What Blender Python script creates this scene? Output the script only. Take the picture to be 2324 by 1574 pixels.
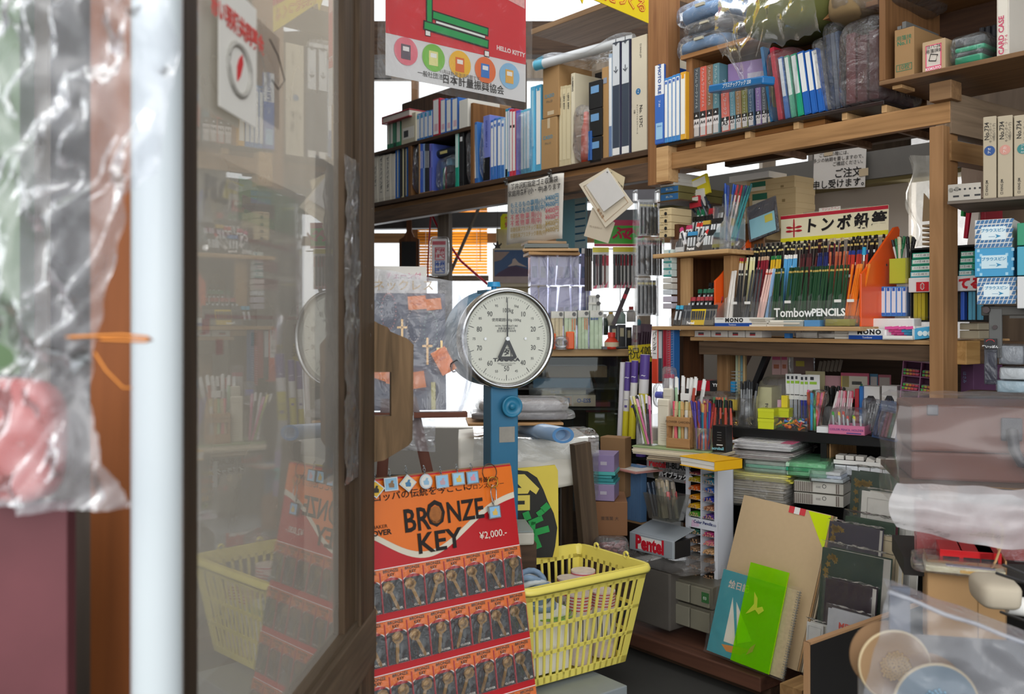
import bpy,math,random
from mathutils import Vector as V,Matrix as M,noise as NZ
random.seed(11)
for o in list(bpy.data.objects): bpy.data.objects.remove(o)
SC = bpy.context.scene; COL = SC.collection
FP = 2120.0; UH = 1162.0; VH = 735.0; H = 1.12   # focal length in pixels, principal column, horizon row, eye height in metres
# ---------------- camera ----------------
cd = bpy.data.cameras.new('camera'); cam = bpy.data.objects.new('camera',cd); COL.objects.link(cam)
cam.location = (0,0,H); cam.rotation_euler = (math.pi/2,0,0)
cd.sensor_width = 36; cd.lens = 36*FP/2324; cd.shift_y = -(787-VH)/2324
cd.clip_start = .02; cd.clip_end = 200
cd.dof.use_dof = True; cd.dof.focus_distance = 2.9; cd.dof.aperture_fstop = 4.0
SC.camera = cam
SC.view_settings.view_transform = 'Standard'; SC.view_settings.look = 'None'
SC.view_settings.exposure = 0.2; SC.view_settings.gamma = 1; SC.view_settings.use_curve_mapping = False
# ---------------- daylight ----------------
w = bpy.data.worlds.new('sky'); SC.world = w; w.use_nodes = True
w.node_tree.nodes['Background'].inputs[0].default_value = (.93,.97,1,1)
w.node_tree.nodes['Background'].inputs[1].default_value = 1.5
def area(name,loc,aim,sx,sy,power,col=(1,1,1)):
    l = bpy.data.lights.new(name,'AREA'); l.shape = 'RECTANGLE'; l.size = sx; l.size_y = sy; l.energy = power; l.color = col
    o = bpy.data.objects.new(name,l); COL.objects.link(o); o.location = loc
    o.rotation_euler = (V(aim)-V(loc)).to_track_quat('-Z','Y').to_euler(); return o
area('shopfront_daylight',(-.3,-1.6,2.3),(1.0,3.2,.9),4.2,2.2,80,(1,.985,.96))
area('skylight_daylight',(.6,3.2,3.0),(.6,3.4,0),2.4,2.0,26,(1,.98,.95))
area('window_daylight',(-.5,6.9,1.3),(.6,3,.6),2.4,1.6,22,(.95,.98,1))
area('counter_window_daylight',(2.1,3.9,1.55),(1.5,3.75,1.35),.5,.5,9,(1,.98,.96))
# ---------------- helpers ----------------
def lin(c):
    return c/12.92 if c <= .04045 else ((c+.055)/1.055)**2.4
def rgb(h):
    if not isinstance(h,str): return tuple(h)[:3]
    h = h.lstrip('#'); return tuple(lin(int(h[i:i+2],16)/255) for i in (0,2,4))
_mc = {}
def _nt(name):
    m = bpy.data.materials.new(name); m.use_nodes = True
    return m,m.node_tree.nodes,m.node_tree.links,m.node_tree.nodes['Principled BSDF']
def mt(col,rough=.55,var=.1,sc=14,metal=0,bump=0,spec=.4,bsc=60,alpha=1):
    """plain surface with a little procedural wear"""
    k = (str(col),rough,var,sc,metal,bump,spec,bsc,alpha)
    if k in _mc: return _mc[k]
    m,N,L,P = _nt('surface'); c = rgb(col)
    P.inputs['Roughness'].default_value = rough; P.inputs['Metallic'].default_value = metal
    P.inputs['Specular IOR Level'].default_value = spec
    if alpha < 1: P.inputs['Alpha'].default_value = alpha
    tc = N.new('ShaderNodeTexCoord'); n = N.new('ShaderNodeTexNoise'); n.inputs['Scale'].default_value = sc; n.inputs['Detail'].default_value = 4
    L.new(tc.outputs['Object'],n.inputs['Vector'])
    r = N.new('ShaderNodeMix'); r.data_type = 'RGBA'
    r.inputs[6].default_value = tuple(x*(1-var) for x in c)+(1,); r.inputs[7].default_value = tuple(min(1,x*(1+var)) for x in c)+(1,)
    L.new(n.outputs[0],r.inputs[0]); L.new(r.outputs[2],P.inputs['Base Color'])
    if bump:
        b = N.new('ShaderNodeBump'); b.inputs['Strength'].default_value = bump; n2 = N.new('ShaderNodeTexNoise'); n2.inputs['Scale'].default_value = bsc
        L.new(tc.outputs['Object'],n2.inputs['Vector']); L.new(n2.outputs[0],b.inputs['Height']); L.new(b.outputs[0],P.inputs['Normal'])
    _mc[k] = m; return m
def wood(col,dark=None,ax='X',sc=9,rough=.6,k2=.62):
    k = ('wood',str(col),str(dark),ax,sc,rough,k2)
    if k in _mc: return _mc[k]
    m,N,L,P = _nt('wood'); c = rgb(col); d = rgb(dark) if dark else tuple(x*k2 for x in c)
    P.inputs['Roughness'].default_value = rough; P.inputs['Specular IOR Level'].default_value = .25
    tc = N.new('ShaderNodeTexCoord'); mp = N.new('ShaderNodeMapping')
    st = {'X': (.06,1,1),'Y': (1,.06,1),'Z': (1,1,.06)}[ax]
    mp.inputs['Scale'].default_value = tuple(s*sc for s in st); L.new(tc.outputs['Object'],mp.inputs['Vector'])
    n = N.new('ShaderNodeTexNoise'); n.inputs['Scale'].default_value = 4; n.inputs['Detail'].default_value = 6; n.inputs['Distortion'].default_value = 1.2
    L.new(mp.outputs[0],n.inputs['Vector'])
    r = N.new('ShaderNodeValToRGB'); r.color_ramp.elements[0].position = .3; r.color_ramp.elements[1].position = .68
    r.color_ramp.elements[0].color = d+(1,); r.color_ramp.elements[1].color = c+(1,)
    L.new(n.outputs[0],r.inputs[0]); L.new(r.outputs[0],P.inputs['Base Color'])
    b = N.new('ShaderNodeBump'); b.inputs['Strength'].default_value = .15; L.new(n.outputs[0],b.inputs['Height']); L.new(b.outputs[0],P.inputs['Normal'])
    _mc[k] = m; return m
def film(tint='ffffff',haze=.16,gloss=.5,bump=.5,sc=14,rough=.12,edge=.5):
    """clear or milky plastic: see-through, with haze and creased highlights"""
    k = ('film',tint,haze,gloss,bump,sc,rough,edge)
    if k in _mc: return _mc[k]
    m,N,L,P = _nt('clear_plastic'); N.remove(P); c = rgb(tint)
    out = [x for x in N if x.type == 'OUTPUT_MATERIAL'][0]
    t = N.new('ShaderNodeBsdfTransparent'); t.inputs[0].default_value = tuple(.25+.75*x for x in c)+(1,)
    d = N.new('ShaderNodeBsdfDiffuse'); d.inputs[0].default_value = c+(1,)
    tr = N.new('ShaderNodeBsdfTranslucent'); tr.inputs[0].default_value = c+(1,)
    g = N.new('ShaderNodeBsdfGlossy'); g.inputs['Roughness'].default_value = rough; g.inputs[0].default_value = (1,1,1,1)
    tc = N.new('ShaderNodeTexCoord'); n = N.new('ShaderNodeTexNoise'); n.inputs['Scale'].default_value = sc; n.inputs['Detail'].default_value = 5; n.inputs['Distortion'].default_value = 1.5
    L.new(tc.outputs['Object'],n.inputs['Vector'])
    b = N.new('ShaderNodeBump'); b.inputs['Strength'].default_value = bump; b.inputs['Distance'].default_value = .03; L.new(n.outputs[0],b.inputs['Height'])
    fr = N.new('ShaderNodeLayerWeight'); fr.inputs[0].default_value = .25
    if bump:
        for x in (d,g,fr): L.new(b.outputs[0],x.inputs['Normal'])
    dm = N.new('ShaderNodeMixShader'); dm.inputs[0].default_value = .5; L.new(d.outputs[0],dm.inputs[1]); L.new(tr.outputs[0],dm.inputs[2])
    hz = N.new('ShaderNodeMath'); hz.operation = 'MULTIPLY_ADD'; L.new(n.outputs[0],hz.inputs[0]); hz.inputs[1].default_value = haze*.7; hz.inputs[2].default_value = haze*.25
    m1 = N.new('ShaderNodeMixShader'); L.new(hz.outputs[0],m1.inputs[0]); L.new(t.outputs[0],m1.inputs[1]); L.new(dm.outputs[0],m1.inputs[2])
    gf = N.new('ShaderNodeMath'); gf.operation = 'MULTIPLY_ADD'; L.new(fr.outputs['Fresnel'],gf.inputs[0]); gf.inputs[1].default_value = gloss; gf.inputs[2].default_value = .02
    m2 = N.new('ShaderNodeMixShader'); L.new(gf.outputs[0],m2.inputs[0]); L.new(m1.outputs[0],m2.inputs[1]); L.new(g.outputs[0],m2.inputs[2])
    L.new(m2.outputs[0],out.inputs[0]); _mc[k] = m; return m
class B:
    """collects shapes and links them as ONE mesh object"""
    def __init__(s): s.v = []; s.f = []; s.i = []; s.s = []
    def add(s,vs,fs,mi=0,sm=False,T=None):
        n = len(s.v); s.v += [tuple(T @ V(p)) if T else tuple(p) for p in vs]
        for f in fs: s.f.append(tuple(n+i for i in f)); s.i.append(mi); s.s.append(sm)
        return s
    def box(s,x0,x1,y0,y1,z0,z1,mi=0,T=None):
        return s.add([(x0,y0,z0),(x1,y0,z0),(x1,y1,z0),(x0,y1,z0),(x0,y0,z1),(x1,y0,z1),(x1,y1,z1),(x0,y1,z1)],
                     [(0,3,2,1),(4,5,6,7),(0,1,5,4),(1,2,6,5),(2,3,7,6),(3,0,4,7)],mi,False,T)
    def cyl(s,p0,p1,r,r2=None,n=12,mi=0,cap=True,sm=True):
        p0 = V(p0); p1 = V(p1); r2 = r if r2 is None else r2
        q = (p1-p0).to_track_quat('Z','Y') if (p1-p0).length > 1e-7 else M().to_quaternion()
        vs = []
        for p,rr in ((p0,r),(p1,r2)):
            for k in range(n):
                a = 2*math.pi*k/n; vs.append(p+q @ V((math.cos(a)*rr,math.sin(a)*rr,0)))
        s.add(vs,[(k,(k+1) % n,n+(k+1) % n,n+k) for k in range(n)],mi,sm)
        if cap: s.add(vs,[tuple(range(n-1,-1,-1)),tuple(range(n,2*n))],mi)
        return s
    def tube(s,pts,r,n=6,mi=0,closed=False):
        pts = [V(p) for p in pts]; m = len(pts); vs = []
        up = V((.13,.21,.97))
        for i,p in enumerate(pts):
            a = pts[(i-1) % m] if closed or i else p; b_ = pts[(i+1) % m] if closed or i < m-1 else p
            t = (b_-a).normalized(); x = t.cross(up)
            if x.length < .05: x = t.cross(V((1,0,0)))
            x.normalize(); y = t.cross(x)
            for k in range(n):
                an = 2*math.pi*k/n; vs.append(p+(x*math.cos(an)+y*math.sin(an))*r)
        L = m if closed else m-1
        s.add(vs,[(i*n+k,i*n+(k+1) % n,((i+1) % m)*n+(k+1) % n,((i+1) % m)*n+k) for i in range(L) for k in range(n)],mi,True)
        if not closed: s.add(vs,[tuple(range(n-1,-1,-1)),tuple(range((m-1)*n,m*n))],mi)
        return s
    def lathe(s,prof,n=32,mi=0,T=None,sm=True):
        vs = []
        for r,z in prof:
            for k in range(n):
                a = 2*math.pi*k/n; vs.append((math.cos(a)*r,math.sin(a)*r,z))
        return s.add(vs,[(i*n+k,i*n+(k+1) % n,(i+1)*n+(k+1) % n,(i+1)*n+k) for i in range(len(prof)-1) for k in range(n)],mi,sm,T)
    def prism(s,poly,y0,y1,mi=0,T=None,side=None,sm=False):
        """outline in the x-z plane, thickened from y0 to y1"""
        n = len(poly); vs = [(x,y0,z) for x,z in poly]+[(x,y1,z) for x,z in poly]
        s.add(vs,[tuple(range(n)),tuple(range(2*n-1,n-1,-1))],mi,False,T)
        return s.add(vs,[(k,n+k,n+(k+1) % n,(k+1) % n) for k in range(n)],mi if side is None else side,sm,T)
    def grid(s,fn,nu,nv,mi=0,sm=True,cu=False):
        vs = [fn(i/nu,j/nv) for j in range(nv+1) for i in range(nu+1)]
        return s.add(vs,[(j*(nu+1)+i,j*(nu+1)+i+1,(j+1)*(nu+1)+i+1,(j+1)*(nu+1)+i) for j in range(nv) for i in range(nu)],mi,sm)
    def ball(s,c,r,n=10,mi=0,sq=(1,1,1)):
        c = V(c)
        return s.grid(lambda a,b: c+V((math.cos(2*math.pi*a)*math.sin(math.pi*b)*r*sq[0],math.sin(2*math.pi*a)*math.sin(math.pi*b)*r*sq[1],-math.cos(math.pi*b)*r*sq[2])),n,max(4,n//2),mi)
    def blob(s,w,d,h,amp=.15,fq=9,p=.45,n=26,mi=0,c=(0,0,0),seed=0):
        """creased pillow: a superellipsoid with noise, origin bottom corner"""
        sg = lambda a: math.copysign(abs(a)**p,a)
        def fn(a,b):
            u = 2*math.pi*a; v = math.pi*(b-.5)
            x = sg(math.cos(v))*sg(math.cos(u)); y = sg(math.cos(v))*sg(math.sin(u)); z = sg(math.sin(v))
            q = V((x*w/2,y*d/2,z*h/2)); nn = NZ.noise(q*fq+V((seed,0,0)))+.5*abs(NZ.noise(q*fq*2.3+V((seed,5,0))))
            m = min(w,d,h) if min(w,d,h) > .03 else .03
            e = 1+amp*nn
            return (c[0]+w/2+q.x*e,c[1]+d/2+q.y*e,c[2]+h/2+q.z*e)
        return s.grid(fn,n,n//2,mi)
    def obj(s,name,mats,parent=None,T=None,bev=0,label=None,seg=2,sub=0,solid=0):
        me = bpy.data.meshes.new(name); me.from_pydata(s.v,[],s.f)
        mats = mats if isinstance(mats,(list,tuple)) else [mats]
        for m in mats: me.materials.append(m)
        me.polygons.foreach_set('material_index',s.i); me.polygons.foreach_set('use_smooth',s.s); me.update()
        o = bpy.data.objects.new(name,me); COL.objects.link(o)
        if parent: o.parent = parent
        if T is not None: o.matrix_local = T
        if solid:
            q = o.modifiers.new('solid','SOLIDIFY'); q.thickness = solid; q.offset = 0
        if bev:
            q = o.modifiers.new('bevel','BEVEL'); q.width = bev; q.segments = seg; q.limit_method = 'ANGLE'; q.angle_limit = .7
        if sub:
            q = o.modifiers.new('sub','SUBSURF'); q.levels = sub; q.render_levels = sub
        if label: o['label'] = label
        return o
def tag(o,label,cat,group=None,kind=None):
    o['label'] = label; o['category'] = cat
    if group: o['group'] = group
    if kind: o['kind'] = kind
    return o
def thing(name,label,cat,T,group=None):
    o = bpy.data.objects.new(name,None); COL.objects.link(o); o.empty_display_size = .02; o.matrix_local = T
    return tag(o,label,cat,group)
def struct(o):
    o['kind'] = 'structure'; return o
def dup(r,T,label=None,group=None):
    def cp(o,p):
        c = o.copy(); COL.objects.link(c)
        if p: c.parent = p
        for ch in [x for x in KIDS.get(o.name,())]: cp(ch,c)
        return c
    if r.name not in KIDS: scan(r)
    c = cp(r,None); c.matrix_local = T
    if label: c['label'] = label
    if group: c['group'] = group
    return c
KIDS = {}
def scan(r):
    def rec(o):
        KIDS[o.name] = list(o.children)
        for k in o.children: rec(k)
    rec(r)
TX = []
def txt(s,x,z,size,col,parent,y=-.0006,bold=0,rot=0,al='CENTER',sx=1,T=None,name='lettering',shear=0,sp=1,ext=.0001):
    """lettering facing local -y, centred at x, z"""
    cu = bpy.data.curves.new(name,'FONT'); cu.body = s; cu.size = size; cu.align_x = al; cu.align_y = 'CENTER'
    cu.offset = bold*size; cu.resolution_u = 2; cu.extrude = ext; cu.shear = shear; cu.space_character = sp
    cu.materials.append(mt(col,.6,.04) if isinstance(col,(str,tuple)) else col)
    o = bpy.data.objects.new(name,cu); COL.objects.link(o); o.parent = parent
    m = M.Translation((x,y,z)) @ M.Rotation(math.radians(rot),4,'Y') @ M.Rotation(math.pi/2,4,'X') @ M.Diagonal((sx,1,1,1))
    o.matrix_local = (T @ m) if T else m
    TX.append(o); return o
def vtxt(s,x,z,size,col,parent,**k):
    return txt('\n'.join(s),x,z,size,col,parent,**k)
def Wp(u,v,Y): return V(((u-UH)/FP*Y,Y,H-(v-VH)/FP*Y))
class Fr:
    """an upright plane in the room; s runs along it, d into it"""
    def __init__(s,u0,Y0,th):
        s.th = math.radians(th); s.o = V(((u0-UH)/FP*Y0,Y0)); s.x = V((math.cos(s.th),math.sin(s.th))); s.y = V((-math.sin(s.th),math.cos(s.th)))
    def s_(s,u,d=0):
        t = (u-UH)/FP; o = s.o+s.y*d
        return (t*o.y-o.x)/(s.x.x-t*s.x.y)
    def Y(s,u,d=0): return s.o.y+s.y.y*d+s.x.y*s.s_(u,d)
    def z(s,u,v,d=0): return H-(v-VH)/FP*s.Y(u,d)
    def T(s,sx,d,z,rz=0,ry=0,rx=0):
        p = s.o+s.x*sx+s.y*d
        return M.Translation((p.x,p.y,z)) @ M.Rotation(s.th+math.radians(rz),4,'Z') @ M.Rotation(math.radians(ry),4,'Y') @ M.Rotation(math.radians(rx),4,'X')
    def fit(s,u0,u1,v0,v1,d=0,zb=None,ry=0,rx=0):
        """an upright rectangle on the plane: matrix at its lower corner, width and height"""
        a = s.s_(u0,d); b = s.s_(u1,d); um = (u0+u1)/2
        z0 = s.z(um,v1,d) if zb is None else zb; z1 = s.z(um,v0,d)
        return s.T(a,d,z0,0,ry,rx),b-a,z1-z0
def fit(u0,u1,v0,v1,Y,th=0,zb=None,ry=0,rx=0):
    return Fr((u0+u1)/2,Y,th).fit(u0,u1,v0,v1,0,zb,ry,rx)
RT = -50.9; PT = 39.1
S = Fr(1480,3.65,RT)          # the long shelf wall, receding to the far corner
E = B()
ORD = 'first second third fourth fifth sixth seventh eighth ninth tenth eleventh twelfth thirteenth fourteenth fifteenth sixteenth seventeenth eighteenth nineteenth twentieth'.split()
def nth(i): return ORD[i] if i < 20 else '%dth' % (i+1)
# ---------------- materials ----------------
PINE = wood('a07850','7b5a3b'); PINEZ = wood('97704f','745439','Z'); DARKW = wood('5a4433','392a20'); DARKZ = wood('57432f','33281e','Z')
GREYW = wood('7d6b58','574a3e'); GREYZ = wood('7a6e62','544b43','Z'); PALE = wood('cfa878','b48c5e'); PLY = wood('c8a070','a8824f'); BROWNB = wood('6e4a2f','4b3120','Z')
WHT = mt('e9e7e2',.5,.04); CREAM = mt('ddd6c4',.6,.06); BLK = mt('1c1c1e',.45,.1); GREY = mt('8d8f90',.5,.08); CARD = mt('a07c56',.75,.1,6); CARD2 = mt('7d5a3d',.8,.12,6)
CHROME = mt('b9b9b8',.22,.05,metal=1); STEEL = mt('8b8c8c',.38,.12,metal=1); CLEAR = film('ffffff',.06,.6,0,4,.05); BAG = film('f4f6fa',.16,.7,.7,16,.1)
MILK = film('f2f0ee',.55,.6,.6,9,.22); TAPE = mt('c9b79a',.3,.05)
# ---------------- room shell ----------------
ground = mt('33322f',.85,.35,3,bump=.3,bsc=200)
struct(E.__class__().box(-5,6,-3,9,-.05,0).obj('floor',ground))
wl = mt('c2b8ac',.8,.06,2,bump=.05); brn = wood('6b5a4a','463a30','Z',3)
def sp(u,d=0): return S.s_(u,d)
# wall behind the shelf wall, with the daylight window beyond the tall post
DB = .85
def swall(name,u0,u1,z0,z1,m,d=DB,t=.06):
    b = B().box(sp(u0,d),sp(u1,d),d,d+t,z0,z1); return struct(b.obj(name,m,T=S.T(0,0,0)))
swall('wall_back',1545,2062,0,1.70,wl)
swall('wall_back_corner',2200,3400,0,2.9,brn)
swall('wall_back_under_window',2062,2200,0,1.0,brn)
swall('wall_back_upper',1600,3400,1.98,2.9,brn)
struct(B().box(sp(1500,.78),sp(2230,.78),.74,.84,1.70,1.81).obj('trim_1',mt('6c6a66',.6,.12),T=S.T(0,0,0)))
struct(B().box(sp(1500,.78),sp(2230,.78),.76,.87,1.685,1.70).obj('trim_2',mt('8d8157',.7,.1),T=S.T(0,0,0)))
g = B().box(sp(2062,DB),sp(2200,DB),DB+.02,DB+.03,1.0,1.98); struct(g.obj('window_1',film('ffffff',.5,.2,0),T=S.T(0,0,0)))
# far window wall
fm = wood('9a8a78','6f6152','Z',4)
struct(B().box(-3,2.4,6.95,7.05,0,.35).obj('wall_far',mt('c9c4bc',.8,.08,2)))
struct(B().box(-3,2.4,6.95,7.05,2.95,3.3).obj('wall_far_header',fm))
for k,(x,w2) in enumerate(((-1.95,.06),(-.72,.05),(.02,.09),(.98,.09),(1.9,.1))):
    struct(B().box(x-w2/2,x+w2/2,6.9,7.0,.35,2.95).obj('trim_%d' % (3+k),fm if k != 1 else PINEZ))
struct(B().box(-2,2.2,6.88,6.94,1.72,1.79).obj('trim_8',PINE)); struct(B().box(-3,2.4,6.86,6.97,2.02,2.2).obj('trim_9',DARKW))
struct(B().box(-3,2.4,6.99,7.0,.35,2.95).obj('window_2',film('ffffff',.1,.1,0)))
struct(B().box(1.9,6,5.9,6.0,0,3).obj('wall_far_side',brn))
struct(B().box(-3.1,-3,1.3,7,0,3).obj('wall_side',mt('6e6860',.8,.2,2)))
struct(B().box(3.3,3.4,1.3,7,0,3).obj('wall_right',brn))
cl = B().box(-3,3.4,.5,2.7,2.95,3.0).box(1.4,3.4,2.7,6,2.95,3.0).box(-3,-.9,2.7,7,2.95,3.0)
struct(cl.obj('ceiling',brn))
for k,(x0,y0,x1,y1,z) in enumerate(((-1.2,4.2,3.3,4.2,2.82),(-1.2,5.6,2.2,5.6,2.82))):
    struct(B().box(x0,x1,y0-.05,y0+.05,z-.1,z+.1).obj('beam_%d' % (k+1),DARKW))
# diagonal steel brace and grey upright seen under the far shelf
Q = fit(993,1018,455,612,5.0,-20); b = B().box(0,Q[1],0,.05,-.3,Q[2]); tag(b.obj('timber_upright',GREYZ,T=Q[0]),'grey weathered timber upright under the far shelf before the orange blind','post')
b = B().cyl(Wp(940,806,5.62),Wp(1098,446,5.62),.011,n=6); tag(b.obj('brace_rod',mt('55504a',.6),T=M()),'slanting dark ribbed steel rod crossing the orange blind','rod')
# ---------------- far half of the shelf wall ----------------
ZB = 1.806; ZM = 2.09; ZT = 2.42
LT = thing('plank_shelf','long brown plank shelf of binders above the hanging price notice','shelf',S.T(0,0,0))
s0 = sp(800); s1 = sp(1474)
def sbox(u0,u1,d0,d1,z0,z1,nm,m,par,ref=0,bev=.002):
    b = B().box(sp(u0,ref),sp(u1,ref),d0,d1,z0,z1); return b.obj(nm,m,par,bev=bev)
sbox(800,1478,0,.36,ZB-.022,ZB,'shelf_board',DARKW,LT)
sbox(800,1478,.02,.34,ZB-.05,ZB-.024,'batten',PINE,LT)
sbox(800,1478,-.0,.05,ZB-.12,ZB-.052,'rail',wood('6a5240','3f3228'),LT)
sbox(800,1068,0,.34,ZM-.018,ZM,'shelf_board',DARKW,LT)
sbox(800,1070,.34,.355,ZB,2.46,'back_panel',wood('4f3a2b','33251b','Z'),LT)
sbox(1068,1074,0,.34,ZB,2.2,'divider',wood('8a6038','6b4727','Z'),LT)
sbox(926,933,0,.34,ZB,ZM-.018,'divider',wood('7d5836','5d3f26','Z'),LT)
sbox(1205,1474,0,.3,2.425,2.45,'shelf_board',wood('8e7256','6e543c'),LT)
b = B().box(0,.03,0,.06,0,1.75)
# steel L-angle under far shelf and beam further along
Q = fit(850,938,462,492,5.25,RT); b = B().box(0,Q[1],0,.02,0,Q[2]);
for k in range(9): b.cyl((Q[1]*(k+.5)/9,-.003,Q[2]*.5),(Q[1]*(k+.5)/9,.0,Q[2]*.5),.006,mi=1,n=8)
tag(b.obj('perforated_angle',[mt('5b5752',.5,.2),BLK],T=Q[0]),'row-holed dark steel angle bar beneath the far shelf end','bracket')
Q = fit(1075,1480,470,505,5.6,-8); b = B().box(-.9,Q[1],0,.08,-.02,Q[2]-.02); struct(b.obj('beam_3',mt('4c4c4e',.7,.2),T=Q[0]))
Q = fit(1395,1500,430,452,5.0,-12); struct(B().box(0,Q[1],0,.1,0,Q[2]).obj('beam_4',mt('77757a',.6,.1),T=Q[0]))
# ---------------- near half: timber frame ----------------
TF = thing('timber_shelf_frame','pine post and beam frame carrying the upper book shelf and its black boards','shelf',S.T(0,0,0))
sbox(1474,1520,-.01,.06,1.66,2.6,'post',wood('9b6f47','7b5232','Z'),TF)
p = sbox(2122,2154,-.035,.055,0,1.70,'post',wood('a98058','86623f','Z',7),TF)
sbox(1524,2156,-.0,.03,1.712,1.775,'beam',wood('b58a5c','8f6a44'),TF)
sbox(1524,2156,.32,.36,1.755,1.80,'beam',DARKW,TF)
sbox(1497,1524,-.02,.04,1.665,1.80,'bracket_block',PALE,TF)
sbox(1493,2010,-.01,.34,1.80,1.812,'black_board',mt('27201e',.25,.2),TF,bev=.001)
sbox(1524,1860,.03,.32,1.782,1.80,'slat',wood('a5713e','7d5230'),TF)
for u in (1578,1690,1800,1910,2000): sbox(u,u+12,0,.34,1.776,1.80,'cross_slat',PALE,TF)
for u in (1700,1850,1985): sbox(u,u+9,.03,.33,1.735,1.76,'cross_slat',wood('8a6a50','6a4d38'),TF)
sbox(2120,2170,-.03,.035,1.775,1.83,'corner_block',wood('8f6f4e','6d5138'),TF)
# side beam running away to the shop's right side from the post top
pb = Fr(2160,2.74,PT-4); b = B().box(0,.75,0,.05,1.68,1.80).box(0,.75,.0,.05,1.60,1.66,1)
b.obj('side_beam',[wood('8b7762','6a5947'),wood('9d7a52','7c5c3b')],TF,T=S.T(0,0,0).inverted() @ pb.T(.0,0,0))
# mid shelves (pencil counter): upper thin board and the beam below it
MS = thing('counter_shelf','pine counter shelf with doubled boards under the pencil display','shelf',S.T(0,0,0))
sbox(1503,1975,-.06,.3,1.098,1.112,'shelf_board',wood('c6a57c','a88558'),MS)
sbox(1570,2124,-.01,.5,1.058,1.072,'shelf_board',wood('c9a274','9a744a'),MS)
sbox(1586,2124,.0,.04,1.008,1.056,'beam',wood('6a5542','4b3b2d'),MS)
sbox(1536,1578,-.0,.06,1.074,1.097,'block',wood('d0a676','b88b58','Y'),MS)
sbox(2160,2400,.14,.2,1.0,1.07,'beam',wood('6a5542','4b3b2d'),MS)
sbox(2150,2175,.05,.14,1.0,1.07,'beam_end',wood('c29a63','a17a48','Y'),MS)
sbox(1500,1600,.1,.5,0.5,.52,'lower_board',DARKW,MS)
# brown panel and pine upright behind the desk
sbox(1515,1555,.09,.11,.3,1.2,'side_panel',wood('5d3a22','3f2616','Z'),MS)
sbox(1588,1612,.1,.16,.5,1.055,'upright',wood('9c7852','7a5a3a','Z'),MS)
sbox(1560,2200,.8,.82,.3,1.05,'back_panel',wood('3c2d22','2a1f18'),MS)
sbox(1458,1516,.14,.16,.5,1.09,'side_panel',wood('4a3526','33241a','Z'),MS)
# ---------------- files, binders and boxes on the long shelf ----------------
def filebook(F,u0,u1,v0,zb,cover,label_,cat='file',name='file_folder',d=.01,dep=.22,plate=None,win=(.12,.88,.08,.96),ry=0,v1=None,grp=None,foot=None,tx=None,tcol='222222',ts=.5,tz=.5,square=None,rough=.4,vert=True,T=None,bold=.012):
    """a file standing spine-out: cover, pages, spine label and any printed patches"""
    if T is None: m,w,h = F.fit(u0,u1,v0,v1 if v1 else 0,d,zb,ry)
    else: m,w,h = T
    b = B(); t = min(.003,w*.2)
    b.box(0,t,0,dep,0,h,0).box(w-t,w,0,dep,0,h,0).box(t,w-t,0,t,0,h,0).box(t,w-t,t*1.5,dep-.004,.004,h-.01,1)
    o = b.obj(name,[mt(cover,rough,.05),WHT],T=m,bev=min(.0012,w*.1),seg=1); tag(o,label_,cat,grp)
    if plate:
        B().box(w*win[0],w*win[1],-.0008,.0002,h*win[2],h*win[3]).obj('spine_label',mt(plate,.5,.03),o)
    if foot: B().box(w*win[0],w*win[1],-.0012,.0002,0.004,h*foot[0]).obj('foot_band',mt(foot[1],.45,.05),o)
    if square: B().box(w*.25,w*.75,-.0014,0,h*square[0],h*square[0]+w*.6).obj('title_patch',mt(square[1],.5,.04),o)
    if tx:
        if vert: txt(tx,w*.5,h*tz,w*ts,tcol,o,y=-.0016,rot=90,bold=bold)
        else: vtxt(tx,w*.5,h*tz,w*ts,tcol,o,y=-.0016,bold=bold)
    return o
def carton(F,u0,u1,v0,v1,label_,col='a9845a',name='cardboard_box',cat='box',d=.0,dep=.2,zb=None,flaps=True,ry=0,grp=None,mat=None,T=None,lid=None,tape=False):
    m,w,h = T if T else F.fit(u0,u1,v0,v1,d,zb,ry)
    o = B().box(0,w,0,dep,0,h).obj(name,mat or mt(col,.75,.1,7),T=m,bev=.0015,seg=1); tag(o,label_,cat,grp)
    if flaps: B().box(.001,w-.001,.001,dep*.5-.0005,h,h+.0012).box(.001,w-.001,dep*.5+.0005,dep-.001,h,h+.0012).obj('flap',mat or mt(col,.75,.12,9),o)
    if lid: B().box(-.001,w+.001,-.001,dep+.001,h-lid,h+.002).obj('lid',mat or mt(col,.7,.08,9),o,bev=.001)
    if tape: B().box(w*.42,w*.58,-.0006,0,h*.8,h).obj('tape',TAPE,o)
    return o,w,h
def patch(o,x0,x1,z0,z1,col,nm='printed_patch',y=-.0007,r=.5):
    return B().box(x0,x1,y,.0001,z0,z1).obj(nm,mt(col,r,.04),o)
# --- bottom row of the far half, from the dark corner towards the pine post
for i,(a,b_,v,tx) in enumerate(((846,858,355,'バインダー'),(859,872,353,'ゼットバインダー'),(874,887,350,'ゼットバインダー'),(888,897,349,''))):
    o = filebook(S,a,b_,v,ZB,'d9d2c2',('plain cream ring binder beside a thin blue file' if not tx else 'cream ring binder lettered down its spine, %s from the dark corner' % nth(i)),'binder','ring_binder',dep=.24,plate='e6e0d2',tx=None if not tx else list(tx),vert=False,ts=.42,tz=.55)
for i,(a,b_,c_,c2) in enumerate(((897,901,'2464b0',None),(901.5,906,'2464b0','dcd3b0'),(907,911,'26262a',None),(911.5,916,'d8cfa8','222222'),(916.5,920,'26262a',None),(920.5,925,'2464b0','d8cfa8'))):
    filebook(S,a,b_,338+i*-.8,ZB,c_,'%s thin clip file, %s in the set of six thin files' % ({'2': 'blue' if c_ == '2464b0' else 'black','d': 'cream'}[c_[0]],nth(i)),'file','clip_file',plate=c2,win=(.1,.45,.03,.97))
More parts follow.
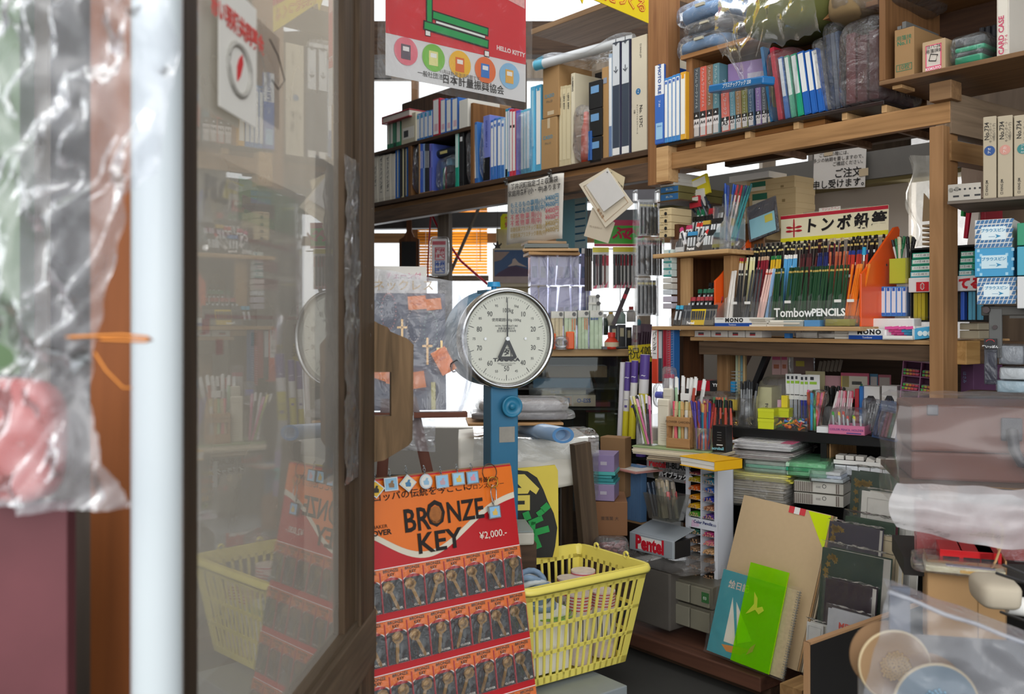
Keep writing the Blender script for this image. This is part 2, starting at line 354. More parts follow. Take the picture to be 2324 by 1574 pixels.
def bag_of(F,u0,u1,v0,v1,d,dep,label_,zb=None,mat=None,name='plastic_bag',cat='bag',seed=1,amp=.12,contents=(),p=.35,fq=9):
    m,w,h = F.fit(u0,u1,v0,v1,d,zb)
    r = thing(name,label_,cat,m)
    B().blob(w,dep,h,amp,fq/max(.08,min(w,h))*.25,p,28,seed=seed).obj('film',mat or BAG,r)
    for (nm,x0,x1,z0,z1,col) in contents:
        B().box(w*x0,w*x1,dep*.2,dep*.8,h*z0,h*z1).obj(nm,mt(col,.5,.1) if isinstance(col,str) else col,r,bev=.002)
    return r
bag_of(S,934,949,320,447,0,.2,'violet-blue notepads in a crinkled clear bag beside the shelf divider',ZB,contents=[('notepad',.1,.5,.03,.9,'6d68b4'),('notepad',.52,.9,.03,.93,'5a6fc2')],name='notepads_bag'.replace('notepads','notepad'))
m,w,h = S.fit(950,982,322,445,.0,ZB); o,w,h = carton(S,950,953,322,445,'open brown carton holding slim purple and blue booklets',d=.0,dep=.22,zb=ZB,flaps=False,name='booklet_carton',T=(m,w*.07,h))
B().box(w,w*14,.2,.22,0,h*1.05).box(w,w*14,0,.2,0,.004).obj('back_wall',CARD,o)
for i,(a,b_,c_,c2) in enumerate(((953,956,'3f66c4','d9d8e6'),(956.4,959.5,'3f66c4','d9d8e6'),(960,963.6,'87a4cf','3b5fa8'),(964,967,'262a33','cfd2d6'),(967.4,970.4,'262a33','cfd2d6'),(970.8,974,'262a33','cfd2d6'),(974.4,978,'6a64b8','24242a'),(978.4,982,'5565b8','8291d6'))):
    filebook(S,a,b_,326,ZB+.004,c_,'slim %s booklet, %s in the open carton' % ({'3': 'blue','8': 'pale blue','2': 'black','6': 'purple','5': 'violet'}[c_[0]],nth(i)),'booklet','booklet',d=.004,dep=.19,plate=c2,win=(.3,.7,.5,.85),foot=(.3,c_))
# pouches stacked in the open carton and the roll on top
r = bag_of(S,984,1034,352,440,0,.2,'bagged stack of pencil pouches in green, red, black and blue',ZB,name='pouch_bag',cat='bag',seed=4,contents=[('pouch',.02,.12,.05,.9,'5b7fb5'),('pouch',.13,.22,.05,.7,'2e9a72'),('pouch',.23,.3,.05,.72,'9a3445'),('pouch',.31,.6,.05,.5,'3d3f44'),('pouch',.31,.6,.52,.72,'55585e'),('pouch',.31,.5,.74,.95,'86b5cc'),('pouch',.62,.75,.05,.7,'2c2d31'),('pouch',.76,.84,.05,.8,'d0454e'),('pouch',.85,.95,.05,.85,'1f9e7c')])
m,w,h = S.fit(983,1036,334,352,.02,None); b = B().cyl((0,.03,h/2),(w,.03,h/2),h*.55,n=16); o = tag(b.obj('rolled_mat',mt('2b3440',.5),T=m),'dark navy rolled mat with yellow sticker lying on bagged pouches','roll')
B().box(w*.25,w*.55,.03-h*.57,.03-h*.5,h*.3,h*.65).obj('sticker',mt('d7cb84',.5),o)
filebook(S,1033,1041,297,ZB,'1f9e8c','teal and white file under a crinkled cover, standing beside the black file',plate='d4ece6',foot=(.35,'20a98b'))
filebook(S,1042,1052,292,ZB,'1d1e20','black file with teal edge and small white title card','file',plate='232427',square=(.78,'e6e8e8'))
bag_of(S,1055,1069,285,425,0,.2,'brownish grey folder inside a clear sleeve beside the black file',ZB,name='sleeved_folder',cat='folder',seed=7,contents=[('folder',.1,.9,.02,.97,'8f7d78')])
filebook(S,1068,1074,296,ZB,'c43b44','red-edged white file standing nearest the sleeved grey folder',plate='e8e6e2')
filebook(S,1074,1082,276,ZB,'2f63ae','white file with bold blue edge, leaning slightly',plate='eceae6',ry=-3)
filebook(S,1080,1087,276,ZB,'3871b8','plain blue narrow file beside the leaning white one',ry=-3,plate='6f9bd0')
bag_of(S,1088,1097,275,412,0,.2,'grey plastic sleeve of papers beside the violet document box',ZB,name='paper_sleeve',cat='sleeve',seed=9,contents=[('paper',.15,.85,.02,.97,'7d8791')])
o = filebook(S,1097,1112,262,ZB,'7b86cf','violet document box with black foot and teal lettering','document box','document_box',dep=.24,foot=(.36,'17191c'),win=(0,1,0,1),tx='DOCUMENT A4',tcol='4a55a8',ts=.35,tz=.72)
for i,(a,b_,v,c_) in enumerate(((1113.5,1120,272,'3d6fbe'),(1120.5,1127,268,'3d6fbe'),(1129,1137,266,'4a86c8'),(1137.5,1145,268,'9fc0df'))):
    filebook(S,a,b_,v,ZB,c_,'white-spined file with %s edge, %s after the violet document box' % ('pale blue' if i == 3 else 'blue',nth(i)),plate='e9ebee',foot=(.22,'3f76be'),square=(.86,'3d6fbe'))
filebook(S,1147,1152,247,ZB,'1a8fa6','narrow file with cyan cap and black foot',plate='e3e6e8',foot=(.12,'1c1c1e'))
filebook(S,1152.5,1156,245,ZB,'3568b0','plain deep blue file touching the red-edged pair',plate='d9dde6')
for i,(a,b_) in enumerate(((1156.5,1162.5),(1163,1170))):
    filebook(S,a,b_,247,ZB,'c9394b','white file with crimson edges, %s of the crimson pair' % nth(i),plate='f0eeea',square=(.72,'1e1e20'))
filebook(S,1171,1181,250,ZB,'6a64c0','translucent violet file in a loose clear bag',plate='8a86cf')
for i,(a,b_) in enumerate(((1181.5,1188),(1188.5,1194),(1194.5,1202))):
    filebook(S,a,b_,250-i*2,ZB,'64b4d2','pale cyan and white bagged file, %s after the violet one' % nth(i),plate='e6eff2')
b = B().blob(.08,.2,.32,.1,20,.35,24,seed=3); m,w,h = S.fit(1170,1203,250,405,-.01,ZB); tag(B().blob(w,.2,h,.08,14,.3,26,seed=3).obj('clear_bag',BAG,T=m),'loose clear bag around the cyan and violet files','bag')
filebook(S,1203.5,1214.5,196,ZB,'5bb3dc','tall cyan file beside the tall white one',plate='9ed4ea',win=(.3,.7,.3,.95),foot=(.27,'6cc0e2'))
filebook(S,1216,1228,192,ZB,'58a9cf','tall white file with cyan corner beside the beige keyboard cartons',plate='eef0ee',square=(.93,'49a6d4'))
# keyboard cartons and tall boxes
o,w,h = carton(S,1228,1263,268,390,'brown carton printed FN-10, lower of the two calculator cartons','a9875c',d=.0,dep=.3,zb=ZB,name='calculator_carton',tape=True)
txt('CASIO',w*.45,h*.62,.022,'2f8fae',o,bold=.01); txt('FN-10',w*.45,h*.5,.016,'6c6a5c',o); h0 = h
o,w,h = carton(S,1232,1268,150,268,'brown carton printed FN-20, stacked on the other calculator carton','a48157',d=.0,dep=.3,zb=ZB+h0+.003,name='calculator_carton'); patch(o,w*.3,w*.7,.01,h*.12,'c9b79a','tape')
txt('CASIO',w*.42,h*.42,.022,'2f8fae',o,bold=.01); txt('FN-20',w*.42,h*.31,.016,'6c6a5c',o)
for i,(a,b_) in enumerate(((1269,1275.5),(1276,1285),(1285.5,1295))):
    filebook(S,a,b_,196-i*1.5,ZB,'c8bb98','tall cream slipcase with grey band, %s beside the calculator cartons' % nth(i),'slipcase','slipcase',dep=.26,plate='d6caa8',tx='UJIKE 800V',tcol='4a4a48',ts=.55,tz=.8)
    ob = bpy.data.objects[-1] if 0 else None
filebook(S,1296,1304,166,ZB,'d5ccb4','tallest cream slipcase with black-lettered top','slipcase','slipcase',dep=.26,plate='ddd5be',foot=(.3,'d9d0b8'),tx='HUMMING',tcol='26262a',ts=.6,tz=.88)
m,w,h = S.fit(1305,1366,165,385,.2,ZB); o = B().box(0,w,0,.05,0,h).obj('flat_box',mt('b7ab97',.6,.05),T=m,bev=.002); tag(o,'large pale taupe flat box standing behind the bagged red bottle','box'); patch(o,w*.75,w,h*.8,h*.97,'2a2a2c')
m,w,h = S.fit(1291,1333,238,385,-.02,ZB); r = thing('bagged_bottle','red bottle wrapped in crumpled clear plastic, standing on the shelf','bottle',m)
B().lathe([(0,0),(w*.2,.0),(w*.22,.03),(w*.2,h*.6),(w*.12,h*.72),(w*.1,h*.9),(0,h*.92)],16,T=M.Translation((w*.5,.05,0))).obj('bottle_body',mt('c2452f',.4,.1),r)
B().blob(w,.12,h,.16,16,.6,30,seed=12).obj('film',film('ffffff',.3,.8,.8,18,.08),r)
filebook(S,1334,1342,297,ZB,'2058a0','short deep blue file standing below the black drawers boxes',d=-.005)
for i,(v0,v1) in enumerate(((311,369),(247,309),(183,246))):
    m,w,h = S.fit(1336 + (2 if i == 0 else 0),1365,v0,v1,.0,None); o = B().box(0,w,0,.25,0,h).obj('black_box',mt('1f2022',.5,.1),T=m,bev=.002)
    tag(o,'black paper box with light blue window, %s of the stack of three' % ('bottom','middle','top')[i],'box',None); patch(o,w*.18,w*.8,h*.56,h*.82,'6f9dcb','blue_label')
filebook(S,1366,1381,152,ZB,'ab8658','tall plain brown slim carton between black boxes and white file','box','slim_carton',dep=.28,rough=.8,square=(.82,'8a94a6'))
filebook(S,1381.5,1389,122,ZB,'9fb4cc','tall white and blue plastic-covered file beside two dark arrow files',plate='e4e7ea',foot=(.3,'6f86ad'))
for i,(a,b_,v) in enumerate(((1390,1406.5,95),(1411,1428,90))):
    o = filebook(S,a,b_,v,ZB,'3c4656','dark slate file with white arrow panel, %s of the arrow pair' % nth(i),dep=.26,win=(.04,.96,.62,.985),plate='cdd3da',foot=(.07,'e8e8e6'),tx='↓\n↓',tcol='39404c',ts=.9,tz=.87,vert=False)
    filebook(S,b_+.2,b_+3.6,v-2,ZB,'1b1840','narrow midnight-blue side cover beside %s arrow file' % nth(i),'slipcase','slipcase',d=.012)
o,w,h = carton(S,1433,1468,82,346,'tall off-white binder box marked No. 157C with blue dot','cfc6b2',d=.0,dep=.3,zb=ZB,name='binder_box',flaps=False)
txt('No. 157C',w*.62,h*.3,.022,'2b2b2b',o,rot=90,bold=.02); txt('キングファイル カラーベース',w*.38,h*.28,.009,'3b3b3b',o,rot=90); txt('5冊',w*.2,h*.35,.011,'3b3b3b',o,rot=90); txt('□ KING JIM',w*.6,h*.87,.011,'3b3b3b',o,rot=90)
B().cyl((w*.45,-.001,h*.52),(w*.45,0,h*.52),.0125,n=20).obj('blue_dot',mt('2b6fa2',.5),o); txt('アオ',w*.45,h*.52,.009,'f0f0f0',o,y=-.0016,rot=90)
# plastic-wrapped roll lying across the tall boxes
m,w,h = S.fit(1214,1440,110,140,.05,None); p0 = Wp(1214,150,4.15); p1 = Wp(1440,88,3.85)
q = (p1-p0); T = M.Translation(p0) @ q.to_track_quat('X','Z').to_matrix().to_4x4(); L_ = q.length
r = thing('wrapped_roll','white film-wrapped long roll lying across the tall boxes','roll',T)
B().cyl((0,0,0),(L_,0,0),.021,n=18).obj('paper_roll',mt('c9cdd2',.4,.1),r); B().cyl((.005,0,0),(.05,0,0),.0225,n=18).obj('cyan_band',mt('5aa9c4',.4),r)
B().add(*(lambda g: (g.v,g.f))(B().grid(lambda a,b_: (a*L_,-.024+.2*b_,.012+.02*math.sin(9*a)*math.cos(3*b_)-.03*b_),14,5)),sm=True).obj('loose_film',BAG,r)
# --- short middle row
ROW = [(878,885,267,'2e7d5a','e6e6dc'),(885.5,892,265,'2e7d5a','e6e6dc'),(892.5,899,264,'1f4c3c','4c8f70'),(899.5,909,262,'2e8f66','e6e6dc')]
for i,(a,b_,v,c_,p_) in enumerate(ROW): filebook(S,a,b_,v,ZM,c_,'small green file, %s of four under the red book' % nth(i),plate=p_,foot=(.15,c_),dep=.18)
m,w,h = S.fit(873,936,248,266,-.02,None); o = B().box(0,w,0,.2,0,.006,0).box(0,w,0,.2,.036,.042,0).box(0,.004,0,.2,0,.042).box(.004,w-.003,.004,.196,.006,.036,1).obj('red_book',[mt('a3303a',.5,.1),mt('cfc4bb',.6)],T=S.T(sp(873),-.02,ZM+.135) ,bev=.002); tag(o,'worn red hardback lying flat on top of the green files','book'); txt('A4',w*.3,.02,.014,'e7d7d2',o,rot=180)
o,w,h = carton(S,911,943,259,313,'small cream box with white label between green and blue files','c4bca4',d=.0,dep=.2,zb=ZM,name='label_box',tape=True); patch(o,w*.1,w*.9,h*.15,h*.55,'dedad0','paper_label'); patch(o,w*.18,w*.5,h*.22,h*.45,'3a3a3a',y=-.001)
for i,(a,b_,v) in enumerate(((945,953,258),(953.5,962,255),(962.5,971,252),(971.5,981.5,250))): filebook(S,a,b_,v,ZM,'3a78ba','small white-spined blue file, %s beside the cream label box' % nth(i),plate='e8eaec',square=(.8,'3a9ccc'),dep=.18)
for i,(a,b_,v,c_) in enumerate(((982.5,998,224,'b8213a'),(1000,1012,225,'2a63b0'),(1013,1025,224,'2a63b0'),(1026,1040,222,'2a63b0'))): filebook(S,a,b_,v,ZM,c_,('tall crimson-edged white file at the start of the tall row' if i == 0 else 'tall white file with cobalt edge, %s after the crimson file' % nth(i-1)),plate='e9e9e6',win=(.08,.8,.05,.97),dep=.2,tx='■',tcol='d38',ts=.35,tz=.18) if 0 else filebook(S,a,b_,v,ZM,c_,('tall crimson-edged white file at the start of the tall row' if i == 0 else 'tall white file with cobalt edge, %s after the crimson file' % nth(i-1)),plate='e9e9e6',win=(.08,.8,.05,.97),dep=.2,square=(.13,'d9b7c0'))
for i,(a,b_,v) in enumerate(((1042,1062,226),)): o,w,h = carton(S,a,b_,v,285,'tall plain white box ending the middle row','dcd9d0',dep=.2,zb=ZM,flaps=False,name='white_box')
for i,(a,b_,v) in enumerate(((1076,1108,236),)): o,w,h = carton(S,a,b_,v,262,'open brown shallow carton behind the blue files','a07c56',d=.14,dep=.15,zb=ZB+.3,flaps=False,name='shallow_carton')
# --- near half: photo file and white files outside the little bookcase
ZR = 1.812
o = filebook(S,1487,1507,147,ZR,'2f5fb4','tall blue and white photo file standing by the pine post','photo file','photo_file',d=-.02,dep=.26,plate='eceff2',win=(0,1,.62,1),foot=(.62,'3b6cc0')); _w = S.fit(1487,1507,147,330,0,ZR)
txt('PHOTO FILE',_w[1]*.5,_w[2]*.8,.021,'24509c',o,rot=90,y=-.002,bold=.03); txt('フ-84',_w[1]*.5,_w[2]*.5,.012,'e8eef6',o,rot=90,y=-.002); patch(o,_w[1]*.12,_w[1]*.85,_w[2]*.06,_w[2]*.26,'9ecbec','cyan_label',-.002); txt('35mm',_w[1]*.5,_w[2]*.22,.009,'1f5fae',o,y=-.0026)
for i,(a,b_,v) in enumerate(((1508,1516,177),(1516.5,1525,174),(1525.5,1533.5,170),(1534,1543,167))): filebook(S,a,b_,v,ZR,'3b86c8','white-spined photo refill file, %s after the tall photo file' % nth(i),d=-.02,plate='eef0ee',square=(.9,'2f5fb4'))
filebook(S,1544,1556,163,ZR,'e0a72e','white-spined file with yellow-orange cover beside the little bookcase',d=-.02,plate='f0efe8',square=(.9,'e8a020'))
# little bookcase
BC = thing('small_bookcase','low wooden bookcase of A4 and A5 files standing on the black board','bookcase',S.T(0,0,0))
sbox(1557,1571,.0,.3,ZR,2.115,'side_panel',wood('9c6f45','7a5232','Z'),BC)
sbox(1548,1996,-.01,.32,2.115,2.132,'top_board',wood('a87a4e','885f3b'),BC)
sbox(1571,1996,.29,.3,ZR,2.115,'back_panel',wood('8a6038','6b4727'),BC)
sbox(1571,1990,.0,.29,ZR,ZR+.004,'bottom_board',wood('5d3a28','3c2418'),BC)
Z2 = ZR+.005
AC = ['50585f','d4604f','8a6a52','5f8a94']
def plasticfile(a,b_,v,c_,lab,size,d=.01,ry=0,v1=None):
    o = filebook(S,a,b_,v,Z2,c_,lab,'work file','work_file',d=d,dep=.2,ry=ry,foot=(.14,'c9c4c2')); m,w,h = S.fit(a,b_,v,0,d,Z2)
    patch(o,w*.06,w*.94,h*.26,h*.36,'2a2a2c','black_band',-.0013); patch(o,w*.06,w*.94,h*.14,h*.26,'ded9d8','size_label',-.0013)
    txt(size,w*.5,h*.2,w*.62,'2b2224',o,y=-.002,bold=.02); txt('▲',w*.5,h*.31,w*.4,'eeeeee',o,y=-.002)
    txt('アルバム ワークファイル',w*.5,h*.7,w*.45,'c9d2d4',o,rot=90,y=-.0018); return o
for i in range(4): plasticfile(1574+i*14.6,1588+i*14.6,154-i*3.5,AC[i],'%s A4 work file, %s from the bookcase end panel' % (('charcoal','coral red','brown','dusty teal')[i],nth(i)),'A4')
m,w,h = S.fit(1633,1736,139,290,.06,Z2); o = tag(B().box(0,w,0,.03,0,h).obj('lilac_folder',mt('9a80b4',.4,.05),T=S.T(sp(1632),.05,Z2,14),bev=.002),'lilac folder showing its broad cover behind the A5 work files','folder'); patch(o,w*.38,w*.72,h*.56,h*.82,'b9b3c4','cover_label'); patch(o,w*.4,w*.55,h*.58,h*.74,'26262a','black_square',-.0012); txt('CLEAR\nwork file',w*.48,h*.66,.008,'eeeeee',o,y=-.002)
A5 = [(1638,1656,208,'d9776c'),(1657.5,1669,204,'6f9fae'),(1670.5,1683,200,'a8845f'),(1684.5,1697,198,'85854f'),(1698.5,1711,197,'4c6580'),(1716,1728,195,'8a72a6'),(1729.5,1741,194,'5a6068'),(1742.5,1755,196,'7f7f55')]
for i,(a,b_,v,c_) in enumerate(A5): plasticfile(a,b_,v,c_,'%s A5 work file, %s in the short row' % (('coral','pale teal','tan','olive','slate blue','lilac','dark grey','moss green')[i],nth(i)),'A5',ry=-2)
p0 = Wp(1618,203,3.36); p1 = Wp(1742,182,3.03); q = p1-p0; T = M.Translation(p0) @ q.to_track_quat('X','Z').to_matrix().to_4x4()
o = tag(B().box(0,q.length,-.02,.03,-.014,.014).obj('blue_packet',mt('1d6fae',.3,.15),T=T,bev=.006),'blue wrapped packet with white lettering lying across the A5 files','packet'); txt('プラスチックフック 230',q.length*.55,0,.017,'dfeaf4',o,y=-.021,bold=.02)
# leaning files in loose plastic
LF = [(1752,1762,101,'c22b45',None,'scarlet clip file leaning at the start of the bagged files'),(1768,1778,124,'3f6fb4','dfe6ee','pale blue-white file leaning in the plastic bag'),(1782,1792,121,'55a98a','e6efe9','white-spined pale green file leaning in the plastic bag'),(1797,1810,117,'1fa57c','e9efec','bright green file with white spine leaning beside the blue files'),
      (1812,1827,112,'1e63b8','eef0ee','cobalt file with white spine, first of three cobalt ones'),(1829,1842,109,'1e63b8','eef0ee','cobalt file with white spine, middle of three cobalt ones'),(1844,1858,105,'1e63b8','eef0ee','cobalt file with white spine, last of three cobalt ones')]
for i,(a,b_,v,c_,pl,lb) in enumerate(LF):
    filebook(S,a+14,b_+14,v,Z2,c_,lb,d=.0,dep=.22,plate=pl,win=(.12,.86,.36,.97),ry=-8,foot=(.35,c_) if pl else None)
tag(B().box(0,.012,0,.2,0,.27).obj('clip_file',mt('246a9a',.4),T=S.T(sp(1748),.0,Z2,0,-9),bev=.001),'steel-blue cover leaning on the moss A5 file','file')
m,w,h = S.fit(1735,1800,105,275,-.03,Z2-.01); tag(B().blob(w,.22,h,.1,12,.35,30,seed=21).obj('clear_bag',film('ffffff',.1,.7,.8,16,.08),T=m),'clear bag drooping around the leaning scarlet file','bag')
m,w,h = S.fit(1836,1878,84,262,-.0,Z2); r = thing('wrapped_album','slim grey album in tight crinkled wrap, leaning on cobalt files','album',S.T(sp(1858),0,Z2,0,-8)); B().box(.006,.036,.02,.2,.005,h*.95).obj('album',mt('77746f',.5,.2),r); B().blob(.045,.24,h,.08,14,.3,30,seed=30).obj('film',film('ffffff',.22,.9,.9,26,.06),r)
m,w,h = S.fit(1867,1912,42,262,.0,Z2); r = thing('wrapped_folder_stack','tall slate folders in a shiny bag standing between albums','folder stack',S.T(sp(1876),0,Z2,0,-5))
for k in range(3): B().box(.006+.017*k,.02+.017*k,.02,.22,.004,h*.86).obj('folder',mt(('4a5a78','6f7b8e','566a8a')[k],.5,.2),r)
B().blob(.065,.26,h,.09,12,.3,30,seed=31).obj('film',film('ffffff',.2,.9,.9,24,.06),r)
m,w,h = S.fit(1912,2000,30,255,-.03,Z2); r = thing('wrapped_album_set','maroon albums in a big glossy plastic bag at the bookcase end','album set',S.T(sp(1908),-.03,Z2,0,0))
for k in range(3): B().box(.012+.04*k,.045+.04*k,.04,.26,.01,h*(.86,.8,.83)[k]).obj('album',mt(('6d3138','5c2a30','512227')[k],.5,.2),r,bev=.003)
B().blob(.155,.3,h,.1,9,.32,34,seed=32).obj('film',film('ffffff',.2,1,1,16,.06),r)
# right-hand open box shelf
RB = thing('open_box_shelf','open-fronted plywood box shelf above the tall pine post','shelf',S.T(0,0,0))
zq = 1.86
sbox(2018,2032,-.06,.3,zq,2.13,'side_panel',wood('8a633f','6b4a2e','Z'),RB)
sbox(2018,2500,-.06,.3,zq-.014,zq,'bottom_board',wood('8a6a4a','6d5037'),RB); sbox(2018,2500,-.06,.3,2.13,2.145,'top_board',wood('8f683f','6d4c2f'),RB)
sbox(2018,2500,.28,.3,zq,2.13,'back_panel',wood('4b3323','33221a'),RB)
sbox(2036,2058,-.03,.05,1.835,zq-.014,'block',PALE,RB)
o,w,h = carton(S,2030,2074,64,222,'brown picture-frame carton marked No.11 with torn top','a07e55',d=-.05,dep=.26,zb=zq,name='frame_carton',flaps=False)
txt('用箋挟',w*.5,h*.8,.016,'2f7a5c',o); txt('No.11',w*.5,h*.7,.017,'2f7a5c',o,bold=.02); txt('10枚',w*.5,h*.2,.018,'2f7a5c',o); b = B()
for (x0,x1,z0,z1) in ((.1,.9,.13,.14),(.1,.9,.26,.27),(.1,.12,.13,.27),(.88,.9,.13,.27)): b.box(w*x0,w*x1,-.0008,0,h*z0,h*z1)
b.obj('printed_frame',mt('2f7a5c',.6),o)
B().box(w*.15,w*.35,.0,.2,h,h+.01).box(w*.4,w*.6,.0,.2,h,h+.02).obj('board_edge',mt('6a6a68',.4),o)
o,w,h = carton(S,2093,2145,92,210,'pale clipboard carton with bright pink framed label','bda27f',d=-.05,dep=.2,zb=zq,name='clipboard_carton')
b = B()
for (x0,x1,z0,z1) in ((.16,.84,.12,.16),(.16,.84,.84,.87),(.16,.2,.12,.87),(.8,.84,.12,.87)): b.box(w*x0,w*x1,-.0016,0,h*z0,h*z1)
patch(o,w*.17,w*.83,h*.13,h*.86,'d9cfc4','white_label'); b.obj('pink_frame',mt('e0607f',.5),o); patch(o,w*.16,w*.84,h*.02,h*.12,'e0607f','pink_band',-.0016)
txt('ヨハ-26\n用箋挟B',w*.5,h*.72,.013,'33302e',o,y=-.002); txt('KOKUYO',w*.5,h*.07,.011,'f4ecec',o,y=-.002,bold=.03)
B().tube([(w*.32,-.003,h*.35),(w*.62,-.003,h*.3),(w*.7,-.003,h*.5),(w*.4,-.003,h*.56)],.0015,closed=True).obj('clipboard_drawing',BLK,o)
m,w,h = S.fit(2148,2235,72,196,-.06,zq); r = thing('case_bag','bagged green and clear cases lying stacked in the box shelf','bag',m)
for k,(c_,z0,z1) in enumerate((('1f9a72',.02,.3),('3a3f45',.33,.42),('25a57c',.44,.6),('54585c',.63,.9))): B().box(w*.12,w*(.85+.03*k),.02,.2,h*z0,h*z1).obj('soft_case',mt(c_,.35,.15),r,bev=.006)
B().blob(w,.24,h,.12,10,.4,30,seed=40).obj('film',film('ffffff',.14,.8,.8,14,.08),r)
for k in range(3): filebook(S,2222+k*14,2233+k*14,62-k*3,zq,'2b2c30','black card file, %s behind the bagged green cases' % nth(k),d=.04,dep=.2)
o = filebook(S,2262,2290,-30,zq,'d9d2c6','white card case box with pink lettering at the shelf end','box','card_case_box',d=-.05,dep=.26,plate='e2dccf'); m,w,h = S.fit(2262,2290,-30,170,-.05,zq)
txt('CARD CASE',w*.42,h*.3,.02,'cc4a6c',o,rot=-90,y=-.002,bold=.02); txt('クケ-6',w*.8,h*.22,.01,'cc4a6c',o,rot=-90,y=-.002)
# bags lying on top of the bookcase
for i,(a,b_,v0,v1,c_) in enumerate(((1520,1640,68,118,'6f93bc'),(1535,1650,36,76,'4a4c52'),(1520,1645,-10,44,'6b8fb8'))):
    m,w,h = S.fit(a,b_,v0,v1,-.02); r = thing('garment_bag','%s folded fabric item in clear bag, %s of the pile beside the pine post' % (('light blue','charcoal','powder blue')[i],('lowest','middle','top')[i]),'bag',m)
    B().blob(w*.94,.24,h*.7,.08,12,.5,24,seed=50+i,c=(w*.03,.02,h*.12)).obj('folded_fabric',mt(c_,.8,.15,30),r); B().blob(w,.28,h,.1,10,.45,26,seed=60+i).obj('film',film('ffffff',.12,.8,.9,14,.08),r)
    B().box(w*.5,w*.66,-.01,.0,h*.5,h*.62).obj('hanger_clip',mt('b7b3a2',.4),r)
m,w,h = S.fit(1655,1862,-60,92,-.1); r = thing('garment_bag','olive green apron in a clear bag, drooping over the bookcase top','bag',m)
B().blob(w*.9,.3,h*.75,.1,8,.5,30,seed=70,c=(w*.05,.02,h*.2)).obj('folded_fabric',mt('5a5c2c',.85,.2,18,bump=.3,bsc=40),r)
b = B()
def droop(a,b_):
    x = w*(-.04+1.08*a); z = h*(.95)-b_*h*(1.05+.75*max(0,1-abs(a-.3)/.22))
    return (x,-.02-.04*math.sin(math.pi*b_)+.02*NZ.noise(V((a*9,b_*9,1))),z+.02*NZ.noise(V((a*12,b_*5,4))))
b.grid(droop,34,24); b.obj('film',film('ffffff',.12,.35,.35,6,.12),r,label='drooping clear film')
txt('Help Your Day',w*.62,h*.55,.03,'8f9268',r,y=-.03,shear=.2)
m,w,h = S.fit(1862,2060,-60,25,-.04); r = thing('garment_bag','brown cloth in crumpled clear bag above the maroon albums','bag',m); B().blob(w*.5,.3,h*.8,.1,9,.5,24,seed=80).obj('folded_fabric',mt('8a7350',.85,.2),r); B().blob(w,.3,h*1.1,.14,9,.45,30,seed=81).obj('film',BAG,r)
# ---------------- pencil counter ----------------
def dsolve(s,u):   # depth offset where a line at s meets column u
    t = (u-UH)/FP; p = S.o+S.x*s
    return (t*p.y-p.x)/(S.y.x-t*S.y.y)
ZC = 1.112
PD0 = -.02; su = S.s_(1624,PD0); sv = S.s_(1950,PD0); PW = sv-su
T0 = S.T(su,PD0,ZC)
PDs = thing('pencil_display','sloping pencil display with orange side panels and clear front','pencil display',T0)
OR = mt('e8581a',.25,.06,spec=.6); ORf = mt('ef6a22',.25,.05)
side = [(0,.0),(0,.165),(.03,.185),(.2,.325),(.225,.33),(.235,.32),(.2,.0)]
for x0 in (-.008,PW):
    b = B(); n = len(side); vs = [(x0,a,z) for a,z in side]+[(x0+.008,a,z) for a,z in side]
    b.add(vs,[tuple(range(n-1,-1,-1)),tuple(range(n,2*n))]+[(k,(k+1) % n,n+(k+1) % n,n+k) for k in range(n)]); b.obj('side_panel',OR,PDs,bev=.0015)
    b = B(); b.cyl((x0-.001,.14,.07),(x0+.009,.14,.07),.005,n=10).cyl((x0-.001,.15,.2),(x0+.009,.15,.2),.004,n=10).obj('screw',STEEL,PDs)
B().box(0,PW,0,.2,0,.008).obj('base',mt('55585a',.4),PDs)
AC_ = film('ffffff',.05,.45,0,4,.04)
B().box(0,PW,-.002,.0,.008,.085).obj('front_panel',AC_,PDs)
for k in range(1,5): B().box(0,PW,.03+.042*k-.021,.03+.042*k-.019,.03,.125+.0415*k).obj('tier_panel',AC_,PDs)
for k in range(14): B().add([(PW*(k+1)/15,.0,.01),(PW*(k+1)/15,.035,.01),(PW*(k+1)/15,.03,.11),(PW*(k+1)/15,.006,.1)],[(0,1,2,3)]).obj('divider',AC_,PDs,solid=.0015)
txt('Tombow',PW*.575,.045,.042,'f2f2ee',PDs,y=-.0035,bold=.02,sx=.95); txt('PENCILS',PW*.81,.045,.033,'f2f2ee',PDs,y=-.0035,bold=.04)
for k,(x,t) in enumerate(((.15,0),(.25,0),(.54,0),(.87,0),(.95,0),(.38,1),(.66,1),(.88,1),(.22,2),(.33,2),(.46,2),(.7,2),(.9,2),(.27,3),(.6,3),(.8,3),(.94,3))):
    B().box(PW*x-.012,PW*x+.012,-.004 if t == 0 else .03+.042*t-.0235,-.0022 if t == 0 else .03+.042*t-.0215,(.078 if t == 0 else .118+.0415*t),(.087 if t == 0 else .127+.0415*t)).obj('price_tag',WHT,PDs)
def pencil(col,top,band=None,L=.175):
    b = B(); b.cyl((0,0,0),(0,0,L*.93),.0039,n=6,sm=False)
    if band: b.cyl((0,0,L*.915),(0,0,L*.935),.0041,n=6,mi=1)
    return b,L
PENC = {}
def put_pencil(key,col,cap,band,lab,T,L=.175,capl=.07,grp=None):
    if key not in PENC:
        b,L = pencil(col,cap,band,L); o = b.obj('pencil',[mt(col,.35,.08),mt(band or col,.35)],T=T); tag(o,lab,'pencil',grp)
        B().cyl((0,0,L*.93),(0,0,L),.0040,.0036,n=6,sm=False).obj('end_cap',mt(cap,.35,.05),o)
        if band: B().cyl((0,0,L*(1-capl-.03)),(0,0,L*(1-capl)),.0042,n=6).obj('band',mt(band,.3),o)
        PENC[key] = o; return o
    return dup(PENC[key],T,lab,grp)
rnd = random.Random(5)
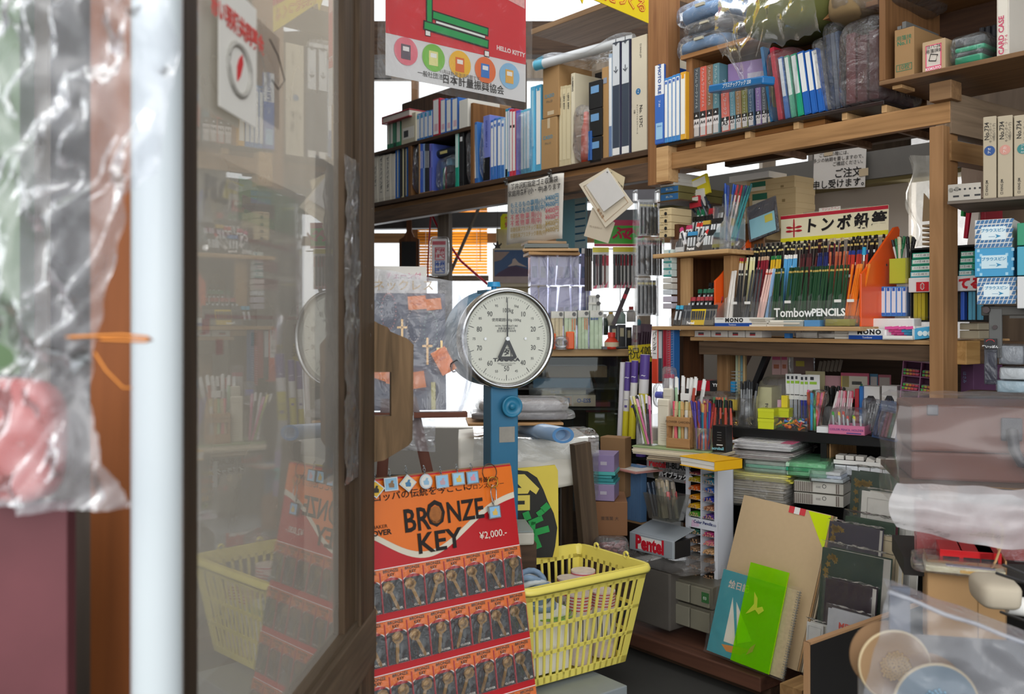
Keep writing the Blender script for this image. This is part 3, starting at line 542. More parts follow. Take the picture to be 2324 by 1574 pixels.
def tier(k,x0,x1,n,spec,jit=2.5,tilt=0):
    name,col,cap,band = spec
    nm = ('front','second','third','top')[k]; z = .012+.0385*k+(.002 if k else 0)-(.022 if k == 3 else 0)
    lab = '%s pencils'.replace('pencils','pencil') % name; lab = '%s in the %s tier of the orange-sided display' % (lab,nm)
    for i in range(n):
        x = PW*(x0+(x1-x0)*(i+.5)/n); d = (.008 if k == 0 else .03+.042*k-.012)+rnd.uniform(0,.01)
        T = T0 @ M.Translation((x,d,z)) @ M.Rotation(math.radians(rnd.uniform(-jit,jit)+tilt),4,'Y') @ M.Rotation(math.radians(-7-rnd.uniform(0,3)),4,'X')
        put_pencil((name,k),col,cap,band,lab,T,.198 if k else .19,grp=lab.split(' in the ')[0]+'s in the '+nm+' tier')
tier(0,.05,.11,6,('white','eee9e2','eee9e2',None),tilt=2); tier(0,.12,.18,5,('black','1d1d20','1d1d20','b9b9a8')); tier(0,.19,.3,5,('dark grey','4a4c50','2d2f33',None),tilt=4)
tier(0,.3,.345,4,('pale pink','ecc5bb','f0d0c4','c7523f'),tilt=7); tier(0,.35,.4,5,('pale blue','8fb2d8','a8c4e0',None),tilt=6)
tier(0,.4,.885,40,('dark green','22492e','1c3f28','b39a4a'),3); tier(0,.89,.98,8,('bright orange','ea7b1c','e88a3a',None),3,tilt=7)
tier(1,.05,.12,6,('red-capped white','ece2d2','c03040','d4b050')); tier(1,.12,.19,6,('pale lemon','e5dfa8','e9e5c0',None)); tier(1,.2,.29,8,('wine red','8d2131','c9a88a',None)); tier(1,.3,.38,7,('yellow-and-green','e0b52a','2a7a42',None))
tier(1,.4,.5,7,('sky blue and white','5aa6d8','f0ece6',None)); tier(1,.52,.62,7,('maroon','5c2a2c','3e1d20',None)); tier(1,.63,.72,7,('navy','27306a','1d2450',None)); tier(1,.73,.83,7,('cinnamon','b3593c','c06a48',None)); tier(1,.84,.97,9,('vermilion and blue','c03a2c','2b3c88',None))
tier(2,.03,.28,18,('glossy black','17171a','0f0f12','c9b26a')); tier(2,.29,.42,9,('jet black gold-ringed','17171a','18181b','d3bd72')); tier(2,.44,.97,28,('dark brown-black','211a1a','141214','c2a75c'))
tier(3,.06,.26,13,('black with cream band','17171a','141416','d9d3a8')); tier(3,.27,.46,11,('ebony with cream band','1a181a','17161a','d9d3a8')); tier(3,.47,.6,9,('burgundy','4d1d26','2c1218','b08a4a')); tier(3,.6,.74,9,('gold-topped crimson','8c2036','c8b184','d8c79c')); tier(3,.76,.98,14,('dark walnut','231715','151010','a98c52'))
# paintbrush standing at the orange end
T = T0 @ M.Translation((PW*.955,.06,.1)) @ M.Rotation(math.radians(3),4,'Y'); r = thing('paint_brush','paint brush with sky-blue bristles standing among the pencils','brush',T)
B().cyl((0,0,0),(0,0,.11),.003,n=8).obj('handle',mt('b07a48',.4),r); B().cyl((0,0,.11),(0,0,.13),.0045,n=8).obj('ferrule',CHROME,r); B().cyl((0,0,.13),(0,0,.155),.007,.006,n=8).obj('bristles',mt('2f9cc4',.8),r)
# header sign
m,w,h = S.fit(1772,2016,484,548,.215); h = .105; m = S.T(S.s_(1772,.215),.215,S.z(1894,545,.215))
r = thing('brand_sign','cream sign with red dragonfly and brushed black characters above the pencils','sign',m)
B().box(0,w,0,.004,0,h).obj('sign_board',mt('efe6c4',.35,.03),r,bev=.001)
B().box(0,w,-.0012,0,h*.87,h*.985).obj('red_stripe',mt('c0253a',.4),r); B().box(0,w,-.0012,0,h*.06,h*.2).obj('yellow_stripe',mt('e6dc20',.4),r)
for k,c_ in enumerate('トンボ鉛筆'): txt(c_,w*(.3+.155*k),h*.53,.055,'1c1a1c',r,y=-.002,bold=.035,shear=.1)
b = B(); cx,cz = w*.135,h*.5
b.prism([(cx-.002,cz-.03),(cx+.002,cz-.03),(cx+.003,cz+.015),(cx+.0015,cz+.036),(cx-.0015,cz+.036),(cx-.003,cz+.015)],-.002,0)
for sx in (-1,1):
    for (dz,a) in ((.004,14),(-.008,2)):
        L_ = .034; pl = []
        for t in range(13):
            an = 2*math.pi*t/12; px = L_/2+math.cos(an)*L_/2; pz = math.sin(an)*.0045*(1 if px > .01 else .6); ar = math.radians(a)
            pl.append((cx+sx*(px*math.cos(ar)),cz+dz+px*math.sin(ar)*.4+pz))
        b.prism(pl[:-1] if sx > 0 else pl[:-1][::-1],-.002,0)
b.obj('dragonfly_emblem',mt('b3222e',.5),r)
B().box(w*.36,w*.56,.012,.014,h*1.0,h*1.14).obj('back_card',mt('dedad2',.5),r); txt('マジックペン',w*.47,h*1.08,.012,'b33a44',r,y=.0115); b = B().box(w*.2,w*.8,.016,.018,h*.4,h*1.06).obj('clear_backing',film('e6e4dc',.3,.5,0),r)
# clear pouch leaning at the sign
m,w,h = S.fit(1693,1778,462,550,.16); r = thing('name_tag_pouch','clear pouch with pale blue card, leaning beside the dragonfly sign','pouch',S.T(S.s_(1700,.16),.16,S.z(1735,546,.16),0,-14,-10)); w *= .82; h *= .98
B().box(0,w,0,.006,0,h).obj('pouch_film',film('d8d8e0',.25,.9,.6,12,.08),r,bev=.002); B().box(w*.08,w*.92,-.001,.0,h*.05,h*.6).obj('blue_card',mt('8fc0cc',.4,.05),r); B().box(w*.02,w*.98,.007,.01,0,h).obj('dark_backing',mt('3f3d40',.5),r)
B().box(w*.6,w*.85,-.002,-.001,h*.35,h*.55).obj('yellow_drawing',mt('c9bd52',.5),r); b = B().lathe([(0,0),(.004,0),(.004,.001),(0,.001)],12); b.obj('snap',CHROME,r,T=M.Translation((w*.45,-.002,h*.82)) @ M.Rotation(math.pi/2,4,'X'))
# ---------------- cream stock boxes behind, on a ledge ----------------
o = struct(B().box(S.s_(1555,.45),S.s_(1815,.45),.4,.8,1.3,1.32).obj('trim_10',DARKW,T=S.T(0,0,0)))
for i,(a,b_,v0,v1,g) in enumerate(((1700,1806,465,520,0),(1700,1806,432,464,1),(1696,1803,406,431,1),(1690,1740,500,545,0),(1640,1698,474,510,0),(1645,1694,440,472,0))):
    o,w,h = carton(S,a,b_,v0,v1,'cream stationery stock box, %s behind the sign' % ('lowest of the wide stack','middle of the wide stack with green label','top of the wide stack with green label','half hidden by the clear pouch','narrow one left of the wide stack'.replace('left of','beside'),'narrow one topping its short stack')[i],'c3ab80',d=.42,dep=.13,flaps=False,name='stock_box',lid=.02)
    if g: patch(o,w*.08,w*.4,h*.45,h*.9,'2e6b55','green_label',-.002); patch(o,w*.08,w*.4,h*.1,h*.42,'d9d2bc','paper_label',-.002)
    B().box(w*.72,w*.78,-.0015,0,h*.1,h*.3).obj('thumb_hole',mt('8f7a52',.7),o)
m,w,h = S.fit(1655,1745,388,408,.4); tag(B().box(0,w,0,.12,0,h*.7).obj('white_board',mt('dcdad6',.5,.04),T=m),'white foam board laid over the cream stock boxes','board')
# ---------------- small timber rack left of the display ----------------
TR = thing('counter_rack','upright brown and pine rack carrying the lead stand beside the pencil display','rack',S.T(0,0,0))
sbox(1523,1540,.0,.2,ZC,1.5,'side_panel',wood('5d3a22','452816','Z'),TR)
sbox(1538,1562,.01,.03,ZC,1.37,'front_stile',wood('c09a6c','a57c50','Z',14),TR)
sbox(1540,1660,.19,.2,ZC,1.5,'back_panel',wood('7a5433','5d3c22','Z'),TR)
sbox(1634,1652,.02,.19,ZC,1.37,'side_panel',wood('b88f62','9a7148','Z',14),TR)
sbox(1497,1668,-.04,.2,1.372,1.388,'top_board',wood('d0ab7c','b38a5a'),TR)
sbox(1524,1650,.12,.2,ZC+.0,1.2,'step',DARKW,TR)
# lead stand on top: acrylic tray with lead cases
def acrylic(name,lab,T,w,d,h0,h1,text=None,cat='stand',tiers=0):
    r = thing(name,lab,cat,T); A = AC_
    B().box(0,w,0,.002,0,h0).obj('front_panel',A,r); B().box(0,w,d,d+.002,0,h1).obj('back_panel',A,r)
    for x in (0,w): B().add([(x,0,0),(x,d,0),(x,d,h1),(x,d*.5,h1),(x,0,h0)],[(0,1,2,3,4)]).obj('side_panel',A,r,solid=.002)
    B().box(0,w,0,d,0,.003).obj('base',A,r)
    if text: txt(text,w*.5,.011,.014,'ffffff',r,y=-.0012,bold=.04)
    return r
T1 = S.T(S.s_(1521,-.02),-.02,1.389); w1 = S.s_(1616,-.02)-S.s_(1521,-.02)
acrylic('lead_stand','clear acrylic stand of pencil leads on the rack top board',T1,w1,.17,.05,.13,'Pentel')
LC = {}
def leadcase(T,body,cap,lab,grp,h=.075,w=.014):
    k = (body,cap,lab)
    if k not in LC:
        o = B().box(-w/2,w/2,0,.007,0,h*.8).obj('lead_case',mt(body,.25,.05),T=T,bev=.001,seg=1); tag(o,lab,'lead case',grp)
        B().box(-w/2-.0004,w/2+.0004,-.0004,.0074,h*.8,h).obj('cap',mt(cap,.3),o); B().box(-w*.3,w*.3,-.0008,0,h*.25,h*.7).obj('label',mt('d8dcdf' if body[0] in '0123' else '3d4046',.5),o); LC[k] = o; return o
    return dup(LC[k],T,lab,grp)
def leads(T,w,rows,place):
    for (x0,x1,n,y,z,body,cap,nm,tl) in rows:
        for i in range(n):
            leadcase(T @ M.Translation((w*(x0+(x1-x0)*(i+.5)/n),y,z)) @ M.Rotation(math.radians(rnd.uniform(-4,4)+tl),4,'Y') @ M.Rotation(math.radians(-12),4,'X'),body,cap,'%s lead case in %s' % (nm,place),'%s lead cases in %s' % (nm,place))
leads(T1,w1,((.06,.25,4,.012,.004,'d9dbdc','f0ece8','pale grey',0),(.27,.33,1,.012,.03,'e8e6e8','d34f88','pink-topped',-30),(.34,.55,3,.012,.004,'26282c','3d8fc0','black blue-topped',0),(.56,.62,1,.012,.02,'e9e5e2','cf3a3a','red-topped',38),(.72,.95,4,.012,.004,'202226','1a1b1e','plain black',0),
     (.1,.3,3,.05,.035,'efe9ea','d2476f','white rose-topped',-12),(.34,.5,2,.05,.04,'ece8e4','d2332e','white scarlet-topped',10),(.52,.7,3,.05,.045,'35373b','c3a03a','charcoal gold-topped',0),(.72,.98,4,.05,.05,'1f2124','101114','tall black',0),
     (.1,.6,6,.09,.07,'1d1f22','141518','dark',0),(.1,.3,2,.12,.1,'2a7f58','2a7f58','green',0),(.35,.5,2,.12,.1,'b92f38','b92f38','crimson',5),(.6,.98,5,.12,.1,'1b1c1f','121316','rearmost black',0)),'the upper acrylic stand')
T2 = S.T(S.s_(1519,-.045),-.045,ZC+.001); w2 = S.s_(1618,-.045)-S.s_(1519,-.045)
acrylic('lead_stand','clear stepped stand of lead cases under the rack board',T2,w2,.15,.03,.1,'Pentel')
leads(T2,w2,((.03,.22,2,.01,.004,'2b2e33','4ab0d4','sky-capped black',0),(.24,.44,3,.01,.004,'6f7276','54565b','grey',0),(.46,.74,6,.01,.004,'e8c51c','22242a','yellow',0),(.76,.98,4,.01,.004,'77726a','2a2a2c','smoky',0),(.2,.96,8,.045,.035,'2a2b2e','b8464e','black red-marked',0),
     (.3,.96,7,.08,.065,'2a2c2e','3c8a6c','black green-marked',0),(.4,.97,6,.11,.09,'222326','303236','plain dark',0)),'the lower stepped stand')
# pens in a tall cup above
def pen(T,L,r,body,tip,lab,grp,cap=None):
    k = ('pen',L,r,body,tip,lab)
    if k not in LC:
        o = B().cyl((0,0,0),(0,0,L*.8),r,n=8).cyl((0,0,L*.8),(0,0,L*.82),r,r*.7,n=8).obj('pen',mt(body,.3,.06),T=T); tag(o,lab,'pen',grp)
        B().cyl((0,0,L*.82),(0,0,L),r*1.05,r*.85,n=8).box(r*.8,r*1.4,-r*.3,r*.3,L*.7,L*.98).obj('cap',mt(cap or tip,.3,.05),o); LC[k] = o; return o
    return dup(LC[k],T,lab,grp)
def penset(T,R,n,L,r,cols,place,spread=8,tilt=(0,0),z=.004,noun='pen'):
    for i in range(n):
        c_ = cols[i % len(cols)]; a = rnd.uniform(0,6.28); q = R*math.sqrt(rnd.random())*.8
        TT = T @ M.Translation((math.cos(a)*q,math.sin(a)*q,z)) @ M.Rotation(math.radians(tilt[0]+rnd.uniform(-spread,spread)+math.cos(a)*spread*.6),4,'Y') @ M.Rotation(math.radians(tilt[1]-rnd.uniform(-spread,spread)*.6),4,'X')
        pen(TT,L*rnd.choice((.97,1,1.03)),r,c_[1],c_[2],'%s %s in %s' % (c_[0],noun,place),'%s %ss in %s' % (c_[0],noun,place))
def cup(name,lab,T,r,h,m=None,sq=False,cat='cup'):
    b = B()
    if sq: b.box(-r,r,-r,-r+.0015,0,h).box(-r,r,r-.0015,r,0,h).box(-r,-r+.0015,-r,r,0,h).box(r-.0015,r,-r,r,0,h).box(-r,r,-r,r,0,.002)
    else: b.lathe([(0,.001),(r*.95,.001),(r,h),(r*.96,h),(r*.91,.003)],20)
    return tag(b.obj(name,m or AC_,T=T),lab,cat)
Tc = S.T(S.s_(1655,.1),.1,1.389)
cup('clear_cup','tall clear square cup of blue pens on the rack top board',Tc,.042,.17,sq=True)
penset(Tc,.04,14,.21,.004,(('royal blue','2a4aa0','223a84'),('clear blue-capped','9fb6cc','2d5fc0'),('red-tipped clear','d9c9c4','b9343c'),('teal','3e8f92','27676c')),'the tall square cup',9,(6,0),.04)
Tc = S.T(S.s_(1630,.14),.14,1.43); penset(Tc,.03,9,.19,.004,(('smoky grey','6b7078','2d3340'),('steel blue','4e6a90','29406e')),'the heap behind the lead stand',14,(-18,0),.0)
for (a,b_,v0,v1,c_,lb,ry,d) in ((1575,1612,404,450,'d9c92a','yellow and white graphite lead packet tilted behind the lead stand',-14,.13),(1573,1598,430,470,'dcdad2','white upright lead packet with blue head band',-4,.12),(1565,1588,446,472,'c22f3c','red and white small lead packet above the lead stand',-5,.1)):
    m,w,h = S.fit(a,b_,v0,v1,d,None,ry); o = tag(B().box(0,w,0,.012,0,h).obj('lead_packet',mt(c_,.4,.05),T=m,bev=.001),lb,'packet'); patch(o,w*.1,w*.9,h*.55,h*.9,'e4e2d4','label')
# boxes at the upper left of the rack
BX = ((1499,1528,392,404,'c9c6c0','grey-white flat box'),(1498,1528,404,413,'c9c6c0','grey-white flat box'),(1498,1530,413,422,'c3bfb8','grey-white flat box'))
for i,(a,b_,v0,v1,c_,lb) in enumerate(BX):
    o,w,h = carton(S,a,b_,v0,v1,'flat grey-white refill box, %s on the blue-fronted boxes' % ('uppermost','second','lowest')[i],c_,d=.02,dep=.22,flaps=False,name='refill_box'); txt('ユニ替芯(PC)',w*.5,h*.5,.007,'333333',o)
for i,(v0,v1) in enumerate(((422,437),(438,455))):
    o,w,h = carton(S,1499,1540,v0,v1,'long box with blue front and olive side, %s of the pair' % ('upper','lower')[i],'6b6438',d=.02,dep=.3,flaps=False,name='refill_box'); patch(o,w*.02,w*.98,h*.1,h*.9,'2a6398','blue_front'); txt('abc erasers'[:0] or '消しゴム',w*.5,h*.5,.009,'d7e0c8',o,y=-.0012)
tag(B().box(S.s_(1492,.0),S.s_(1545,.0),.0,.28,S.z(1515,458),S.z(1515,455)).obj('ledge_board',DARKW,T=S.T(0,0,0)),'thin dark ledge board under the blue-fronted boxes','board')
for i in range(4):
    v0 = 472+i*16.6
    o,w,h = carton(S,1496,1523,v0,v0+16,'small cream drawer box with thumb notch, %s of the column' % nth(i),'d2bd92',d=-.02,dep=.12,flaps=False,name='drawer_box')
    b = B().cyl((w*.55,-.001,h*.2),(w*.55,.0005,h*.2),h*.25,n=14); b.obj('thumb_notch',BLK,o); txt('Color Wire',w*.4,h*.75,.008,'6a5a40',o)
for i in range(4):
    v0 = 566+i*15.5
    o,w,h = carton(S,1506,1524,v0,v0+15,'tiny teal and white staple box, %s in the column under the board' % nth(i),'c9d8d4',d=-.03,dep=.1,flaps=False,name='staple_box'); patch(o,0,w,0,h*.3,'4a9a94','teal_edge'); txt('E',w*.75,h*.62,.012,'2a8fae',o,bold=.04)
for i,(v0,v1,c_) in enumerate(((630,641,'d5d2cc'),(643,656,'c4c0b8'),(657,668,'cfd6dc'),(672,685,'c3bccb'),(688,700,'b9b4be'))):
    o,w,h = carton(S,1504,1525,v0,v1,'small whitish packet, %s under the teal staple boxes' % nth(i),c_,d=-.03,dep=.1,flaps=False,name='small_packet')
# items on the counter boards
def mono(F,a,b_,v0,v1,d,lab,zb,tail=True):
    m,w,h = F.fit(a,b_,v0,v1,d,zb); r = thing('eraser_box',lab,'box',m)
    B().box(0,w,0,.05,h*.38,h).obj('white_side',mt('e8e8e6',.35),r); B().box(0,w,0,.05,0,h*.38).obj('blue_band',mt('1e4a9c',.35),r)
    txt('MONO',w*.55,h*.68,h*.6,'17181c',r,y=-.001,bold=.05,sp=1.25,sx=1.15); txt('Tombow',w*.5,h*.17,h*.28,'dfe4ee',r,y=-.001); txt('PLASTIC ERASER',w*.15,h*.85,h*.14,'555555',r,y=-.001); return r
mono(S,1622,1704,720,736,-.05,'white and blue eraser box under the clear pencil front',ZC)
mono(S,1926,2012,746,769,-.02,'larger white and blue eraser box on the lower counter board',1.0725)
for i in range(4):
    a = 1575+i*39; o,w,h = carton(S,a,a+36,750,766,'small white box with tiny red and grey mark, %s from the pine block' % nth(i),'e6e3de',d=.0,dep=.06,zb=1.0725,flaps=False,name='white_carton')
    patch(o,w*.28,w*.62,h*.28,h*.5,'c0424c','red_mark'); patch(o,w*.28,w*.62,h*.5,h*.72,'55585c','grey_mark')
def pile(F,a,b_,v0,v1,d,n,lab,zb,dep=.1,cols=('e2ddd2','cfc8ba'),nm='paper_pad',cat='pad'):
    m,w,h = F.fit(a,b_,v0,v1,d,zb)
    for i in range(n):
        dx = rnd.uniform(-.05,.05)*w; T = m @ M.Translation((dx,rnd.uniform(-.01,.01),h*i/n)) @ M.Rotation(rnd.uniform(-.06,.06),4,'Z')
        tag(B().box(0,w,0,dep,0,h/n*.96).obj(nm,mt(cols[i % len(cols)],.6,.06),T=T,bev=.0005,seg=1),lab % nth(i),cat)
pile(S,1702,1740,720,738,-.05,5,'thin paper bag packet, %s from the bottom of the short pile',ZC,.1)
pile(S,1742,1812,726,738,-.05,3,'flat cream envelope packet, %s from the bottom by the short pile',ZC,.1)
m,w,h = S.fit(1825,1860,726,737,-.05,ZC); tag(B().box(0,w,0,.03,0,h).obj('blue_box',mt('5c93c4',.3),T=m,bev=.001),'slim light blue box under the pencil display front','box')
m,w,h = S.fit(1778,1822,728,738,-.05,ZC); tag(B().box(0,w,0,.03,0,h).obj('slim_case',mt('9ea6a4',.3),T=m,bev=.001),'slim grey case beside the light blue box','case')
m,w,h = S.fit(1862,1936,716,737,-.06,ZC); r = thing('bagged_pad','olive-yellow pad in a clear bag under the pencil display','pad',m); B().box(w*.1,w*.85,.01,.07,.002,h*.7).obj('pad',mt('a9a04a',.5),r); B().blob(w,.09,h,.12,20,.4,24,seed=90).obj('film',BAG,r)
for i,(a,b_,v0,v1) in enumerate(((1797,1856,746,767),(1850,1895,750,768))):
    m,w,h = S.fit(a,b_,v0,v1,-.01,1.0725); r = thing('bagged_envelopes','white envelopes in a crinkled bag, %s of the two on the lower board' % nth(i),'bag',m); B().box(w*.1,w*.9,.01,.08,.002,h*.6).obj('envelope',mt('e6e3dd',.6),r); B().blob(w,.1,h,.14,20,.45,24,seed=92+i).obj('film',film('ffffff',.3,.8,.8,20,.1),r)
m,w,h = S.fit(1894,1926,740,768,-.01,1.0725)
for i in range(4): tag(B().box(0,w,0,.06,h*.22*i,h*.22*i+h*.2).obj('card_packet',mt('d9d4ca',.5),T=m,bev=.0005),'cream card packet, %s from the bottom beside the larger eraser box' % nth(i),'packet')
m,w,h = S.fit(1780,1792,756,766,-.01,1.0725); tag(B().box(0,w,0,.02,0,h).obj('tiny_eraser',mt('2f6fb0',.4),T=m,bev=.001),'tiny blue eraser lying between white boxes and bagged envelopes','eraser')
# white tray box and the pink and blue erasers
m,w,h = S.fit(1973,2074,722,752,.05,1.0725); r = thing('white_tray','long white plastic tray with clipped blue box under the small binders','tray',m)
B().box(0,w,0,.05,h*.45,h).obj('tray_body',mt('e9e9e7',.4),r,bev=.004); B().box(w*.1,w*.95,-.002,.03,0,h*.45).obj('blue_inner',mt('2a5298',.4),r)
m,w,h = S.fit(2003,2072,740,772,-.03,1.0725); r = thing('eraser_tray','open white box heaped with pink and blue paper-wrapped erasers','box',m); B().box(0,w,0,.08,0,.004).box(0,w,0,.002,0,h*.3).box(0,.002,0,.08,0,h*.8).box(w-.002,w,0,.08,0,h*.8).box(0,w,.078,.08,0,h).obj('box_body',WHT,r)
for k in range(4):
    for j in range(4):
        c_ = 'e0559a' if (j < 2 or k == 3) else '4aa8d4'; T = m @ M.Translation((w*(.04+.23*j),.006+.016*(3-k),.006+h*.2*k)) @ M.Rotation(math.radians(-8+5*rnd.random()),4,'Y')
        key = ('er',c_)
        if key not in LC:
            o = B().box(0,.024,0,.012,0,.009).obj('eraser',mt(c_,.5),T=T,bev=.0008); B().box(.024,.029,.0005,.0115,.0005,.0085).obj('rubber_end',WHT,o); LC[key] = o; tag(o,'%s sleeved eraser heaped in the open white box' % ('pink' if c_[0] == 'e' else 'blue'),'eraser','%s erasers in the white box' % ('pink' if c_[0] == 'e' else 'blue'))
        else: dup(LC[key],T)
m,w,h = S.fit(2075,2121,734,770,-.02,1.0725); r = thing('eraser_tray','blue picture-wrapped eraser pack beside the post','pack',m); B().box(0,w,0,.06,0,h*.7).obj('pack_body',mt('4a9fc8',.4),r,T=M.Rotation(math.radians(-8),4,'Y'),bev=.002)
for k in range(3): B().cyl((w*(.3+.25*k),-.002,h*.4),(w*(.3+.25*k),-.001,h*.4),h*.16,n=14).obj('printed_mark',mt('cfe0e4',.5),r)
# small blue binders in a row
for i in range(6):
    a = 1986+i*12.2; filebook(S,a,a+11.6,650,1.145,'4f8fd8','small sky-blue binder, %s in the row by the orange panel' % nth(i),'binder','small_binder',d=.1,dep=.06,plate='dfe7f0',square=(.85,'3060b8'),foot=(.12,'3a6fc4'))
# yellow cup with pens on clear shelf
m,w,h = S.fit(2018,2062,586,643,.1); Tc = m @ M.Translation((w/2,w/2,0)); r = cup('yellow_cup','square lime-yellow cup of pens beside the orange panel',Tc,w/2,h,mt('b9bd3c',.3,.04),sq=True)
penset(Tc,.025,12,.13,.0045,(('bottle green','1f7a48','1c6a3e'),('black','1f2022','1a1b1d'),('white capped','dcdcd8','2c2d30'),('cream round-topped','d9d3bd','d2cba8')),'the lime-yellow cup',12,(3,0),.02)
B().box(0,.3,0,.1,0,.004)
tag(B().box(S.s_(1983,.1),S.s_(2121,.1),.08,.3,1.138,1.143).box(S.s_(2062,.1),S.s_(2064,.1),.08,.3,1.143,1.33).obj('clear_riser',AC_,T=S.T(0,0,0)),'clear acrylic riser shelf beneath the sky-blue binders','shelf')
# lead dispenser with green boxes and the white red-emblem header, running behind the post
r = thing('lead_dispenser','black cased dispenser with white header and red square emblem behind the post','dispenser',S.T(S.s_(2066,.1),.1,0)); wd = S.s_(2216,.1)-S.s_(2066,.1); zt = lambda v: S.z(2090,v,.1)
B().box(0,wd,.0,.12,zt(632),zt(564)).obj('upper_case',mt('2b2d30',.3),r) if 0 else None
b = B().box(0,wd,.10,.12,zt(730),zt(564)).box(0,.003,0,.12,zt(730),zt(564)).box(wd-.003,wd,0,.12,zt(730),zt(564)).box(0,wd,0,.12,zt(566),zt(562)).box(0,wd,0,.12,zt(730),zt(727)); b.obj('case',mt('26282a',.3),r)
B().box(0,wd,-.012,.1,zt(663),zt(630)).obj('header',mt('e4e3e2',.3),r,bev=.002)
B().box(.026,.066,-.0135,-.011,zt(661),zt(640)).obj('red_square',mt('c8202c',.4),r); B().tube([(.046+.009*math.sin(k*math.pi/3)*.8,-.014,(zt(650))+.011*math.cos(k*math.pi/3)) for k in range(6)],.0008,closed=True).tube([(.046+.004*math.sin(k*math.pi/3),-.014,zt(650)+.011*math.cos(k*math.pi/3)) for k in range(6)],.0008,closed=True).obj('emblem',WHT,r)
txt('てる',wd*.93,zt(648),.036,'c8202c',r,y=-.0135,bold=.06,shear=.15)
for k in range(3): B().box(.01+.05*k,.012+.05*k,.0,.1,zt(727),zt(666)).obj('slot_divider',AC_,r)
for (x0,c_,n,nm) in ((.008,'b8a82c',3,'olive-yellow'),(.155,'3a62c0',1,'royal blue'),(.178,'5aa2c0',3,'light blue')):
    for k in range(n): tag(B().box(0,.011,0,.02,0,.085).obj('lead_box',mt(c_,.35),T=S.T(S.s_(2066,.1)+x0+.0125*k,.105,zt(726)),bev=.0008),'%s slim lead box in the dispenser below the white header, %s of its colour' % (nm,nth(k)),'box')
for j,(u0,u1) in enumerate(((2070,2118),(2180,2212))):
    for k in range(4):
        v0 = 573+14.3*k; o,w,h = carton(S,u0-k*1.5,u1-k*1.5,v0+(j*-3),v0+13.3+(j*-3),'green lead carton marked 10, %s down on the %s side of the post' % (nth(k),('counter','window')[j]),'2f9f80' if k < 3 else '45a8b4',d=.09,dep=.09,flaps=False,name='lead_carton')
        patch(o,w*.06,w*.9,h*.25,h*.85,'dfe5e0','white_label'); txt('ハイ芯 HB 10',w*.48,h*.55,h*.42,'3c4a48',o,y=-.0012)
# ---------------- beyond the post: pin boxes, tall cartons, bracket shelf ----------------
RX = Fr(2230,2.55,RT+14)
def pins(v0,v1,u0,u1,base,lab,blue):
    m,w,h = RX.fit(u0,u1,v0,v1,0); o = B().box(0,w,0,.13,0,h).obj('pin_box',mt(base,.5,.05),T=m,bev=.002); tag(o,lab,'box')
    b = B()
    for i in range(9):
        for j in range(6):
            x = w*(i+.5)/9+(.004 if j % 2 else 0); z = h*(j+.5)/6
            if blue:
                if not (i < 2 or i > 6): continue
                if (i+j) % 2: b.box(x-w*.035,x+w*.035,-.0006,0,z-h*.05,z+h*.05)
            elif not (.2 < x/w < .85 and .25 < z/h < .75):
                b.prism([(x-.006,z-.005),(x+.002,z-.005),(x+.006,z+.005),(x-.002,z+.005)],-.0006,0)
    b.obj('printed_pattern',mt('3f6f9c' if not blue else '9fcce0',.5),o)
    patch(o,w*.18,w*.84,h*.28,h*.74,'d8e6ea' if not blue else 'c4dce4','label_panel',-.0014); txt('ブラウスピン',w*.5,h*.6,h*.13,'2f86b0',o,y=-.002,bold=.03); txt('—➤',w*.55,h*.4,h*.2,'2f86b0',o,y=-.002)
    return o
pins(497,562,2212,2297,'d9d8d4','patterned white pin box, topmost of the three beyond the post',False)
pins(562,627,2212,2300,'3f97c4','bright blue pin box between two patterned white ones',True)
pins(629,690,2217,2306,'d4d3cf','patterned white pin box, bottom of the three on the steel hook arm',False)
m,w,h = RX.fit(2318,2400,455,700,-.02); 
for k,(z0,z1,c_) in enumerate(((0,.3,'cfd0d0'),(.31,.58,'4aa0b8'),(.59,.8,'2f8f6c'))): tag(B().box(0,.1,0,.13,h*z0,h*z1).obj('pin_box',mt(c_,.5,.06),T=RX.T(RX.s_(2311),-.02,RX.z(2311,700)),bev=.002),('grey-white','cyan','green')[k]+' small box at the picture edge beyond the pin boxes','box')
# steel hook arm stand
r = thing('steel_hanger','dark steel bracket arm and hanging rail beneath the pin boxes','bracket',RX.T(RX.s_(2240),.03,0)); z = lambda v: RX.z(2250,v,.03)
B().box(-.02,.2,0,.02,z(716),z(694)).prism([(.05,z(722)),(.2,z(722)),(.2,z(716)),(.05,z(716))],0,.02).obj('arm',mt('4b4843',.5,.2),r,bev=.003)
B().box(0,.032,-.005,.01,z(812),z(700)).obj('rail',mt('5a5a58',.5,.2),r,bev=.002); B().cyl((.016,-.012,z(742)),(.016,0,z(742)),.006,n=12).cyl((-.004,-.02,z(703)),(-.004,0,z(703)),.009,n=12).obj('bolt',mt('3f3232',.4),r)
m,w,h = RX.fit(2233,2262,768,872,.0); r = thing('hanging_blister','slim pen set in black-headed blister hanging from the steel rail','blister pack',m)
B().box(0,w,0,.008,h*.77,h).obj('header_card',mt('17171a',.4),r); B().box(0,w,0,.015,0,h*.77).obj('blister',film('8f93a0',.4,.6,.2),r,bev=.003); B().box(w*.2,w*.8,.004,.01,h*.04,h*.7).obj('pen_box',mt('4a4658',.4),r); txt('筆いっぽん',w*.5,h*.82,.008,'e0e0e0',r,y=-.001,bold=.03)
B().tube([(w*.5+.01*math.cos(a),-.001,h*.93+.006*math.sin(a)) for a in [math.pi*k/8 for k in range(9)]],.0008).obj('red_arc',mt('c8383c',.5),r)
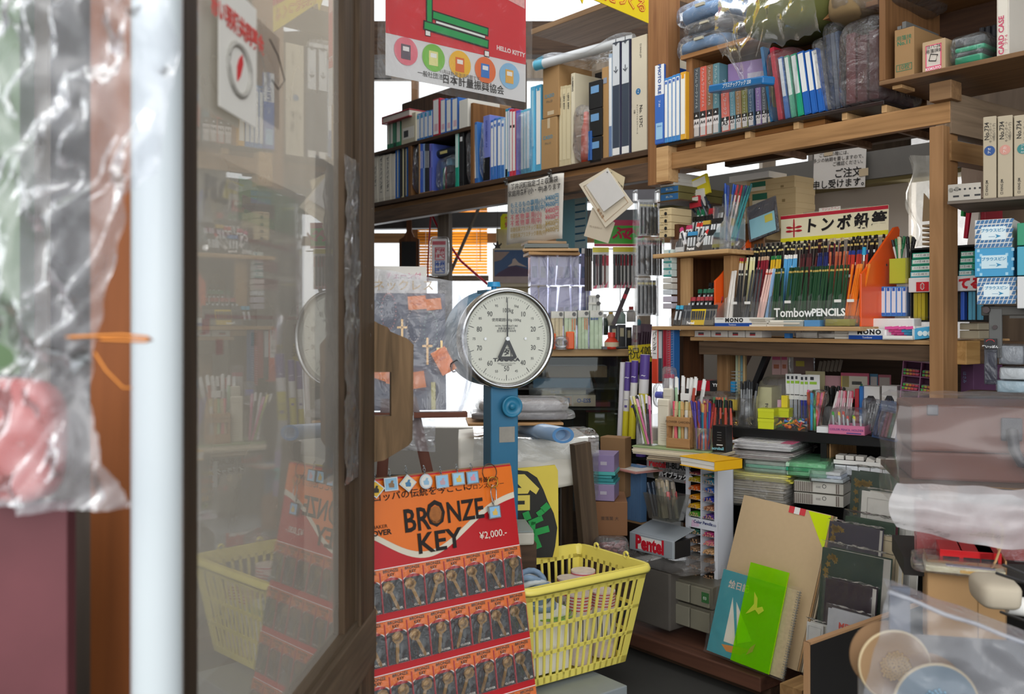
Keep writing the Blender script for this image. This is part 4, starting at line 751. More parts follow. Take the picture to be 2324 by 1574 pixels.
# tall catalogue cartons on the bracket shelf
BZ = RX.z(2240,451)
r = thing('bracket_shelf','grey shelf plate on a perforated steel arm, held by the tall post','shelf',RX.T(0,0,BZ)); a0 = RX.s_(2152); a1 = RX.s_(2420)
B().box(a0,a1,-.01,.25,-.008,0).obj('shelf_plate',wood('7d7266','5c534a'),r); b = B().box(a0+.002,RX.s_(2228),-.012,-.009,0,.045)
b.obj('perforated_arm',mt('a09a90',.4,.15,metal=.6),r); b = B()
for k in range(6): b.cyl((a0+.02+.0125*k,-.0125,.03),(a0+.02+.0125*k,-.0119,.03),.003,n=8)
for k in range(3): b.box(a0+.015+.027*k,a0+.03+.027*k,-.0125,-.0119,.009,.014)
b.obj('slot',BLK,r); B().cyl((a0+.01,-.016,.03),(a0+.01,-.012,.03),.006,n=6).cyl((a0+.025,-.016,.032),(a0+.025,-.012,.032),.006,n=6).obj('bolt',mt('77736b',.4,metal=.7),r)
for i,(a,b_,c_,kt) in enumerate(((2231,2261,'234a86','アオ'),(2264,2298,'c98f80','アカ'),(2301,2342,'2b7a78','ミドリ'))):
    m,w,h = RX.fit(a,b_,264-i*2,450,.0,BZ+.001); o = B().box(0,w,0,.22,0,h).obj('catalogue_carton',mt('b5a890',.7,.07,5),T=m,bev=.002); tag(o,'tall beige carton marked No.734 with %s dot' % ('navy','faded pink','teal')[i],'box')
    txt('No.734',w*.3,h*.82,.016,'2f2b26',o,rot=-90,bold=.02); txt('キングレポート\n10冊(5パック)',w*.72,h*.8,.008,'3c3832',o,rot=-90); txt('□ KING JIM',w*.3,h*.13,.008,'2f2b26',o,rot=-90,bold=.02)
    B().cyl((w*.5,-.001,h*.58),(w*.5,0,h*.58),.0135,n=20).obj('colour_dot',mt(c_,.5),o); txt(kt,w*.5,h*.58,.009,'e6e2da',o,y=-.0016,rot=-90)
B().box(0,.2,.0,.02,0,.02)
# things on the wall ledge under the bracket shelf
for i,(a,b_,v0,v1,c_,lb,ry) in enumerate(((2180,2186,458,490,'2aa050','green spine card file',3),(2186,2194,456,540,'c0203c','crimson slim file',6),(2194,2212,462,560,'d8cdc4','pale floral letter set',8),(2214,2222,458,540,'8a8078','greyish slim pad',6),(2224,2236,456,500,'8e1f2e','dark red folder',0))):
    m,w,h = S.fit(a,b_,v0,v1,.2,None,ry); tag(B().box(0,w,0,.12,0,h).obj('slim_file',mt(c_,.4,.05),T=m,bev=.001),lb+' standing behind the pin boxes under the bracket shelf','file')
# beam stubs, purple box and packs below
m,w,h = S.fit(2180,2210,812,900,.2); o = tag(B().box(0,w,0,.2,0,h).obj('purple_box',mt('5e3a5c',.6,.1),T=m,bev=.002),'dull purple box standing below the side beam','box'); txt('はさみ',w*.3,h*.5,.012,'7f9ac0',o,rot=90)
for i,(a,b_,v0,v1,c_) in enumerate(((2262,2324,780,828,'85898c'),(2265,2330,832,862,'c9cdcc'),(2258,2330,862,892,'a9c0c8'))):
    m,w,h = RX.fit(a,b_,v0,v1,.02); r = thing('bagged_supplies','bagged small supplies, %s of the pile under the steel arm' % nth(i),'bag',m); B().box(w*.06,w*.94,.01,.07,h*.05,h*.9).obj('carton',mt(c_,.5,.2),r); B().blob(w,.1,h,.1,20,.35,24,seed=100+i).obj('film',BAG,r)
tag(B().box(RX.s_(2178),RX.s_(2420),.0,.16,RX.z(2260,905),RX.z(2260,894)).obj('lower_ledge',DARKW,T=RX.T(0,0,0)),'dark ledge under the bagged supplies beside the wrapped case','shelf')
for i,(a,b_,v0,v1) in enumerate(((2178,2220,733,748),(2178,2222,750,768))):
    o,w,h = carton(S,a,b_,v0,v1,'small beige flat carton beyond the post, %s of two' % ('upper','lower')[i],'a89d86',d=.12,dep=.1,flaps=False,name='flat_carton')
# plastic curtain, corrugated sheets and sack cardboard at the daylight window
m,w,h = S.fit(2056,2128,352,560,.6); b = B(); b.grid(lambda a,c: (w*a+.02*math.sin(9*c),.03*math.sin(a*9+c*3)+.02*NZ.noise(V((a*5,c*5,0))),h*c),16,20); o = tag(b.obj('plastic_curtain',film('eceae2',.6,.6,.5,8,.2),T=m),'torn white plastic sheet hanging in the daylight window by the post','curtain')
m,w,h = S.fit(2093,2128,455,565,.5); b = B()
for k in range(6): b.box(.0,w*1.1,.0,.08,.01*k*1.6,.01*k*1.6+.008,0)
b.prism([(0,.1),(w*.1,.2),(w*.5,h),(w*1.2,h),(w*1.2,.1)],0,.004,0); tag(b.obj('corrugated_board',mt('b09674',.8,.15,20),T=m),'torn corrugated cardboard pieces stacked against the plastic sheet','cardboard')
m,w,h = S.fit(2182,2250,325,450,.55); b = B().grid(lambda a,c: (w*a,.006*math.sin(a*60+c*20),h*c),60,6); tag(b.obj('corrugated_sheet',mt('d0b8a4',.7,.08),T=m),'pinkish corrugated sheet leaning beyond the post at the window','sheet')
# notices on the wall beam
m,w,h = S.fit(1850,1972,338,385,.72,None); zt_ = S.z(1911,337,.735); zb_ = S.z(1911,432,.735); h = zt_-zb_
r = thing('order_notice','white paper notice about orders taped below the grey wall beam','notice',S.T(S.s_(1850,.735),.72,zb_))
B().add([(0,0,h*.1),(w*.97,0,-.0),(w,0,h*.97),(w*.02,0,h),],[(0,1,2,3)]).obj('paper',mt('ddd9d4',.6,.03),r,solid=.001)
txt('ご注文の際には、',w*.42,h*.88,.0185,'2c2a2c',r,y=-.0016,rot=2); txt('多少の納期を要しますので、',w*.5,h*.75,.0185,'2c2a2c',r,y=-.0016,rot=2); txt('ご確認ください。',w*.68,h*.62,.0185,'2c2a2c',r,y=-.0016,rot=2)
txt('ご注文',w*.66,h*.38,.041,'151416',r,y=-.0016,bold=.015,rot=2); txt('申し受けます。',w*.52,h*.15,.037,'151416',r,y=-.0016,bold=.015,rot=2)
for (x,z_) in ((.3,.95),(.95,.35)): B().box(w*x-.02,w*x+.02,-.0022,-.0012,h*z_-.015,h*z_+.015).obj('tape',TAPE,r)
# ---------------- black desk and everything standing on it ----------------
K = Fr(1643,3.33,-33); ZD = .755
def ks(u,d=0): return K.s_(u,d)
DK = thing('black_desk','black-edged desk with open pigeonholes below, crowded with pens','desk',K.T(0,0,0)); bl = mt('151516',.3,.15); s2 = ks(2420)
B().box(0,s2,0,.55,ZD-.012,ZD,0).box(0,s2,-.002,.02,ZD-.036,ZD,0).obj('desk_top',bl,DK,bev=.002)
B().box(.004,.022,.01,.5,.0,ZD-.012).obj('side_panel',bl,DK); B().box(ks(1862),ks(1876),.0,.4,.60,ZD-.02).obj('divider',bl,DK)
B().box(.02,s2,.0,.4,.595,.612).obj('shelf_board',bl,DK); B().box(.02,s2,.0,.4,.36,.375).obj('shelf_board',bl,DK)
B().box(.022,ks(1862),.03,.4,.613,.616).box(.022,.028,.03,.4,.616,.74).obj('wood_lining',wood('b58e60','96724a'),DK); B().box(ks(1878),s2,.03,.4,.613,.616).box(ks(1877),ks(1880),.03,.4,.616,.74).obj('wood_lining',wood('b58e60','96724a'),DK)
B().box(.02,s2,.4,.42,0,ZD-.02).obj('back_panel',mt('17130f',.8),DK)
def kbox(a,b_,v0,v1,d,dep,lab,col,name,cat='box',zb=ZD,F=K,r=.5,bev=.001,**k):
    m,w,h = F.fit(a,b_,v0,v1,d,zb,**k); o = B().box(0,w,0,dep,0,h).obj(name,mt(col,r,.06) if isinstance(col,str) else col,T=m,bev=bev); tag(o,lab,cat); return o,w,h
def tray(name,lab,a,b_,v0,v1,d,dep,F=K,zb=ZD,mat=None):
    m,w,h = F.fit(a,b_,v0,v1,d,zb); t = .0015
    o = B().box(0,w,0,t,0,h).box(0,w,dep-t,dep,0,h).box(0,t,0,dep,0,h).box(w-t,w,0,dep,0,h).box(0,w,0,dep,0,t).obj(name,mat or AC_,T=m); tag(o,lab,'box'); return m,w,h
m,w,h = tray('clear_box','small clear box of brass drawing pins at the black desk corner',1648,1676,948,966,.01,.05)
for i in range(12):
    T = m @ M.Translation((rnd.uniform(.006,w-.006),rnd.uniform(.008,.042),rnd.uniform(.004,h*.6))) @ M.Rotation(rnd.uniform(-.8,.8),4,'X')
    if i == 0: pin = tag(B().lathe([(0,0),(.005,0),(.0055,.001),(.004,.002),(0,.0025)],10).obj('drawing_pin',mt('c9a550',.25,.1,metal=1),T=T),'brass drawing pin in the small clear box at the desk corner','drawing pin','brass pins in the clear box')
    else: dup(pin,T)
m,w,h = tray('clear_box','clear lidded box of silver clips beside the brass pins',1677,1719,944,969,.01,.07); B().box(0,w,0,.07,h,h+.003).obj('lid',AC_,bpy.data.objects['clear_box.001'] if 'clear_box.001' in bpy.data.objects else None)
for i in range(14):
    T = m @ M.Translation((rnd.uniform(.006,w-.012),rnd.uniform(.008,.06),rnd.uniform(.003,h*.7))) @ M.Rotation(rnd.uniform(-1,1),4,'Y')
    if i == 0: clip = tag(B().tube([(0,0,0),(.014,0,0),(.016,0,.003),(.014,0,.006),(.002,0,.006),(.0005,0,.004)],.0007,n=5).obj('paper_clip',mt('b0a68c',.3,metal=1),T=T),'silver paper clip in the clear lidded box','clip','clips in the clear box')
    else: dup(clip,T)
for i,(a,b_,v0,v1,lb) in enumerate(((1720,1756,950.5,972,'lower of the two beside the peg tray'),(1720,1756,928,949,'stacked on the other beside the peg tray'),(1757,1790,927,947,'standing behind the colourful peg tray'))):
    o,w,h = kbox(a,b_,v0,v1,.0+(i == 2)*.06,.05,'lime yellow lidded box, '+lb,'c9d024','lime_box',zb=(ZD,None,None)[i],bev=.001); B().box(-.001,w+.001,-.001,.051,h*.72,h+.001).obj('lid',mt('cdd42c',.45,.03),o,bev=.0008)
m,w,h = tray('peg_tray','clear tray filled with colourful plastic pegs at the desk edge',1756,1832,946,976,.0,.1)
for i in range(44):
    c_ = ('orange','e8742a'),('green','1f9a52'),('yellow','e8b82a'),('blue','3a78c8'),('red','cf3a2c'),('white','e8e6e2'); n_,c_ = c_[i % 5 if i % 9 else 5]
    T = m @ M.Translation((rnd.uniform(.012,w-.012),rnd.uniform(.012,.088),rnd.uniform(.005,h*.65))) @ M.Rotation(rnd.uniform(-2,2),4,'Y') @ M.Rotation(rnd.uniform(-1,1),4,'X')
    if ('peg',n_) not in LC: LC[('peg',n_)] = tag(B().lathe([(0,-.012),(.0022,-.012),(.0022,-.002),(.003,0),(.0062,.01),(.0066,.011),(0,.012)],8).obj('plastic_peg',mt(c_,.3,.04),T=T),'%s plastic peg in the clear tray at the desk edge' % n_,'peg','%s pegs in the clear tray' % n_)
    else: dup(LC[('peg',n_)],T)
def kc(u,d,z=ZD,F=K,rz=0): return F.T(F.s_(u,d),d,z,rz)
# clear cup of grey mechanical pencils
Tc = kc(1694,.08); cup('clear_cup','tall clear cup of grey mechanical pencils on the black desk',Tc,.034,.1)
penset(Tc,.03,14,.155,.0037,(('grey','85878a','2a2b2e'),('silver-grey','9da0a3','35373b')),'the tall clear cup beside the note cube carton',5,(2,0),noun='mechanical pencil')
o,w,h = kbox(1716,1751,878,925,.13,.12,'pale yellow sticky-note carton in a torn clear bag','ded7a2','note_carton'); txt('Post-it',w*.72,h*.42,.016,'2c2a20',o,rot=82,bold=.03); patch(o,w*.6,w*.85,h*.1,h*.24,'e3a070','orange_mark'); B().cyl((w*.2,-.001,h*.3),(w*.2,0,h*.3),.004,n=12).obj('green_mark',mt('4aa07a'),o)
m,w,h = K.fit(1715,1782,858,926,.11,ZD); tag(B().blob(w,.15,h,.12,14,.35,26,seed=130).obj('clear_bag',BAG,T=m),'torn clear bag around the sticky-note carton','bag')
kbox(1764,1777,907,928,.12,.03,'pale pink sticky-note block behind the lime boxes','e6b2c4','note_block'); o,w,h = kbox(1773,1787,897,929,.11,.03,'bright yellow sticky-note pack behind the lime boxes','e8d435','note_block'); patch(o,w*.3,w*.95,h*.25,h*.4,'5a3a20')
# refill packs with white heads
for i in range(6):
    a = 1783+i*9.5+(3 if i > 2 else 0); m,w,h = K.fit(a,a+(16 if i != 5 else 27),848+(i > 2)*2,945,.13-.004*i,ZD); r = thing('pen_pack','white-headed pen refill pack, %s of the fan behind the marker cup' % nth(i),'pen pack',m)
    B().box(0,w,0,.0015,h*.52,h).obj('header_card',mt('e6e7e6',.4,.03),r); B().box(w*.15,w*.75,-.0008,0,h*.82,h*.87).obj('green_flash',mt('9ac83c',.5),r); B().box(w*.2,w*.5,-.0008,0,h*.9,h*.96).obj('mark',mt('30323a',.5),r)
    B().box(w*.1,w*.9,-.0008,0,h*.6,h*.615).obj('print_line',BLK,r); B().box(0,w,-.002,.006,0,h*.52).obj('clear_sleeve',AC_,r)
    for k in range(2): B().cyl((w*(.3+.4*k),.002,.004),(w*(.3+.4*k),.002,h*.42),.0028,n=8).cyl((w*(.3+.4*k),.002,h*.42),(w*(.3+.4*k),.002,h*.52),.0034,n=8,mi=1).obj('refill',[mt('a9b0bf' if i < 3 else '4a56a8',.3),mt(('b8bcc4','2d3fc0','c8283a')[0 if i < 3 else 1+(k and i == 4)],.3)],r)
# marker cup
Tc = kc(1850,.03); cup('clear_cup','ribbed clear cup of colourful markers at the desk edge',Tc,.026,.09)
MK = (('pink','d95a8a','d95a8a'),('orange-red','e2552a','e2552a'),('sky blue','3a9ac8','3a9ac8'),('green','3f9e48','3f9e48'),('brown','4a2c22','4a2c22'),('amber','e0a82c','e0a82c'),('salmon','e0806a','e0806a'))
penset(Tc,.026,14,.132,.0045,MK,'the ribbed marker cup',8,noun='marker',z=.005)
m,w,h = K.fit(1828,1874,885,925,-.0,None); tag(B().blob(w,.06,h,.14,20,.6,24,seed=131).obj('clear_bag',film('ffffff',.14,.8,.8,20,.08),T=m),'crumpled clear bag over the colourful markers','bag')
Tc = kc(1892,.16); cup('clear_cup','dark-looking clear cup of gold-ringed black pens',Tc,.032,.09); penset(Tc,.03,12,.14,.0045,(('glossy black','141416','18181a'),('black gold-ringed','17171a','2a2620')),'the cup behind the pink pencils',5)
# pink mechanical pencils in clear holder
m,w,h = tray('clear_box','clear holder of pink and white mechanical pencils on a white card',1868,1926,926,972,.05,.06)
for i in range(12):
    T = m @ M.Translation((w*(.1+.8*i/11),rnd.uniform(.015,.045),.004)) @ M.Rotation(math.radians(6+rnd.uniform(-3,3)+(9 if i < 4 else 0)),4,'Y'); c_ = (('white','e6e0de','dcd6d2'),('pale pink','e0b4bf','d88fa0'),('rose-tipped white','e8dcd8','c84a5e'))[i % 3]
    pen(T,.135,.0036,c_[1],c_[2],'%s mechanical pencil in the clear holder by the pink box' % c_[0],'%s mechanical pencils in the clear holder' % c_[0])
kbox(1853,1881,968,983,-.005,.05,'blank white price card under the clear pencil holder','e8e8ea','price_card','card',zb=ZD)
# pink holder box
m,w,h = K.fit(1880,1963,965,990,-.015,ZD); r = thing('holder_box','pink open carton lettered COLOR PENCIL HOLDER with clear dome','box',m)
B().box(0,w,0,.002,0,h).box(0,w,.09,.092,0,h).box(0,.002,0,.09,0,h).box(w-.002,w,0,.09,0,h).box(0,w,0,.09,0,.002).obj('carton',mt('d97aa0',.45,.04),r)
txt('COLOR PENCIL HOLDER',w*.5,h*.5,h*.32,'7d4a86',r,y=-.001,bold=.02); B().box(w*.5,w*.9,-.0008,0,h*.12,h*.22).obj('navy_bar',mt('3a3f8a'),r)
B().blob(w,.085,h*2.7,.05,12,.4,26,seed=132,c=(0,.003,.005)).obj('clear_dome',film('ffffff',.12,.7,.6,14,.06),r)
for i,(x,c_,nm) in enumerate(((.1,'4ac04a','green'),(.2,'e88aa0','pink'),(.27,'e8c02a','amber'),(.33,'e04a3a','red'),(.5,'d8504a','scarlet'),(.6,'5ac83a','lime'),(.68,'e0d82a','yellow'),(.8,'b8c4d8','clear blue'))):
    T = m @ M.Translation((w*x,.025+.03*(i % 2),.01)) @ M.Rotation(math.radians(-4),4,'Y'); pen(T,.062 if i < 4 else .05,.0035,'ccd2d6',c_,'%s-capped clear pencil holder inside the pink carton' % nm,'pencil holders in the pink carton')
# glossy pouch with metallic pens
m,w,h = K.fit(1978,2056,905,992,-.03,ZD); r = thing('metallic_pen_pack','glossy navy-headed pack of metallic pens beside the wrapped case','pen pack',m @ M.Rotation(math.radians(9),4,'Y') @ M.Rotation(math.radians(-28),4,'X')); w *= .8; h *= 1.05
B().box(0,w,0,.004,0,h).obj('backing_card',mt('26406a',.35,.1),r); B().box(0,w,-.001,0,h*.78,h).obj('header',mt('3f5c86',.4),r)
for k,c_ in enumerate(('26305e','2f3a6a','7a2a50','8a3060','1f6a66','227a74','2a3a70')): B().cyl((w*(.12+.125*k),-.006,h*.04),(w*(.12+.125*k),-.006,h*.7),.0052,n=10).obj('metallic_pen',mt(c_,.2,.05,metal=.6),r)
B().box(w*.72,w*.86,-.013,-.012,h*.05,h*.66).obj('white_card',WHT,r); B().blob(w,.03,h,.05,10,.3,24,seed=133,c=(0,-.02,0)).obj('film',BAG,r); txt('COLOR PENCIL HOLDER',w*.5,h*.88,.009,'c8d4e2',r,y=-.0015)
# white boxed pencil sets with black windows
for i,(a,b_) in enumerate(((1957,1996),(2001,2036))):
    o,w,h = kbox(a,b_,876-i*1,935,.12,.06,'white pencil box with dark octagonal window, %s by the pink neon rack' % ('farther' if i == 0 else 'closer'),'dcd8d4','pencil_box'); b = B(); b.prism([(w*x,h*z) for x,z in ((.2,.45),(.35,.38),(.65,.38),(.8,.45),(.8,.7),(.65,.79),(.35,.79),(.2,.7))],-.0012,0); b.obj('window',mt('222024',.3),o)
    for k in range(4): B().cyl((w*(.3+.13*k),-.003,h*.42),(w*(.3+.13*k),-.003,h*.72),.003,n=8).obj('pencil',mt(('2e3034','2c2e4a','3a3034','34363a')[k],.3),o)
kbox(1950,1958,876,932,.1,.02,'cobalt narrow card standing beside the white pencil box','1f6ab4','narrow_card','card'); kbox(1940,1949,882,932,.1,.02,'scarlet narrow card standing beside the cobalt one','a8202c','narrow_card','card')
Tc = kc(1933,.12); pen(Tc @ M.Translation((0,0,.03)) @ M.Rotation(math.radians(18),4,'Y'),.1,.004,'d8b8ae','e2cfc4','round-topped salmon stylus leaning by the scarlet card',None)
m,w,h = K.fit(1955,1998,905,945,.03,ZD+.01); r = thing('bagged_pens','clear-bagged silver pens lying before the white pencil box','bag',m)
for k in range(4): B().cyl((w*(.1+.15*k),.02,.002),(w*(.4+.16*k),.02,h*.85),.0035,n=8).obj('silver_pen',CHROME,r)
B().blob(w,.05,h,.12,16,.4,22,seed=134).obj('film',BAG,r)
# pink neon rack
m,w,h = K.fit(2034,2122,818,912,.12,ZD+.0); r = thing('neon_rack','pink compartment rack of neon correction packs by the tall post','rack',m @ M.Rotation(math.radians(5),4,'Y')); pk = mt('c785b0',.45,.05)
for x in (0,.47,.97): B().box(w*x,w*x+.003,0,.08,0,h).obj('upright',pk,r)
for k in range(6): B().box(0,w,0,.08,h*k/5.02,h*k/5.02+.0025).obj('tray',pk,r)
B().box(0,w,.078,.08,0,h).obj('back',mt('6d3a5c',.6),r)
for k in range(5):
    for j in range(2):
        for l in range(2):
            T = r.matrix_basis @ M.Translation((w*(.03+.49*j)+rnd.uniform(0,.003),-.004,h*k/5.02+.004+.0095*l*1.2)); key = 'neon'
            if key not in LC:
                q = thing('neon_pack','neon green-to-pink correction pack in the pink rack','pack',T,'neon packs in the pink rack'); ww_ = w*.42; B().box(0,ww_,0,.05,0,.008).obj('blister',mt('c8355c',.3,.1),q,bev=.002)
                for n_,cc in enumerate(('3ac04a','c8c832','e8902a','e8503c','e04a70')): B().cyl((ww_*(.1+.19*n_),-.002,.005),(ww_*(.1+.19*n_),.0,.005),.0042,n=10).obj('disc',mt(cc,.3,.03),q)
                B().box(0,ww_,-.001,.05,.0085,.0093).obj('white_card',WHT,q); LC[key] = q
            else: dup(LC[key],T)
# back row under the shelf: cards, magazines, boxes
def kcard(a,b_,v0,v1,d,c_,lab,nm='hanging_card',th=.004,cat='card',ry=0,rx=0,pats=()):
    m,w,h = K.fit(a,b_,v0,v1,d,None,ry,rx); o = tag(B().box(0,w,0,th,0,h).obj(nm,mt(c_,.45,.08),T=m,bev=.0005,seg=1),lab,cat)
    for p in pats: patch(o,w*p[0],w*p[1],h*p[2],h*p[3],p[4])
    return o,w,h
for i,(a,b_) in enumerate(((1752,1772),(1773,1787))): kcard(a,b_,803,850,.3,'c9a4a2','pink-headed picture card hanging behind the sticky notes, %s of two' % nth(i),pats=((.05,.95,.72,.9,'c85a80'),(.2,.8,.3,.5,'b06a50')))
m,w,h = K.fit(1790,1845,802,850,.3); r = thing('hanging_bag','clear hang bag with crimson top edge and yellow sticky note logo card','bag',m); B().box(w*.2,w,0,.01,0,h).obj('card',mt('76605c',.5,.1),r); B().box(w*.2,w,-.002,0,h*.88,h*.97).obj('crimson_edge',mt('a82a48'),r); B().box(w*.3,w*.65,-.002,0,h*.4,h*.65).obj('yellow_label',mt('a89a3a'),r); B().blob(w,.03,h,.08,14,.3,20,seed=135).obj('film',BAG,r)
for i in range(6): kcard(1855+i*9,1862+i*9,818-i*.6,842,.32,'6e665a','greyish slim card in the dim row under the counter, %s along' % nth(i),ry=12)
kcard(1828,1872,842,900,.22,'bdb48c','khaki card folder behind the refill packs','card_folder'); kcard(1872,1912,852,898,.24,'c99aa0','dusty pink booklet standing behind the black pens','booklet',cat='booklet'); o,w,h = kcard(1908,1972,846,905,.22,'b8506a','crimson-framed map booklet with yellow corner','booklet',cat='booklet',pats=((.05,.95,.08,.88,'cfc8b8'),(.02,.3,.45,.88,'d9c43a'),(.4,.75,.55,.68,'4a4a4c'),(.7,.78,.3,.6,'3f9a6a')))
kcard(1974,1992,848,880,.26,'3f7a9a','teal-framed booklet behind the white pencil boxes','booklet',cat='booklet',pats=((.1,.9,.1,.8,'b8b8b4'),)); kcard(1993,2022,850,880,.26,'a85a68','rose-framed booklet behind the white pencil boxes','booklet',cat='booklet',pats=((.1,.9,.1,.8,'b0a8a0'),))
for i,(a,c_,lb) in enumerate(((1622,'2a3040','blue-black'),(1634,'3a2a30','brown-black'),(1645,'8a6a66','dusty rose'),(1696,'1c1c20','jet black'))):
    m = kc(a,.25,ZD+.1); tag(B().box(0,.018,0,.05,0,.17).obj('slim_box',mt(c_,.4,.1),T=m @ M.Rotation(math.radians(26 if i < 3 else 22),4,'Y'),bev=.001),'%s slim pen box leaning under the counter beam' % lb,'box')
for i,c_ in enumerate(('b8c4a8','c9b88a','7aa0a8','c4a878')): kbox(1669+i*5.6,1674+i*5.6,792,905,.2,.02,'%s tall thin strip standing under the counter beam' % ('pale green','straw','grey-blue','tan')[i],c_,'thin_strip','strip')
for k in range(7): pass
b = B()
for k in range(10): b.tube([(.022*math.cos(t*.524),.022*math.sin(t*.524),.012*k) for t in range(12)],.0008,n=5,closed=True)
tag(b.obj('wire_coil',mt('c9cccc',.25,metal=.4),T=kc(1672,.17,ZD+.08)),'clear coiled wire binding spring beside the thin strips','spring')
m,w,h = K.fit(1580,1668,864,888,.18,None); r = thing('battery_pack','red, black and blue shrink-wrapped box pair lying under the counter','pack',m)
B().box(0,w*.42,0,.08,0,h).obj('red_box',mt('c01f30',.35),r,bev=.001); B().box(w*.36,w*.6,-.001,.081,0,h+.0005).obj('black_band',BLK,r); B().box(w*.6,w,0,.08,0,h).obj('blue_box',mt('2490cc',.35),r,bev=.001); txt('YY',w*.5,h*.6,.016,'e8e8e8',r,y=-.002,bold=.04)
kbox(1572,1668,888,893,.16,.12,'clear ledge holding the shrink-wrapped boxes',AC_,'clear_ledge','shelf',zb=None)
for (a,b_,v0,v1,d,cs,lb,sd) in ((1574,1622,898,930,.12,'d98aa0','bag of pink erasers lying on the black desk',140),(1610,1652,888,940,.1,'e8703a','bag of orange and green pieces beside the yellow markers',141),(1645,1680,897,935,.09,'e6c92e','bag of yellow tubes beside the grey pencils',142)):
    m,w,h = K.fit(a,b_,v0,v1,d,None); r = thing('clear_bag',lb,'bag',m)
    for k in range(6): B().cyl((w*(.15+.13*k),.03,h*.08),(w*(.15+.13*k)+rnd.uniform(-.004,.004),.03,h*.72),.0055,n=8).obj('wrapped_piece',mt(cs if k % 4 else ('3f9e58' if sd == 141 else cs),.35),r)
    B().blob(w,.07,h,.14,18,.5,26,seed=sd).obj('film',film('ffffff',.16,.8,.8,18,.08),r)
Tc = kc(1655,.12,.69)
for i in range(8): pen(kc(1612+i*7,.0,.70) @ M.Rotation(math.radians(rnd.uniform(-7,7)),4,'Y'),.15,.0055,('2a2a2e','c0503f','2e2c30','c85a4a')[i % 4],'1e1e20',('black brush pen' if i % 2 == 0 else 'brick-red brush pen')+' in the bunch by the desk corner',('black' if i % 2 == 0 else 'brick-red')+' brush pens by the desk corner')
# ---------------- left group on the stack of boards ----------------
G = Fr(1500,3.2,-37); ZG = .703
for i in range(5):
    tag(B().box(0,.29-rnd.uniform(0,.01),0,.2,0,.0052).obj('art_board',mt(('d9cdb6','cfc2a8','dccfb6','d0c4ac','8fa070')[4-i],.6,.06),T=G.T(G.s_(1449)+rnd.uniform(0,.006),-.05+rnd.uniform(-.004,.004),ZG-.0055*(i+1),rnd.uniform(-2,2)),bev=.0006,seg=1),('cream' if i < 4 else 'green-edged')+' art board, %s from the top of the stack under the pen cups' % nth(i),'board')
for i in range(3):
    tag(B().box(0,.25,0,.2,0,.005).obj('art_board',mt(('8a7a66','b8a488','6f6152')[i],.6,.06),T=G.T(G.s_(1484)+rnd.uniform(0,.01),-.06,ZG-.034-.0055*i,3+rnd.uniform(-2,2)),bev=.0006,seg=1),('dark taupe','tan','deep brown')[i]+' board under the green-edged one','board')
Tc = kc(1471,.0,ZG,G); cup('clear_cup','clear square cup of mixed ballpoints on the stacked boards',Tc,.03,.11,sq=True)
penset(Tc,.024,12,.165,.0045,(('black','222226','e4e2de'),('orange','e06a2a','24252a'),('white','e8e6e4','d8d6d4'),('pink','d96a9a','e0a8c0'),('blue','2f6a9a','dcdcdc'),('yellow-green','8fa83a','e0d890')),'the square cup at the board stack corner',7,(-13,0),noun='ballpoint')
for (a,b_,v0,v1,d,c_,lb) in ((1492,1517,905,1003,.0,'ddd5c0','tall ivory fabric pen case standing beside the wooden holder'),(1504,1524,881,985,.04,'cfc9b8','ivory pen case behind, with blue striped edge')):
    m,w,h = G.fit(a,b_,v0,v1,d,ZG); o = tag(B().box(0,w,0,.02,0,h).obj('pen_case',mt(c_,.75,.04),T=m,bev=.004),lb,'pen case'); patch(o,w*.02,w*.98,h*.86,h*.865,'a89f88','seam')
    b = B()
    for k in range(8): b.box(w*.3,w*.95,-.0015,0,h*(.12+.05*k),h*(.125+.05*k))
    b.obj('stitch_line',mt('b8ae96',.6),o)
m,w,h = G.fit(1512,1565,946,1010,-.03,ZG); wd_ = wood('b5895c','9a7048'); r = thing('wooden_pen_holder','small wooden holder lettered FLOWER GARDEN on the stacked boards','pen holder',m)
B().box(0,w,0,.008,h*.7,h).obj('front_board',wd_,r,bev=.001); B().box(0,w,0,.008,0,h*.32).obj('front_board',wd_,r,bev=.001)
for x in (0,w-.006): B().box(x,x+.006,.002,.06,0,h).obj('side_board',wd_,r,bev=.001)
B().box(0,w,.055,.06,0,h).obj('back_board',wd_,r); B().box(0,w,0,.06,0,.005).obj('base',wd_,r); txt('FLOWER GARDEN',w*.5,h*.84,.011,'4a3626',r,y=-.001)
for i,(c1,c2,nm) in enumerate((('c9b48a','c9b48a','tan'),('e06a72','e0506a','coral pink'),('a8c890','8fbf80','pale green'),('c09a62','c8a46a','kraft'),('d8d4ca','c9b88a','white-labelled'),('c8a878','b89058','golden'))): pen(m @ M.Translation((w*(.12+.14*i),.03,.006)) @ M.Rotation(math.radians(rnd.uniform(-4,5)),4,'Y'),.15,.0065,c1,c2,'%s wrapped pen standing in the wooden holder' % nm,None)
Tc = kc(1596,-.01,ZG,G); cup('clear_cup','round smoky clear cup of red ballpoints at the board stack',Tc,.031,.075)
penset(Tc,.024,16,.155,.004,(('red','a8403c','8a2c30'),('brick','9a4a42','b05a50'),('violet','5a4aa0','4a3a90'),('teal-topped','2f7a9a','c8a460')),'the round smoky cup',7,noun='ballpoint')
m,w,h = G.fit(1617,1648,966,1010,-.03,ZG); o = tag(B().box(0,w,0,.05,0,h).obj('display_card',mt('17181b',.35),T=m,bev=.001),'black display box with small white print beside the round cup','box'); txt('acroball',w*.4,h*.14,.013,'7ab8c8',o,bold=.03); patch(o,w*.3,w*.75,h*.26,h*.3,'c8c8c8')
for k in range(4): patch(o,w*.35,w*.65,h*(.45+.1*k),h*(.46+.1*k),'8a8a8a')
